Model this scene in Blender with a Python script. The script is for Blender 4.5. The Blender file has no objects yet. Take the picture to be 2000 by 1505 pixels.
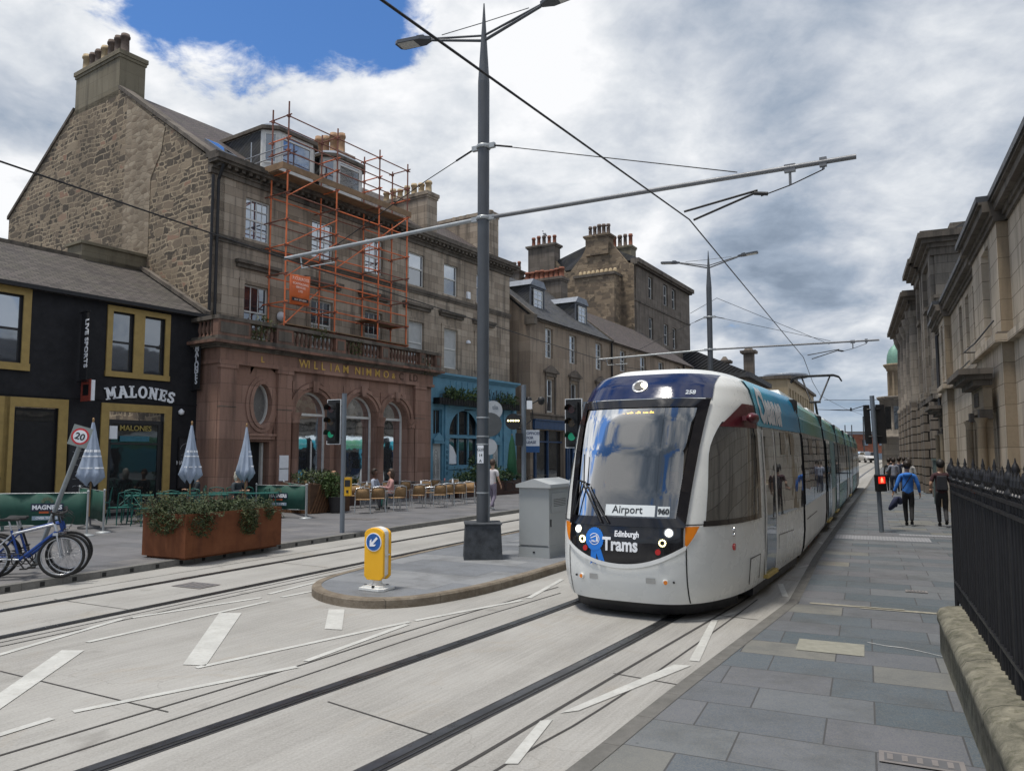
import bpy, math, random
from mathutils import Vector, Matrix
random.seed(7)
R=math.radians
scn=bpy.context.scene; col=scn.collection
# ------------------------------------------------------------ camera
CH=1.93
cam=bpy.data.cameras.new('camera'); co=bpy.data.objects.new('camera',cam); col.objects.link(co)
co.location=(0,0,CH); co.rotation_euler=(R(94.5),0,0)
cam.sensor_width=36; cam.lens=36*1475/2000; cam.shift_y=.0107; cam.clip_end=3000; cam.clip_start=.05
scn.camera=co
# ------------------------------------------------------------ world
SUN_EL,SUN_AZ=74,-118      # azimuth clockwise from +Y
wd=bpy.data.worlds.new('World'); scn.world=wd; wd.use_nodes=True
def sky():
    nt=wd.node_tree; nt.nodes.clear(); n=nt.nodes.new; L=nt.links.new
    out=n('ShaderNodeOutputWorld'); bg=n('ShaderNodeBackground'); L(bg.outputs[0],out.inputs[0])
    sk=n('ShaderNodeTexSky'); sk.sky_type='NISHITA'; sk.sun_disc=False
    sk.sun_elevation=R(SUN_EL); sk.sun_rotation=R(SUN_AZ); sk.air_density=1.0; sk.dust_density=.4; sk.ozone_density=2.5
    def math_(op,a,b=None,c=None,clamp=False):
        m=n('ShaderNodeMath'); m.operation=op; m.use_clamp=clamp
        for i,x in enumerate((a,b,c)):
            if x is None: continue
            if isinstance(x,(int,float)): m.inputs[i].default_value=x
            else: L(x,m.inputs[i])
        return m.outputs[0]
    tc=n('ShaderNodeTexCoord'); sep=n('ShaderNodeSeparateXYZ'); L(tc.outputs['Generated'],sep.inputs[0])
    zz=math_('MAXIMUM',sep.outputs[2],0.0); den=math_('ADD',zz,.30)
    cx=math_('DIVIDE',sep.outputs[0],den); cy=math_('DIVIDE',sep.outputs[1],den)
    cb=n('ShaderNodeCombineXYZ'); L(cx,cb.inputs[0]); L(cy,cb.inputs[1])
    def noise(scale,det,rough,dist,off):
        mp=n('ShaderNodeMapping'); mp.inputs['Location'].default_value=off; L(cb.outputs[0],mp.inputs[0])
        t=n('ShaderNodeTexNoise'); t.inputs['Scale'].default_value=scale; t.inputs['Detail'].default_value=det
        t.inputs['Roughness'].default_value=rough; t.inputs['Distortion'].default_value=dist; L(mp.outputs[0],t.inputs[0]); return t.outputs[0]
    big=noise(1.7,10,.5,.3,(3.1,1.7,0)); sml=noise(4.6,12,.58,.25,(7.2,4.4,0)); lum=noise(2.3,8,.5,.35,(1.3,8.2,2.)); wisp=noise(12,8,.6,.4,(0,3,1))
    def blob(px,py,width,amp,d=None):
        x=(px-1000)/1475; v=-(py-774)/1475; c,s=math.cos(R(4.5)),math.sin(R(4.5))
        d=Vector(d or (x,c-v*s,s+v*c)).normalized()
        vm=n('ShaderNodeVectorMath'); vm.operation='DISTANCE'; L(tc.outputs['Generated'],vm.inputs[0]); vm.inputs[1].default_value=d
        q=math_('DIVIDE',vm.outputs['Value'],width); q=math_('MULTIPLY',q,q); q=math_('MULTIPLY',q,-1.0); q=math_('EXPONENT',q)
        return math_('MULTIPLY',q,amp)
    def addn(*a):
        r=a[0]
        for x in a[1:]: r=math_('ADD',r,x)
        return r
    hm=n('ShaderNodeMapRange'); L(sep.outputs[2],hm.inputs[0]); hm.inputs[1].default_value=.50; hm.inputs[2].default_value=.62  # extra cloud contrast above the view, added for the windscreen to reflect
    def dn(sc,off):
        mp=n('ShaderNodeMapping'); mp.inputs['Location'].default_value=off; L(tc.outputs['Generated'],mp.inputs[0]); t=n('ShaderNodeTexNoise'); t.inputs['Scale'].default_value=sc; t.inputs['Detail'].default_value=9; t.inputs['Roughness'].default_value=.55; L(mp.outputs[0],t.inputs[0]); return math_('MULTIPLY',math_('SUBTRACT',t.outputs[0],.5),hm.outputs[0])
    hi=math_('MULTIPLY',dn(4.5,(1,2,3)),5.0); hi2=math_('MULTIPLY',dn(3.2,(4,1,2)),4.5)
    hb=math_('MULTIPLY',hm.outputs[0],.22)
    dens=addn(math_('MULTIPLY',math_('SUBTRACT',big,.5),1.9),math_('MULTIPLY',math_('SUBTRACT',sml,.5),3.0),math_('MULTIPLY',math_('SUBTRACT',wisp,.5),1.6),hi2,.62,
        blob(290,-5,.08,-.6),blob(490,-15,.115,-.8),blob(740,75,.055,-.75),blob(680,0,.08,-.5),blob(430,-220,.25,-.5),blob(1640,590,.10,-.28),blob(1760,470,.13,.5),blob(150,240,.2,.6),blob(620,230,.1,.5),blob(1200,200,.4,.6),blob(980,60,.1,.5),blob(1500,480,.22,.35),blob(20,200,.12,.4),
        blob(0,0,.30,-.30,(-.93,-.12,.42)),blob(0,0,.22,-.12,(-.72,-.18,.74)),blob(0,0,.25,.8,(-.5,-.5,.7)))  # unseen gaps and cloud behind the camera, added for windscreen reflection
    mask=math_('SMOOTHSTEP',dens,0,1) if False else None
    mr=n('ShaderNodeMapRange'); mr.interpolation_type='SMOOTHSTEP'; L(dens,mr.inputs[0]); mr.inputs[1].default_value=-.02; mr.inputs[2].default_value=.55
    # cloud brightness: noise plus placed patches; unseen ones added for windscreen reflections
    l=addn(math_('MULTIPLY',math_('SUBTRACT',lum,.5),2.5),math_('MULTIPLY',math_('SUBTRACT',sml,.5),1.8),math_('MULTIPLY',math_('SUBTRACT',wisp,.5),.6),hi,.46,
        blob(1060,150,.12,.55),blob(1000,560,.3,.1),blob(1300,300,.16,-.15),blob(1950,150,.22,.08),hb,blob(100,250,.25,.2),blob(620,200,.15,.3),blob(1620,560,.12,-.5),blob(1720,440,.1,.3),blob(1640,690,.2,-.12),
        blob(0,0,.36,-.95,(-.36,-.62,.68)),blob(1780,120,.2,-.12),blob(0,0,.18,.7,(-.78,-.28,.56)),blob(0,0,.15,.6,(-.62,-.30,.73)),blob(1250,120,.14,.25),blob(820,320,.12,-.15))
    l=math_('ADD',math_('MULTIPLY',l,.72),.285)
    cr=n('ShaderNodeValToRGB'); L(l,cr.inputs[0]); e=cr.color_ramp.elements
    e[0].position=.0; e[0].color=(.12,.15,.195,1); e[1].position=1; e[1].color=(.485,.49,.50,1)
    for p,c in ((.25,(.175,.21,.262,1)),(.5,(.27,.295,.335,1)),(.75,(.375,.392,.415,1))):
        x=e.new(p); x.color=c
    sc=n('ShaderNodeVectorMath'); sc.operation='SCALE'; L(sk.outputs[0],sc.inputs[0]); sc.inputs['Scale'].default_value=.06
    vt=n('ShaderNodeVectorMath'); vt.operation='MULTIPLY'; L(sc.outputs[0],vt.inputs[0]); vt.inputs[1].default_value=(.62,.92,1.25)
    mx=n('ShaderNodeMix'); mx.data_type='RGBA'; L(mr.outputs[0],mx.inputs[0]); L(vt.outputs[0],mx.inputs[6]); L(cr.outputs[0],mx.inputs[7])
    # soft horizontal streaks low down
    hz=n('ShaderNodeMapRange'); L(sep.outputs[2],hz.inputs[0]); hz.inputs[1].default_value=0; hz.inputs[2].default_value=.13; hz.inputs[3].default_value=.75; hz.inputs[4].default_value=0
    sm=n('ShaderNodeMapping'); sm.inputs['Scale'].default_value=(1.2,1.2,16); L(tc.outputs['Generated'],sm.inputs[0])
    sn=n('ShaderNodeTexNoise'); sn.inputs['Scale'].default_value=3.2; sn.inputs['Detail'].default_value=7; L(sm.outputs[0],sn.inputs[0])
    sr=n('ShaderNodeValToRGB'); L(sn.outputs[0],sr.inputs[0]); e=sr.color_ramp.elements
    e[0].position=.35; e[0].color=(.155,.215,.29,1); e[1].position=.66; e[1].color=(.35,.385,.41,1)
    m2=n('ShaderNodeMix'); m2.data_type='RGBA'; L(hz.outputs[0],m2.inputs[0]); L(mx.outputs[2],m2.inputs[6]); L(sr.outputs[0],m2.inputs[7])
    L(m2.outputs[2],bg.inputs[0]); bg.inputs[1].default_value=1.0
sky()
sl=bpy.data.lights.new('sun','SUN'); sl.energy=1.8; sl.angle=R(10); sl.color=(1,.95,.87)
so=bpy.data.objects.new('sun',sl); col.objects.link(so)
sd=Vector((math.sin(R(SUN_AZ))*math.cos(R(SUN_EL)),math.cos(R(SUN_AZ))*math.cos(R(SUN_EL)),math.sin(R(SUN_EL))))
so.rotation_euler=sd.to_track_quat('Z','Y').to_euler()
scn.view_settings.view_transform='Standard'; scn.view_settings.look='None'; scn.view_settings.exposure=1.0; scn.view_settings.gamma=1
scn.render.engine='CYCLES'; scn.cycles.max_bounces=6
# ------------------------------------------------------------ pixel helpers (authoring aids)
def ray(px,py):
    x=(px-1000)/1475; v=-(py-773.9)/1475; c,s=math.cos(R(4.5)),math.sin(R(4.5)); return Vector((x,c-v*s,s+v*c))
def G(px,py,z=0.):
    d=ray(px,py); t=(z-CH)/d.z; return Vector((d.x*t,d.y*t,z))
def D(px,py,Y):
    d=ray(px,py); t=Y/d.y; return Vector((d.x*t,Y,CH+d.z*t))
def head(a): return Vector((math.sin(R(a)),math.cos(R(a)),0))
def right(a): return Vector((math.cos(R(a)),-math.sin(R(a)),0))
def gz(y): return min(1.25,max(0,(y-50))*.0172)
# ------------------------------------------------------------ materials
MATS={}
class NT:
    def __init__(s,name):
        s.m=bpy.data.materials.new(name); s.m.use_nodes=True; s.t=s.m.node_tree; s.n=s.t.nodes; s.b=s.n['Principled BSDF']; s.L=s.t.links.new
        s.tc=s.n.new('ShaderNodeTexCoord')
    def lk(s,a,i):
        if isinstance(a,(int,float)): i.default_value=a
        elif isinstance(a,(tuple,list)): i.default_value=tuple(a) if len(a)!=3 or i.type=='VECTOR' else (*a,1)
        else: s.L(a,i)
    def math(s,op,a,b=0.,c=None,clamp=False):
        m=s.n.new('ShaderNodeMath'); m.operation=op; m.use_clamp=clamp; s.lk(a,m.inputs[0]); s.lk(b,m.inputs[1])
        if c is not None: s.lk(c,m.inputs[2])
        return m.outputs[0]
    def map(s,v,scale=(1,1,1),loc=(0,0,0),rot=(0,0,0)):
        m=s.n.new('ShaderNodeMapping'); s.L(v,m.inputs[0]); m.inputs['Scale'].default_value=scale; m.inputs['Location'].default_value=loc; m.inputs['Rotation'].default_value=rot; return m.outputs[0]
    def noise(s,v,scale,det=4,rough=.55,dist=0):
        t=s.n.new('ShaderNodeTexNoise'); s.L(v,t.inputs[0]); t.inputs['Scale'].default_value=scale; t.inputs['Detail'].default_value=det; t.inputs['Roughness'].default_value=rough; t.inputs['Distortion'].default_value=dist; return t.outputs[0]
    def ramp(s,v,stops,interp='LINEAR'):
        r=s.n.new('ShaderNodeValToRGB'); s.L(v,r.inputs[0]); e=r.color_ramp.elements; r.color_ramp.interpolation=interp
        e[0].position=stops[0][0]; e[0].color=(*stops[0][1],1); e[1].position=stops[-1][0]; e[1].color=(*stops[-1][1],1)
        for p,c in stops[1:-1]: x=e.new(p); x.color=(*c,1)
        return r.outputs[0]
    def mix(s,f,a,b,mode='MIX'):
        m=s.n.new('ShaderNodeMix'); m.data_type='RGBA'; m.blend_type=mode; s.lk(f,m.inputs[0]); s.lk(a,m.inputs[6]); s.lk(b,m.inputs[7]); return m.outputs[2]
    def rng(s,v,a,b,c=0.,d=1.):
        m=s.n.new('ShaderNodeMapRange'); s.L(v,m.inputs[0])
        for i,x in enumerate((a,b,c,d)): m.inputs[i+1].default_value=x
        return m.outputs[0]
    def uvw(s,mode='wall'):
        "wall: U=x+y V=z ; floor: U=y V=x"
        sp=s.n.new('ShaderNodeSeparateXYZ'); s.L(s.tc.outputs['Object'],sp.inputs[0]); cb=s.n.new('ShaderNodeCombineXYZ')
        if mode=='wall': s.L(s.math('ADD',sp.outputs[0],sp.outputs[1]),cb.inputs[0]); s.L(sp.outputs[2],cb.inputs[1])
        elif mode=='floor': s.L(sp.outputs[1],cb.inputs[0]); s.L(sp.outputs[0],cb.inputs[1])
        elif mode=='roof': s.L(sp.outputs[0],cb.inputs[0]); s.L(s.math('ADD',sp.outputs[2],s.math('MULTIPLY',sp.outputs[1],.6)),cb.inputs[1])
        return cb.outputs[0]
    def brick(s,v,c1,c2,mo,bw,rh,ms,off=.5,smooth=.1,bias=0.):
        t=s.n.new('ShaderNodeTexBrick'); s.L(v,t.inputs[0]); s.lk(c1,t.inputs['Color1']); s.lk(c2,t.inputs['Color2']); s.lk(mo,t.inputs['Mortar'])
        t.inputs['Scale'].default_value=1; t.inputs['Brick Width'].default_value=bw; t.inputs['Row Height'].default_value=rh; t.inputs['Mortar Size'].default_value=ms; t.inputs['Mortar Smooth'].default_value=smooth; t.inputs['Bias'].default_value=bias; t.offset=off
        return t.outputs[0],t.outputs[1]
    def bump(s,h,st=.3,dist=.02):
        b=s.n.new('ShaderNodeBump'); s.L(h,b.inputs['Height']); b.inputs['Strength'].default_value=st; b.inputs['Distance'].default_value=dist; s.L(b.outputs[0],s.b.inputs['Normal'])
    def fin(s,c,rough=.8,metal=0.,spec=.5):
        s.lk(c,s.b.inputs['Base Color']); s.lk(rough,s.b.inputs['Roughness']); s.lk(metal,s.b.inputs['Metallic']); s.b.inputs['Specular IOR Level'].default_value=spec; return s.m
def plain(name,c,rough=.6,metal=0.,var=.12,scale=6,spec=.5,bump=0):
    if name in MATS: return MATS[name]
    t=NT(name); o=t.tc.outputs['Object']; n=t.noise(o,scale,5,.6)
    a=tuple(min(1,x*(1+var)) for x in c); b=tuple(x*(1-var) for x in c)
    cc=t.ramp(n,[(.3,b),(.7,a)]); rr=t.rng(t.noise(o,scale*2.3,3),.3,.7,max(.02,rough-.08),min(1,rough+.08))
    if bump: t.bump(t.noise(o,scale*8,4),bump,.01)
    MATS[name]=t.fin(cc,rr,metal,spec); return MATS[name]
def emit(name,c,st):
    if name in MATS: return MATS[name]
    t=NT(name); t.b.inputs['Emission Color'].default_value=(*c,1); t.b.inputs['Emission Strength'].default_value=st; t.fin(tuple(c),.4); MATS[name]=t.m; return t.m
def ashlar(name,cols,mortar,bw,rh,ms=.008,grime=.5,dirt=(.09,.075,.06),off=.5,streak=True,bump=.25):
    t=NT(name); uv=t.uvw(); g,f=t.brick(uv,(0,0,0),(1,1,1),(.5,.5,.5),bw,rh,ms,off)
    c=t.ramp(g,[(0,cols[0]),(.5,cols[1]),(1,cols[2])]); o=t.tc.outputs['Object']
    c=t.mix(t.rng(t.noise(o,.9,6,.6),.35,.7,0,.45),c,tuple(x*.62 for x in cols[1]))
    c=t.mix(t.rng(t.noise(o,14,4,.7),.3,.75,0,.35),c,tuple(x*1.25 for x in cols[1]))
    if streak:
        st=t.noise(t.map(o,(2.2,2.2,.22)),1.3,7,.62); c=t.mix(t.rng(st,.48,.72,0,grime),c,dirt)
    c=t.mix(f,c,mortar); t.bump(t.math('SUBTRACT',t.math('MULTIPLY',t.noise(o,22,4),.5),f),bump,.02)
    MATS[name]=t.fin(c,.88,0,.3); return t.m
def rubble(name,ramp,mortar,sx=3.2,sz=6.0,edge=.07,patch=None):
    t=NT(name); uv=t.uvw(); o=t.tc.outputs['Object']
    wob=t.n.new('ShaderNodeVectorMath'); wob.operation='ADD'; nz=t.n.new('ShaderNodeTexNoise'); t.L(uv,nz.inputs[0]); nz.inputs['Scale'].default_value=1.7; nz.inputs['Detail'].default_value=3
    sc=t.n.new('ShaderNodeVectorMath'); sc.operation='SCALE'; t.L(nz.outputs[1],sc.inputs[0]); sc.inputs['Scale'].default_value=.22; t.L(uv,wob.inputs[0]); t.L(sc.outputs[0],wob.inputs[1])
    v=t.map(wob.outputs[0],(sx,sz,1))
    a=t.n.new('ShaderNodeTexVoronoi'); a.voronoi_dimensions='2D'; t.L(v,a.inputs[0]); a.inputs['Scale'].default_value=1; a.inputs['Randomness'].default_value=.85
    b=t.n.new('ShaderNodeTexVoronoi'); b.voronoi_dimensions='2D'; b.feature='DISTANCE_TO_EDGE'; t.L(v,b.inputs[0]); b.inputs['Scale'].default_value=1; b.inputs['Randomness'].default_value=.85
    sp=t.n.new('ShaderNodeSeparateXYZ'); t.L(a.outputs['Color'],sp.inputs[0]); c=t.ramp(sp.outputs[0],ramp)
    c=t.mix(t.rng(t.noise(o,18,4,.7),.3,.75,0,.4),c,ramp[len(ramp)//2][1])
    e=t.math('ADD',b.outputs['Distance'],t.math('MULTIPLY',t.math('SUBTRACT',t.noise(o,16,4),.5),.14))
    mk=t.rng(e,edge,edge+.09,1,0); mc=t.mix(t.rng(t.noise(o,.6,4),.35,.65),mortar,tuple(x*.62 for x in mortar))
    c=t.mix(mk,c,mc); c=t.mix(t.rng(t.noise(t.map(o,(1,1,.3)),.5,6),.45,.75,0,.5),c,(.08,.065,.05))
    t.bump(t.math('MINIMUM',e,.2),.5,.04); MATS[name]=t.fin(c,.92,0,.2); return t.m
def coursed(name,ramp,mortar,bw=.42,rh=.19,ms=.03,warp=.10):
    t=NT(name); uv=t.uvw(); o=t.tc.outputs['Object']
    def nv(sc,am,det=3):
        nz=t.n.new('ShaderNodeTexNoise'); t.L(uv,nz.inputs[0]); nz.inputs['Scale'].default_value=sc; nz.inputs['Detail'].default_value=det
        a=t.n.new('ShaderNodeVectorMath'); a.operation='SUBTRACT'; t.L(nz.outputs[1],a.inputs[0]); a.inputs[1].default_value=(.5,.5,.5)
        b=t.n.new('ShaderNodeVectorMath'); b.operation='MULTIPLY'; t.L(a.outputs[0],b.inputs[0]); b.inputs[1].default_value=am; return b.outputs[0]
    ad=t.n.new('ShaderNodeVectorMath'); t.L(uv,ad.inputs[0]); t.L(nv(.55,(1.6,.5,0)),ad.inputs[1]); a2=t.n.new('ShaderNodeVectorMath'); t.L(ad.outputs[0],a2.inputs[0]); t.L(nv(4.2,(warp*2.4,warp*1.3,0),4),a2.inputs[1])
    def bk(w,r,off,sq,fr):
        q=t.n.new('ShaderNodeTexBrick'); t.L(a2.outputs[0],q.inputs[0]); q.inputs['Color1'].default_value=(0,0,0,1); q.inputs['Color2'].default_value=(1,1,1,1); q.inputs['Mortar'].default_value=(.5,.5,.5,1); q.inputs['Scale'].default_value=1
        q.inputs['Brick Width'].default_value=w; q.inputs['Row Height'].default_value=r; q.inputs['Mortar Size'].default_value=ms; q.inputs['Mortar Smooth'].default_value=.7; q.offset=off; q.squash=sq; q.squash_frequency=fr; return q.outputs[0],q.outputs[1]
    g1,f1=bk(bw,rh,.43,.62,3); g2,f2=bk(bw*1.45,rh*1.7,.37,1.3,2)
    pick=t.rng(t.noise(uv,.9,2),.52,.54); g=t.mix(pick,g1,g2); f=t.mix(pick,f1,f2)
    c=t.ramp(g,ramp); c=t.mix(t.rng(t.noise(o,15,5,.7),.3,.75,0,.5),c,ramp[len(ramp)//2][1])
    mk=t.rng(t.math('ADD',f,t.math('MULTIPLY',t.math('SUBTRACT',t.noise(o,13,5,.7),.5),.9)),.35,.62); mc=t.mix(t.rng(t.noise(o,.6,4),.35,.65),mortar,tuple(x*.66 for x in mortar))
    c=t.mix(mk,c,mc); c=t.mix(t.rng(t.noise(t.map(o,(1,1,.3)),.5,6),.45,.75,0,.45),c,(.08,.065,.05)); t.bump(t.math('SUBTRACT',t.math('MULTIPLY',t.noise(o,9,5,.7),.5),mk),.55,.03)
    MATS[name]=t.fin(c,.92,0,.2); return t.m
def slates(name,c1,c2,bw=.28,rh=.16):
    t=NT(name); uv=t.uvw('roof'); g,f=t.brick(uv,(0,0,0),(1,1,1),(0,0,0),bw,rh,.012,.5); o=t.tc.outputs['Object']
    c=t.ramp(g,[(0,c1),(1,c2)]); c=t.mix(t.rng(t.noise(o,1.4,6),.4,.75,0,.5),c,(.10,.095,.07)); c=t.mix(f,c,(.02,.02,.022))
    t.bump(t.math('SUBTRACT',g,f),.4,.02); MATS[name]=t.fin(c,.75,0,.3); return t.m
def glass(name,base=(.012,.015,.02),rough=.03,refl=.16):
    t=NT(name); t.fin(base,.5,0,.2); g=t.n.new('ShaderNodeBsdfGlossy'); g.inputs['Roughness'].default_value=rough; g.inputs[0].default_value=(.85,.92,1,1)
    fr=t.n.new('ShaderNodeFresnel'); fr.inputs[0].default_value=1.6; nz=t.noise(t.tc.outputs['Object'],1.3,2); b=t.n.new('ShaderNodeBump'); t.L(nz,b.inputs['Height']); b.inputs['Strength'].default_value=.12; b.inputs['Distance'].default_value=.03; t.L(b.outputs[0],g.inputs['Normal'])
    mx=t.n.new('ShaderNodeMixShader'); f=t.math('ADD',fr.outputs[0],refl,clamp=True); t.L(f,mx.inputs[0]); t.L(t.b.outputs[0],mx.inputs[1]); t.L(g.outputs[0],mx.inputs[2]); t.L(mx.outputs[0],t.n['Material Output'].inputs[0]); MATS[name]=t.m; return t.m
def seeglass(name,tint=(.35,.4,.42),refl=.1):
    t=NT(name); tr=t.n.new('ShaderNodeBsdfTransparent'); tr.inputs[0].default_value=(*tint,1); g=t.n.new('ShaderNodeBsdfGlossy'); g.inputs['Roughness'].default_value=.015
    fr=t.n.new('ShaderNodeFresnel'); fr.inputs[0].default_value=1.55; f=t.math('ADD',fr.outputs[0],refl,clamp=True)
    mx=t.n.new('ShaderNodeMixShader'); t.L(f,mx.inputs[0]); t.L(tr.outputs[0],mx.inputs[1]); t.L(g.outputs[0],mx.inputs[2]); t.L(mx.outputs[0],t.n['Material Output'].inputs[0]); MATS[name]=t.m; return t.m
def leafmat(name,cols):
    t=NT(name); g=t.n.new('ShaderNodeNewGeometry'); c=t.ramp(g.outputs['Random Per Island'],[(i/(len(cols)-1),c) for i,c in enumerate(cols)])
    c=t.mix(t.rng(t.noise(t.tc.outputs['Object'],4,3),.35,.65,0,.5),c,cols[0]); t.b.inputs['Subsurface Weight'].default_value=0; MATS[name]=t.fin(c,.6,0,.3); return t.m
# ------------------------------------------------------------ mesh builder
class MB:
    def __init__(s): s.v=[]; s.f=[]; s.m=[]; s.sm=[]
    def add(s,vs,fs,mi=0,sm=False,M=None):
        o=len(s.v); s.v+= [tuple(M@Vector(p)) if M else tuple(p) for p in vs]
        for f in fs: s.f.append([i+o for i in f]); s.m.append(mi); s.sm.append(sm)
        return s
    def box(s,x0,x1,y0,y1,z0,z1,mi=0,M=None):
        vs=[(x,y,z) for z in (z0,z1) for y in (y0,y1) for x in (x0,x1)]
        return s.add(vs,[(0,2,3,1),(4,5,7,6),(0,1,5,4),(2,6,7,3),(0,4,6,2),(1,3,7,5)],mi,False,M)
    def tbox(s,x0,x1,y0,y1,z0,z1,t,mi=0,M=None):
        "box whose top is inset by t on every side"
        vs=[(x0,y0,z0),(x1,y0,z0),(x0,y1,z0),(x1,y1,z0),(x0+t,y0+t,z1),(x1-t,y0+t,z1),(x0+t,y1-t,z1),(x1-t,y1-t,z1)]
        return s.add(vs,[(0,2,3,1),(4,5,7,6),(0,1,5,4),(2,6,7,3),(0,4,6,2),(1,3,7,5)],mi,False,M)
    def tube(s,p0,p1,r0,r1=None,n=10,mi=0,sm=True,cap=True):
        p0=Vector(p0); p1=Vector(p1); r1=r0 if r1 is None else r1; d=(p1-p0)
        if d.length<1e-6: return s
        d.normalize(); a=d.orthogonal().normalized(); b=d.cross(a); vs=[]
        for p,r in ((p0,r0),(p1,r1)):
            for i in range(n):
                t=2*math.pi*i/n; vs.append(p+a*math.cos(t)*r+b*math.sin(t)*r)
        s.add(vs,[(i,(i+1)%n,n+(i+1)%n,n+i) for i in range(n)],mi,sm)
        if cap: s.add(vs,[tuple(range(n-1,-1,-1)),tuple(range(n,2*n))],mi,False)
        return s
    def path(s,pts,r,n=6,mi=0):
        for a,b in zip(pts,pts[1:]): s.tube(a,b,r,None,n,mi)
        return s
    def prism(s,pts,a,b,axis='y',mi=0,M=None):
        "extrude 2D polygon; axis y: pts=(x,z); axis x: pts=(y,z); axis z: pts=(x,y)"
        f={'y':lambda p,t:(p[0],t,p[1]),'x':lambda p,t:(t,p[0],p[1]),'z':lambda p,t:(p[0],p[1],t)}[axis]
        n=len(pts); vs=[f(p,a) for p in pts]+[f(p,b) for p in pts]
        return s.add(vs,[tuple(range(n)),tuple(range(2*n-1,n-1,-1))]+[(i,n+i,n+(i+1)%n,(i+1)%n) for i in range(n)],mi,False,M)
    def lathe(s,prof,cx=0,cy=0,n=16,mi=0,M=None,sm=True):
        vs=[];k=len(prof)
        for r,z in prof:
            for i in range(n): t=2*math.pi*i/n; vs.append((cx+r*math.cos(t),cy+r*math.sin(t),z))
        fs=[(j*n+i,j*n+(i+1)%n,(j+1)*n+(i+1)%n,(j+1)*n+i) for j in range(k-1) for i in range(n)]
        s.add(vs,fs,mi,sm,M); s.add(vs,[tuple(range(n-1,-1,-1)),tuple(range((k-1)*n,k*n))],mi,False,M); return s
    def disc(s,c,nrm,r,th=.01,n=24,mi=0):
        c=Vector(c); nrm=Vector(nrm).normalized(); return s.tube(c,c+nrm*th,r,r,n,mi,False)
    def quad(s,a,b,c,d,mi=0,M=None): return s.add([a,b,c,d],[(0,1,2,3)],mi,False,M)
    def build(s,name,mats,parent=None,bevel=0,smooth=None,loc=None,rotz=None):
        me=bpy.data.meshes.new(name); me.from_pydata(s.v,[],s.f)
        if not isinstance(mats,(list,tuple)): mats=[mats]
        for m in mats: me.materials.append(m)
        me.polygons.foreach_set('material_index',s.m); me.polygons.foreach_set('use_smooth',s.sm if smooth is None else [smooth]*len(s.f))
        me.update(); o=bpy.data.objects.new(name,me); col.objects.link(o)
        if parent: o.parent=parent
        if loc is not None: o.location=loc
        if rotz is not None: o.rotation_euler=(0,0,rotz)
        if bevel:
            w=o.modifiers.new('weld','WELD'); w.merge_threshold=.0005
            b=o.modifiers.new('bevel','BEVEL'); b.width=bevel; b.segments=2; b.limit_method='ANGLE'; b.angle_limit=R(40)
        return o
def tag(o,label=None,cat=None,group=None,kind=None):
    if label: o['label']=label
    if cat: o['category']=cat
    if group: o['group']=group
    if kind: o['kind']=kind
    return o
def thing(name,label,cat,loc=(0,0,0),rotz=0,group=None):
    o=bpy.data.objects.new(name,None); col.objects.link(o); o.location=loc; o.rotation_euler=(0,0,rotz); o.empty_display_size=.2
    return tag(o,label,cat,group)
def dup(root,loc,rotz,label=None):
    def cp(o,par):
        c=o.copy(); col.objects.link(c)
        if par: c.parent=par
        for ch in [x for x in KIDS.get(o.name,())]: cp(ch,c)
        return c
    KIDS={}
    def walk(o):
        KIDS[o.name]=list(o.children)
        for x in o.children: walk(x)
    walk(root)
    r=cp(root,None); r.location=loc; r.rotation_euler=(0,0,rotz)
    if label: r['label']=label
    return r
def struct(name,mb,mat,**k): return tag(mb.build(name,mat,**k),kind='structure')
def text(name,s,size,M,mat,parent,ext=.01,bold=0.,align='CENTER',sx=1.,space=1.):
    cu=bpy.data.curves.new(name,'FONT'); cu.body=s; cu.size=size; cu.extrude=ext; cu.offset=bold; cu.align_x=align; cu.space_character=space; cu.resolution_u=3
    t=bpy.data.objects.new(name+'_tmp',cu); col.objects.link(t); bpy.context.view_layer.update()
    me=bpy.data.meshes.new_from_object(t.evaluated_get(bpy.context.evaluated_depsgraph_get())); bpy.data.objects.remove(t); bpy.data.curves.remove(cu)
    me.transform(Matrix.Diagonal((sx,1,1,1))); me.transform(M); me.materials.clear(); me.materials.append(mat); me.name=name
    o=bpy.data.objects.new(name,me); col.objects.link(o); o.parent=parent; return o
def upM(x,y,z,rz=0.,flip=False):
    "text standing upright, reading along local +x rotated rz, facing -y"
    return Matrix.Translation((x,y,z))@Matrix.Rotation(rz,4,'Z')@Matrix.Rotation(R(90),4,'X')
def leaves(mb,c,rad,n,size,mi=0,flat=.0,up=.3):
    for _ in range(n):
        while True:
            p=Vector((random.uniform(-1,1),random.uniform(-1,1),random.uniform(-1,1)))
            if p.length<=1: break
        p=Vector((c[0]+p.x*rad[0],c[1]+p.y*rad[1],c[2]+p.z*rad[2])); a=Vector((random.gauss(0,1),random.gauss(0,1),random.gauss(0,1)+up)).normalized(); b=a.orthogonal().normalized()
        b=(Matrix.Rotation(random.uniform(0,6.28),3,a)@b); s=size*random.uniform(.6,1.4)
        mb.add([p-b*s*.28,p+a*s*.5-b*s*.1+b*.0,p+a*s,p+b*s*.28+a*s*.35],[(0,1,2,3)],mi)
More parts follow.
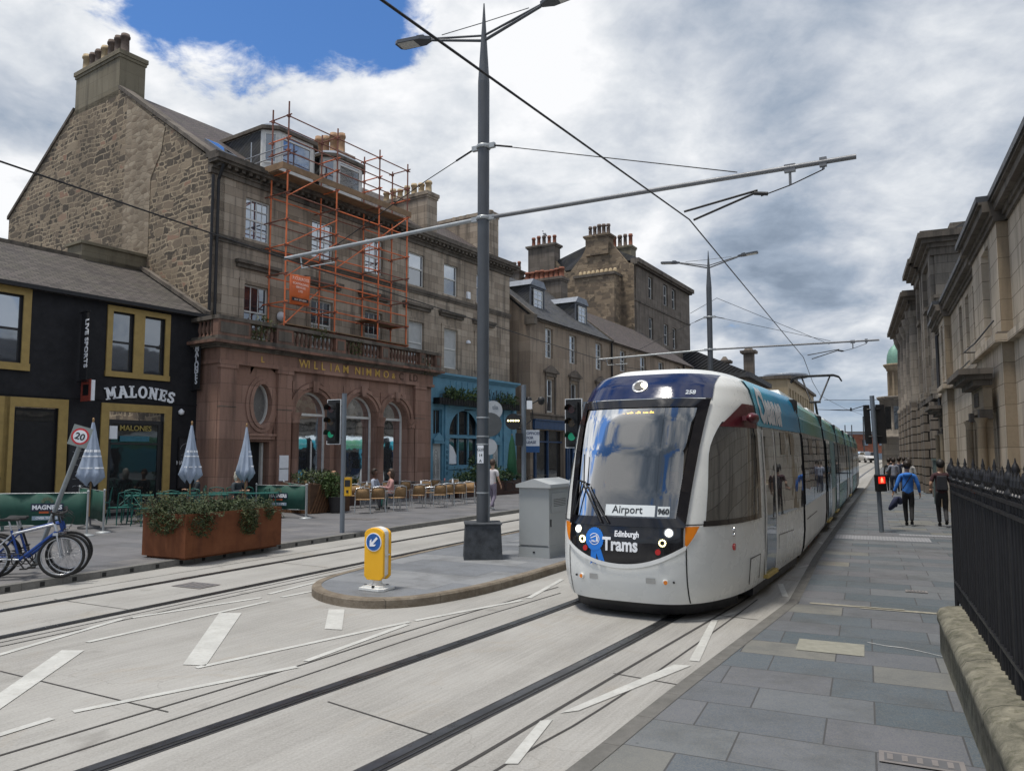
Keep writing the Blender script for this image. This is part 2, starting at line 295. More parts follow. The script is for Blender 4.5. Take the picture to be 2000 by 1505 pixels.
# ============================================================ GROUND
def lerp_line(pts):
    def f(y):
        if y<=pts[0][1]: a,b=pts[0],pts[1]
        elif y>=pts[-1][1]: a,b=pts[-2],pts[-1]
        else:
            for a,b in zip(pts,pts[1:]):
                if a[1]<=y<=b[1]: break
        t=(y-a[1])/(b[1]-a[1]); return a[0]+(b[0]-a[0])*t
    return f
def offset_line(pts,d):
    out=[]
    for i,p in enumerate(pts):
        a=pts[max(0,i-1)]; b=pts[min(len(pts)-1,i+1)]; v=Vector((b[0]-a[0],b[1]-a[1])).normalized(); out.append((p[0]+v.y*d,p[1]-v.x*d))
    return out
def smooth_line(pts,it=2):
    for _ in range(it):
        q=[pts[0]]
        for a,b in zip(pts,pts[1:]): q+=[(a[0]*.75+b[0]*.25,a[1]*.75+b[1]*.25),(a[0]*.25+b[0]*.75,a[1]*.25+b[1]*.75)]
        pts=q+[pts[-1]]
    return pts
def resample(pts,step):
    out=[pts[0]];acc=0
    for a,b in zip(pts,pts[1:]):
        L=math.dist(a,b); t=step-acc
        while t<=L: out.append((a[0]+(b[0]-a[0])*t/L,a[1]+(b[1]-a[1])*t/L)); t+=step
        acc=(acc+L)%step
    return out
def strip(mb,la,lb,z,mi=0):
    n=len(la); vs=[(p[0],p[1],z+gz(p[1])) for p in la]+[(p[0],p[1],z+gz(p[1])) for p in lb]
    mb.add(vs,[(i,n+i,n+i+1,i+1) for i in range(n-1)],mi); return mb
def wallstrip(mb,l,z0,z1,mi=0):
    n=len(l); mb.add([(p[0],p[1],z0+gz(p[1])) for p in l]+[(p[0],p[1],z1+gz(p[1])) for p in l],[(i,i+1,n+i+1,n+i) for i in range(n-1)],mi)
# materials
def m_concrete():
    t=NT('road_concrete'); o=t.tc.outputs['Object']; r=t.map(o,rot=(0,0,R(29)))
    c=t.ramp(t.noise(o,.55,8,.6),[(.3,(.195,.188,.174)),(.5,(.258,.25,.234)),(.7,(.31,.302,.285))])
    c=t.mix(t.rng(t.noise(t.map(r,(3.2,.22,1)),1.,6,.6),.42,.72,0,.3),c,(.22,.21,.195))
    c=t.mix(t.rng(t.noise(o,.9,5,.7,1.),.56,.66,0,.35),c,(.22,.18,.13))
    c=t.mix(t.rng(t.noise(o,3.1,8,.72),.5,.72,0,.34),c,(.25,.235,.21))
    c=t.mix(t.rng(t.noise(t.map(r,(30,1.4,1)),1.,3),.35,.7,0,.16),c,(.6,.59,.56))
    wv=t.n.new('ShaderNodeVectorMath'); t.L(o,wv.inputs[0]); wn=t.n.new('ShaderNodeTexNoise'); t.L(o,wn.inputs[0]); wn.inputs['Scale'].default_value=2; wn.inputs['Detail'].default_value=5; t.L(wn.outputs[1],wv.inputs[1])
    cv=t.n.new('ShaderNodeTexVoronoi'); cv.feature='DISTANCE_TO_EDGE'; t.L(wv.outputs[0],cv.inputs[0]); cv.inputs['Scale'].default_value=.33
    c=t.mix(t.math('MULTIPLY',t.rng(cv.outputs['Distance'],.001,.004,.3,0),t.rng(t.noise(o,.35,2),.5,.56)),c,(.10,.095,.085))
    c=t.mix(t.math('MULTIPLY',t.rng(t.noise(t.map(r,(1.9,.08,1)),1.,4,.5),.5,.66),t.rng(t.noise(o,7,8,.75),.3,.7,.15,.6)),c,(.16,.152,.14))
    c=t.mix(t.rng(t.noise(o,55,3,.7),.35,.68,0,.3),c,(.5,.49,.46)); c=t.mix(t.rng(t.noise(o,38,4,.8),.60,.72,0,.45),c,(.15,.145,.135))
    w2=t.n.new('ShaderNodeTexVoronoi'); t.L(wv.outputs[0],w2.inputs[0]); w2.inputs['Scale'].default_value=.8; c=t.mix(t.rng(w2.outputs[0],.03,.13,.38,0),c,(.12,.112,.10))
    v=t.n.new('ShaderNodeTexVoronoi'); t.L(o,v.inputs[0]); v.inputs['Scale'].default_value=2.3; v.inputs['Randomness'].default_value=1
    c=t.mix(t.rng(v.outputs[0],.018,.03,.65,0),c,(.10,.10,.095))
    t.bump(t.noise(o,60,3),.15,.006); MATS['concrete']=t.fin(c,.82,0,.3); return t.m
def m_asphalt(name,c0,c1):
    t=NT(name); o=t.tc.outputs['Object']; c=t.ramp(t.noise(o,1.1,7,.6),[(.3,c0),(.7,c1)])
    c=t.mix(t.rng(t.noise(o,90,2),.4,.65,0,.3),c,tuple(x*1.6 for x in c1)); t.bump(t.noise(o,90,2),.3,.006); return t.fin(c,.85,0,.3)
def m_slab(name,stops,bw,rh,hd,mort=(.05,.05,.05),ms=.007,off=.37):
    t=NT(name); o=t.tc.outputs['Object']; r=t.map(o,rot=(0,0,R(hd))); g,f=t.brick(r,(0,0,0),(1,1,1),(.5,.5,.5),bw,rh,ms,off,.2)
    c=t.ramp(g,stops,'LINEAR'); c=t.mix(t.rng(t.noise(o,1.6,7,.65),.35,.7,0,.5),c,tuple(x*.72 for x in stops[1][1]))
    c=t.mix(t.rng(t.noise(o,120,2),.35,.7,0,.35),c,tuple(min(1,x*1.5) for x in stops[-1][1])); c=t.mix(t.rng(t.noise(o,6,6,.7),.6,.75,0,.35),c,(.06,.06,.058))
    c=t.mix(t.math('MULTIPLY',f,.85),c,mort)
    v=t.n.new('ShaderNodeTexVoronoi'); t.L(o,v.inputs[0]); v.inputs['Scale'].default_value=1.7; c=t.mix(t.rng(v.outputs[0],.012,.022,.5,0),c,(.3,.3,.29)); v2=t.n.new('ShaderNodeTexVoronoi'); t.L(o,v2.inputs[0]); v2.inputs['Scale'].default_value=3.1; c=t.mix(t.rng(v2.outputs[0],.03,.045,.55,0),c,(.045,.045,.045)); c=t.mix(t.rng(t.noise(o,.8,7,.7),.5,.7,0,.5),c,(.07,.068,.062))
    t.bump(t.math('SUBTRACT',t.math('MULTIPLY',t.noise(o,40,3),.3),f),.35,.008); t.lk(t.rng(t.noise(o,2,4),.3,.7,.55,.8),t.b.inputs['Roughness'])
    t.lk(c,t.b.inputs['Base Color']); t.b.inputs['Specular IOR Level'].default_value=.35; return t.m
mCON=m_concrete(); mASP=m_asphalt('asphalt',(.045,.045,.047),(.075,.075,.077))
mPL=m_slab('left_paving',[(0,(.10,.105,.115)),(.45,(.125,.125,.135)),(.8,(.14,.14,.148)),(1,(.165,.16,.16))],.9,.55,26,(.06,.06,.06),.004)
mPR=m_slab('right_paving',[(0,(.045,.07,.092)),(.25,(.075,.095,.118)),(.5,(.11,.112,.13)),(.8,(.115,.13,.148)),(1,(.175,.165,.135))],.86,.56,25)
mPI=m_slab('island_paving',[(0,(.11,.12,.135)),(.5,(.14,.15,.165)),(1,(.22,.225,.23))],1.1,.62,28,(.08,.08,.08),.004)
def m_kerb(name,a,b):
    t=NT(name); o=t.tc.outputs['Object']; r=t.map(o,rot=(0,0,R(26))); c=t.ramp(t.noise(o,5,7,.7),[(.3,a),(.7,b)]); sp=t.n.new('ShaderNodeSeparateXYZ'); t.L(r,sp.inputs[0])
    fr=t.math('FRACT',t.math('DIVIDE',sp.outputs[1],.62)); c=t.mix(t.rng(fr,.0,.02,.8,0),c,(.05,.045,.04)); t.bump(t.noise(o,30,5,.7),.7,.02); return t.fin(c,.9,0,.2)
mKL=m_kerb('grey_kerb',(.13,.128,.12),(.20,.195,.185)); mKI=m_kerb('island_kerb',(.12,.095,.07),(.25,.215,.17)); mKR=m_kerb('flush_kerb',(.11,.108,.10),(.17,.165,.155))
mPAINT=plain('road_paint',(.66,.66,.62),.7,0,.12,9); 
def m_paint():
    t=NT('worn_road_paint'); o=t.tc.outputs['Object']; c=t.ramp(t.noise(o,3,6,.7),[(.3,(.38,.38,.36)),(.7,(.52,.52,.495))]); c=t.mix(t.rng(t.noise(o,18,7,.8),.50,.66,0,.75),c,(.36,.35,.32)); return t.fin(c,.7,0,.3)
mPAINT=m_paint()
mSTEEL=plain('rail_steel',(.16,.165,.175),.32,.9,.25,3); mRUB=plain('rail_rubber',(.035,.034,.035),.55,0,.3,5); mGROOVE=plain('rail_groove',(.012,.012,.012),.8)
# ground sheet
mb=MB(); ys=[-60,-10,0,20,50,60,80,100,122,160,300,900]; xs=[-900,-200,-60,0,60,200,900]
mb.add([(x,y,gz(y)-.04) for y in ys for x in xs],[(j*7+i,j*7+i+1,(j+1)*7+i+1,(j+1)*7+i) for j in range(len(ys)-1) for i in range(6)]); struct('ground',mb,mASP)
yy=[-6,0,4,8,12,16,20,26,32,40,50,60,70,85,100,122,150]
mb=MB(); strip(mb,[(-30+y*.35,y) for y in yy],[(30+y*.55,y) for y in yy],0); struct('road',mb,mCON)
# left pavement + kerb
KLp=[(-14.4,-4),(-12,.9),(-7.17,10.76),(-6.1,13.05),(-4.79,15.89),(-2.49,20.61),(0,25.5),(6,38),(12,50),(20,64),(34,90),(52,124)]
KL=resample(KLp,.5)
kin=offset_line(KL,-.15); kback=[(p[0]-24,p[1]+10) for p in kin]
mb=MB(); strip(mb,kback,kin,.105); struct('left_pavement',mb,mPL)
mb=MB(); strip(mb,kin,KL,.11,0); wallstrip(mb,KL,-.02,.11,0)
for i,p in enumerate(KL):
    if 6<p[1]<19.2 and i+1<len(KL):
        q=KL[i+1]; a=math.atan2(q[1]-p[1],q[0]-p[0]); M=Matrix.Translation((p[0],p[1],.055))@Matrix.Rotation(a,4,'Z'); mb.box(.0,.07,-.004,.01,-.035,.03,1,M)
struct('kerb',mb,[mKL,mGROOVE])
# right pavement
KRp=[(-2.2,.9),(.35,4.81),(1.25,6.31),(1.99,7.5),(3.67,10.2),(5.75,14.6),(10.4,24.02),(18.9,41.06),(26.4,56),(34,71),(44,90),(62,124)]
KR=resample(KRp,.5); krin=offset_line(KR,.13)
mb=MB(); strip(mb,krin,[(p[0]+22,p[1]-8) for p in krin],.012); struct('right_pavement',mb,mPR)
mb=MB(); strip(mb,KR,krin,.016); wallstrip(mb,KR,-.02,.016); struct('flush_kerb',mb,mKR)
# island
ILp=[(-2.87,11.0),(-2.80,11.6),(-2.5,12.4),(-2.17,13.6),(-1.1,15.9),(1.5,21.2),(5,28.4),(11.5,41.8)]
IRp=[(-2.87,11.0),(-2.75,10.55),(-2.5,10.15),(-2.15,9.85),(-1.8,9.73),(-1.4,9.78),(-1.0,10.03),(-.29,10.84),(.86,12.88),(1.7,14.7),(4,19.3),(7.6,26.6),(12.9,37.6)]
def island():
    out=ILp[::-1]+IRp[1:]; out=smooth_line(out,2)
    c=Vector((sum(p[0] for p in out)/len(out),0)); n=len(out)
    def inset(d): return offset_line(out,-d)
    o2=inset(.13)
    mb=MB(); mb.add([(p[0],p[1],.12) for p in o2],[tuple(range(n-1,-1,-1))]); struct('traffic_island',mb,mPI)
    mb=MB(); o1=inset(.02); 
    wallstrip(mb,out[::-1],-.02,.10); 
    m=len(out); mb.add([(p[0],p[1],.10) for p in out]+[(p[0],p[1],.125) for p in o1]+[(p[0],p[1],.125) for p in o2],[(i+1,i,m+i,m+i+1) for i in range(m-1)]+[(m+i+1,m+i,2*m+i,2*m+i+1) for i in range(m-1)],0)
    struct('island_kerb',mb,mKI)
island()
# tracks
C1=resample(smooth_line([(-6.6,-2.6),(-4.34,.8),(-1.73,4.81),(1.34,9.57),(3.86,14.04),(9.93,26.41),(19.4,46),(27.6,62),(37,80),(54,112)],3),.6)
h=head(26); C2=resample([( -4.42-h.x*16,12-h.y*16),(-4.42,12),(-4.42+h.x*60,12+h.y*60),(40,96),(52,120)],.6)
def track(C):
    for s in (-.72,.72):
        a=offset_line(C,s-.085); b=offset_line(C,s+.085); mb=MB(); strip(mb,a,b,.004); 
        strip(mb,offset_line(C,s-.055),offset_line(C,s+.018),.010,1); strip(mb,offset_line(C,s+.018),offset_line(C,s+.05),.007,2); strip(mb,offset_line(C,s+.05),offset_line(C,s+.062),.010,1)
        struct('tram_rail',mb,[mRUB,mSTEEL,mGROOVE])
track(C1); track(C2)
# slab joints beside the tracks
mb=MB()
def joint(pts,w=.012,z=.004):
    p=resample(smooth_line(pts,1),.4) if len(pts)>2 else pts; strip(mb,offset_line(p,-w),offset_line(p,w),z)
joint([(-6.0,.9),(-3.31,5.05),(-2.04,7.0),(-1.14,8.58),(.72,11.4)],.013); joint([(-5.7,.7),(-3.01,4.85),(-1.81,6.84),(-1.0,8.34),(.85,11.1)],.011)
joint([(-2.6,1.4),(-.35,4.81),(.54,6.25),(2.26,8.96),(3.3,10.6),(4.86,13.47),(11.09,26.3),(19,42.6)],.016); joint([(-1.7,2.2),(-.13,4.81),(.7,5.94),(2.5,8.96),(3.5,10.7)],.010)
joint([(-6.5,5.3),(-5.19,7.83),(-3.39,11.56),(-1.12,16.2),(4,26.7)],.012); joint([(-6.65,5.4),(-5.3,8.0),(-3.5,11.8),(-1.3,16.3)],.009)
joint([(-7.6,8.6),(-6.9,9.9),(-5.5,12.75),(-2.9,18)],.008)
joint([(-4.61,6.97),(-2.6,5.88)],.008); joint([(-1.45,6.12),(-.49,5.36)],.008); joint([(-6.2,10.4),(-4.75,9.65)],.006); joint([(-4.2,13.9),(-3.2,13.3)],.006)
joint([(.9,6.9),(1.5,6.5)],.008); joint([(-3.6,3.9),(-2.2,3.1)],.008); joint([(2.3,9.5),(2.9,9.1)],.008)
struct('road_joint',mb,plain('joint_dark',(.045,.042,.04),.9))
# painted markings (each its own flat sheet)
def mark(px,name='road_marking'):
    m=MB(); p=[G(*q) for q in px] if len(px[0])==2 and px[0][0]>12 or px[0][0]<-12 else None
    m.add([(v.x,v.y,.006) for v in p],[tuple(range(len(p)))]); struct(name,m,mPAINT)
def bar(a,b,w):
    a=G(*a); b=G(*b); d=(b-a).normalized(); n=Vector((d.y,-d.x,0))*w/2; m=MB(); m.add([(v.x,v.y,.006) for v in (a-n,a+n,b+n,b-n)],[(0,1,2,3)]); struct('road_marking',m,mPAINT)
mark([(357,1298),(402,1300),(472,1197),(428,1197)]); mark([(-60,1395),(-60,1435),(0,1385),(165,1270),(120,1270),(0,1353)]); mark([(634,1228),(668,1230),(673,1190),(642,1190)])
for a,b in [((143,1390),(580,1302)),((383,1304),(800,1214)),((597,1291),(795,1219)),((170,1254),(525,1174)),((-40,1290),(240,1208)),((258,1206),(510,1167)),((810,1212),(1020,1172)),((-80,1460),(102,1403)),((1032,1168),(1098,1131)),((525,1160),(660,1126)),((550,1166),(622,1152)),((700,1112),(880,1075))]: bar(a,b,.075)
mark([(1093,1393),(1130,1388),(1350,1300),(1316,1298)]); mark([(1346,1290),(1366,1292),(1402,1211),(1390,1210)]); mark([(985,1492),(1012,1492),(1080,1405),(1055,1408)])
for a,b in [((1524,1140),(1534,1165)),((1560,1108),(1600,1100)),((1601,1058),(1606,1062)),((1618,1030),(1655,1023)),((1632,1008),(1660,1003)),((1650,985),(1672,978))]: bar(a,b,.08)
# right pavement details
h25=head(25); r25=right(25)
def patch(px,py,la,lx,mat,name,z=.017):
    c=G(px,py); m=MB(); q=[c+r25*(sx*lx/2)+h25*(sy*la/2) for sx,sy in ((-1,-1),(1,-1),(1,1),(-1,1))]; m.add([(v.x,v.y,z) for v in q],[(0,1,2,3)]); struct(name,m,mat)
patch(1622,1266,.5,.62,plain('buff_slab',(.235,.23,.19),.8,0,.12,12),'paving_slab')
patch(1780,1196,.1,1.15,plain('sand_drain',(.25,.235,.19),.8,0,.25,18),'drain_channel'); patch(1672,1186,.1,1.1,plain('sand_drain',(0,0,0)),'drain_channel')
mt=NT('tactile'); vv=mt.n.new('ShaderNodeTexVoronoi'); mt.L(mt.map(mt.tc.outputs['Object'],rot=(0,0,R(25))),vv.inputs[0]); vv.inputs['Scale'].default_value=15; vv.inputs['Randomness'].default_value=0
mTAC=mt.fin(mt.mix(mt.rng(vv.outputs[0],.25,.4,1,0),(.20,.205,.22),(.34,.345,.35)),.8)
patch(1722,1052,.95,2.0,mTAC,'tactile_paving'); patch(1815,1047,.4,1.3,mTAC,'tactile_paving')
for px,py,a,b in ((1790,1157,.12,.22),(1800,1493,.14,.42),(383,1143,.34,.52),(705,1020,.5,.9)):
    m=MB(); c=G(px,py,0); zz=.02 if px>1000 else (.007 if px<600 else .112); q=lambda u,v:(c+r25*u+h25*v)
    M=Matrix.Translation((c.x,c.y,zz))@Matrix.Rotation(R(-25),4,'Z'); m.box(-b/2,b/2,-a/2,a/2,0,.003,0,M); m.box(-b/2-.03,-b/2,-a/2-.03,a/2+.03,0,.002,1,M); m.box(b/2,b/2+.03,-a/2-.03,a/2+.03,0,.002,1,M); m.box(-b/2,b/2,a/2,a/2+.03,0,.002,1,M); m.box(-b/2,b/2,-a/2-.03,-a/2,0,.002,1,M)
    for k in range(5): m.box(-b/2+b*(k+.2)/5,-b/2+b*(k+.6)/5,-a*.35,a*.35,.003,.006,1,M)
    struct('inspection_cover',m,[plain('cover_fill',(.10,.10,.105) if px>1000 else (.15,.13,.12),.7),plain('cover_frame',(.22,.20,.19),.6,.3)])
m=MB(); pts=[G(1695,1257),G(1730,1264),G(1765,1268),G(1800,1275),G(1850,1287)]; strip(m,[(p.x,p.y) for p in pts],[(p.x,p.y+.02) for p in pts],.018); struct('paving_crack',m,plain('crack_fill',(.5,.5,.49),.8))
for q in ([(1400,1215),(1436,1190),(1560,1165),(1500,1178)],):
    pass
# ============================================================ LEFT SIDE BUILDINGS
mST=ashlar('brown_ashlar',[(.225,.182,.14),(.345,.285,.225),(.45,.38,.305)],(.12,.098,.078),.95,.33,.006,.85,(.06,.053,.046))
mSTC=ashlar('sooty_cornice',[(.10,.085,.07),(.14,.12,.10),(.18,.155,.13)],(.06,.05,.045),1.4,.8,.006,.9,(.03,.028,.026))
mRED=ashlar('red_sandstone',[(.22,.128,.096),(.28,.168,.128),(.335,.21,.165)],(.09,.06,.048),1.1,.62,.006,.6,(.045,.032,.028))
mREDD=ashlar('weathered_red_sandstone',[(.12,.08,.065),(.20,.115,.085),(.31,.155,.11)],(.045,.035,.03),1.1,.5,.004,.8,(.035,.028,.025))
mRUBB=coursed('gable_rubble',[(0,(.04,.038,.035)),(.25,(.085,.072,.06)),(.5,(.155,.125,.095)),(.75,(.23,.18,.13)),(.95,(.31,.25,.18)),(1,(.30,.17,.12))],(.42,.34,.24),.40,.19,.035,.10)
mRUBL=rubble('pale_rubble',[(0,(.17,.13,.095)),(.5,(.29,.235,.175)),(1,(.40,.335,.255))],(.34,.28,.205),2.6,6.0,.03)
mREND=ashlar('chimney_render',[(.17,.145,.10),(.20,.175,.125),(.24,.21,.155)],(.13,.11,.08),1.6,.7,.006,.75,(.075,.065,.05))
mSLB=slates('brown_slates',(.055,.048,.045),(.11,.095,.088)); mSLG=slates('grey_slates',(.04,.043,.05),(.085,.088,.10)); mSLP=slates('purple_slates',(.06,.048,.048),(.12,.095,.09),.24,.13)
mLEAD=plain('lead',(.17,.19,.225),.5,.2,.2,4); mPOT=plain('clay_pot',(.33,.20,.115),.85,0,.25,5); mPOTR=plain('red_clay_pot',(.20,.075,.045),.85,0,.3,5); mPOTY=plain('buff_clay_pot',(.40,.31,.19),.85,0,.3,5); mPOTB=plain('sooty_pot',(.12,.09,.075),.9,0,.35,5)
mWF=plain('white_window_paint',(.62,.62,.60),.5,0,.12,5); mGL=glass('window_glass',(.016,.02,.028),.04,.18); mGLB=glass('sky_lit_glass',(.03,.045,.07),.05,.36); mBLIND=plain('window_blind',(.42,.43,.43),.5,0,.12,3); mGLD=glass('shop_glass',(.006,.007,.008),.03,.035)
mBLKW=plain('black_render',(.016,.016,.019),.75,0,.25,2.5,.3,.25); mGOLD=plain('mustard_paint',(.34,.235,.075),.6,0,.13,5); mBLK=plain('black_iron',(.014,.014,.016),.45,.3,.25,6); mCHAR=plain('charcoal_paint',(.045,.047,.052),.5,.2,.12,5)
mBLUE=plain('sky_blue_paint',(.10,.245,.345),.55,0,.14,4); mBLUED=plain('shaded_blue_panel',(.05,.17,.27),.55,0,.14,4)
mWHT=plain('white_letter',(.78,.80,.84),.5,0,.06); mGLT=plain('gilt_letter',(.62,.40,.10),.5,.25,.3,9)
def wall(mb,x0,x1,z0,z1,holes=(),y=0,dep=.2,mi=0,axis='x'):
    xs=sorted({x0,x1,*[h[0] for h in holes],*[h[1] for h in holes]}); zs=sorted({z0,z1,*[h[2] for h in holes],*[h[3] for h in holes]})
    P=(lambda x,yy,z:(x,yy,z)) if axis=='x' else (lambda x,yy,z:(yy,x,z))
    for a,b in zip(xs,xs[1:]):
        for c,d in zip(zs,zs[1:]):
            mx,mz=(a+b)/2,(c+d)/2
            if any(h[0]<mx<h[1] and h[2]<mz<h[3] for h in holes): continue
            mb.quad(P(a,y,c),P(b,y,c),P(b,y,d),P(a,y,d),mi)
    for h in holes:
        a,b,c,d=h[:4]; e=y+dep
        mb.quad(P(a,y,c),P(a,e,c),P(a,e,d),P(a,y,d),mi); mb.quad(P(b,y,c),P(b,e,c),P(b,e,d),P(b,y,d),mi); mb.quad(P(a,y,d),P(b,y,d),P(b,e,d),P(a,e,d),mi); mb.quad(P(a,y,c),P(b,y,c),P(b,e,c),P(a,e,c),mi)
    return mb
def window(par,x0,x1,z0,z1,y,fm,nx=1,ny=1,split=.5,gl=None,glt=None,fw=.055,M=None,name='window'):
    gl=gl or mGL; glt=glt or gl; m=MB(); zm=z0+(z1-z0)*(1-split); Y=(y,y+.06)
    m.box(x0,x0+fw,*Y,z0,z1,0,M); m.box(x1-fw,x1,*Y,z0,z1,0,M); m.box(x0+fw,x1-fw,*Y,z1-fw,z1,0,M); m.box(x0+fw,x1-fw,*Y,z0,z0+fw*1.4,0,M)
    if split: m.box(x0+fw,x1-fw,y-.012,y+.05,zm-.03,zm+.03,0,M)
    for i in range(1,nx):
        x=x0+fw+(x1-x0-2*fw)*i/nx; m.box(x-.013,x+.013,y+.008,y+.042,z0+fw,z1-fw,0,M)
    rows=[(zm,z1)]+([(z0,zm)] if split else [])
    if ny>1:
        for a,b in (rows if ny>2 or True else rows[:1]):
            for j in range(1,ny): z=a+(b-a)*j/ny; m.box(x0+fw,x1-fw,y+.008,y+.042,z-.013,z+.013,0,M)
    f=m.build(name,fm,par)
    g=MB(); g.box(x0+fw*.6,x1-fw*.6,y+.025,y+.035,zm if split else z0+fw,z1-fw*.6,1,M)
    if split: g.box(x0+fw*.6,x1-fw*.6,y+.03,y+.04,z0+fw,zm,0,M)
    g.build('pane',[gl,glt],f); return f
def chimney(par,x0,x1,y0,y1,z0,z1,mat,pots,pm,pr=.14,ph=.6,cap=.09,xo=0):
    m=MB(); m.box(x0,x1,y0,y1,z0,z1-.3); m.box(x0-cap*.5,x1+cap*.5,y0-cap*.5,y1+cap*.5,z1-.3,z1-.18); m.box(x0-cap,x1+cap,y0-cap,y1+cap,z1-.18,z1)
    c=m.build('chimney',[mat],par)
    along='y' if (y1-y0)>(x1-x0) else 'x'
    for i in range(pots):
        t=(i+.5)/pots; x=(x0+x1)/2+xo if along=='y' else x0+(x1-x0)*t; y=(y0+y1)/2 if along=='x' else y0+(y1-y0)*t
        h=ph*random.uniform(.86,1.1); p=MB(); r=pr*random.uniform(.9,1.08)
        p.lathe([(r*1.15,z1-.03),(r*1.15,z1+.06),(r*.95,z1+.1),(r*.86,z1+h*.78),(r*1.08,z1+h*.8),(r*1.1,z1+h*.9),(r*.95,z1+h*.92),(r*.93,z1+h),(r*.7,z1+h)],x,y,12); p.build('chimney_pot',pm[i%len(pm)] if isinstance(pm,list) else pm,c)
    return c
def cornice(mb,x0,x1,z,steps,y=0,mi=0,xe=0):
    "steps: (projection,height) stacked upward"
    for k,(p,h) in enumerate(steps): mb.box(x0-(p if xe&1 else 0),x1+(p if xe&2 else 0),y-p,y+.12,z,z+h,mi); z+=h
    return z
BL=(-10.48,25.76,0); BR=R(90-33.9)
# ---------------------------------------------------------------- tall tenement
tb=thing('stone_tenement','tall brown stone tenement with rubble gable, slate roof, two dormers and chimney stacks','tenement',BL,BR)
U=[(1.40,2.48),(4.5,5.64),(7.45,8.52),(10.24,11.34),(12.82,13.9),(15.5,16.6)]
holes=[(a,b,9.82,11.36) for a,b in U]+[(a,b,6.2,8.14) for a,b in U]
m=MB(); wall(m,0.02,18.55,-.4,12.0,holes,0,.16)
wall(m,0,6,-.4,12.0,(),18.55,.1,0,'y') 
# string course, cornice, blocking
m.box(-.02,18.6,-.09,0,9.56,9.70,1); m.box(-.02,18.6,-.05,0,9.46,9.56,1)
z=cornice(m,-.12,18.6,11.80,[(.08,.16),(.16,.08)],0,1,2)
for i in range(62): x=.05+i*.3; m.box(x,x+.14,-.34,-.02,z,z+.12,1)
m.box(-.12,18.9,-.42,.1,z+.12,z+.22,1); m.box(-.14,18.95,-.50,.1,z+.22,z+.34,1); m.box(-.1,18.7,-.30,.3,z+.34,z+.52,1)
for a,b in U:   # hood mouldings over first floor windows, architraves
    m.box(a-.42,b+.42,-.24,0,8.84,8.96,1); m.box(a-.36,b+.36,-.14,0,8.70,8.84,1); m.box(a-.2,a,-.045,0,6.2,8.34,0); m.box(b,b+.2,-.045,0,6.2,8.34,0); m.box(a-.2,b+.2,-.05,0,8.14,8.34,0)
    m.box(a-.1,b+.1,-.06,.05,9.72,9.82,0)
w=m.build('wall',[mST,mSTC],tb)
# gable wall: rubble with pale strip and render band
GP=[(0,-.4),(15.6,-.4),(15.6,12.95),(9.95,16.62),(6.35,16.62),(0,12.28)]
m=MB(); m.prism(GP,-.02,.5,'x'); m.build('gable_wall',mRUBB,tb)
m=MB(); m.prism([(3.85,8.2),(5.7,8.2),(5.7,16.05),(3.0,14.2),(3.2,13.3),(3.85,12.4)],-.046,-.019,'x'); m.build('pale_stone_patch',mRUBL,tb)
m=MB()  # skew copings
def skew(m,ya,za,yb,zb,x0,x1,t=.16,mi=0): m.prism([(ya,za),(yb,zb),(yb,zb+t),(ya,za+t)],x0,x1,'x',mi)
skew(m,-.25,12.2,6.35,16.62,-.08,.42); m.build('skew_coping',mSTC,tb); m=MB(); skew(m,9.95,16.62,15.7,12.9,-.08,.42); m.build('skew_coping',mSTC,tb)
m=MB(); m.prism([(-.25,12.25),(6.5,16.7),(9.9,16.7),(15.6,13.0),(15.6,12.6),(-.1,12.1)],.42,18.5,'x'); roof=m.build('roof',mSLP,tb)
for x in (7.4,11.9,2.2):
    pass
sk=MB(); 
def onroof(x,d,lift): return (x,d,12.25+(d+.25)*.659+lift)
for x0,x1,d0,d1 in ((1.15,1.75,1.1,2.3),):
    a=[onroof(x0,d0,.1),onroof(x1,d0,.1),onroof(x1,d1,.1),onroof(x0,d1,.1)]; b=[onroof(x0,d0,-.05),onroof(x1,d0,-.05),onroof(x1,d1,-.05),onroof(x0,d1,-.05)]
    sk.add(a+b,[(0,1,2,3),(0,4,5,1),(1,5,6,2),(2,6,7,3),(3,7,4,0)],0)
    i=.06; c=[onroof(x0+i,d0+i,.106),onroof(x1-i,d0+i,.106),onroof(x1-i,d1-i,.106),onroof(x0+i,d1-i,.106)]; sk.add(c,[(0,1,2,3)],1)
sk.build('skylight',[mLEAD,mGLB],tb)
chimney(tb,-.02,1.05,6.42,9.9,16.4,18.3,mREND,7,[mPOTB,mPOTB,mPOTB,mPOTY,mPOTB,mPOTB,mPOTY],.19,.9,.08,-.22)
chimney(tb,8.3,9.2,2.7,5.9,14,16.1,mST,6,mPOT,.19,1.15,.1)
chimney(tb,12.9,13.7,1.2,4.6,13,15.25,mST,7,mPOTY,.17,.7,.09)
chimney(tb,17.9,18.75,.9,7.0,12.4,15.55,mST,12,mPOTY,.17,.16,.08)
# little lead cupola beyond ridge
m=MB(); m.lathe([(.95,16.3),(.95,16.9),(1.05,16.95),(.85,17.15),(.3,17.75),(.26,17.85),(.0,17.9)],2.2,9.0,10,0,None,False); m.build('cupola',mLEAD,tb)
for i,(a,b) in enumerate(U):
    if i<3: window(tb,a,b,9.82,11.36,.10,mWF,4 if i==0 else 3,2,.5,mGLB,mGLB)
    else: window(tb,a,b,9.82,11.36,.10,mWF,1,1,.45,mGL,mGLB)
    if i<3: window(tb,a,b,6.2,8.14,.10,mWF,3,1 if i==0 else 2,.5,mGL if i==0 else mBLIND,mGL)
    else: window(tb,a,b,6.2,8.14,.10,mWF,1,1,.5,mBLIND if i<5 else mGL,mBLIND if i<5 else mGL)
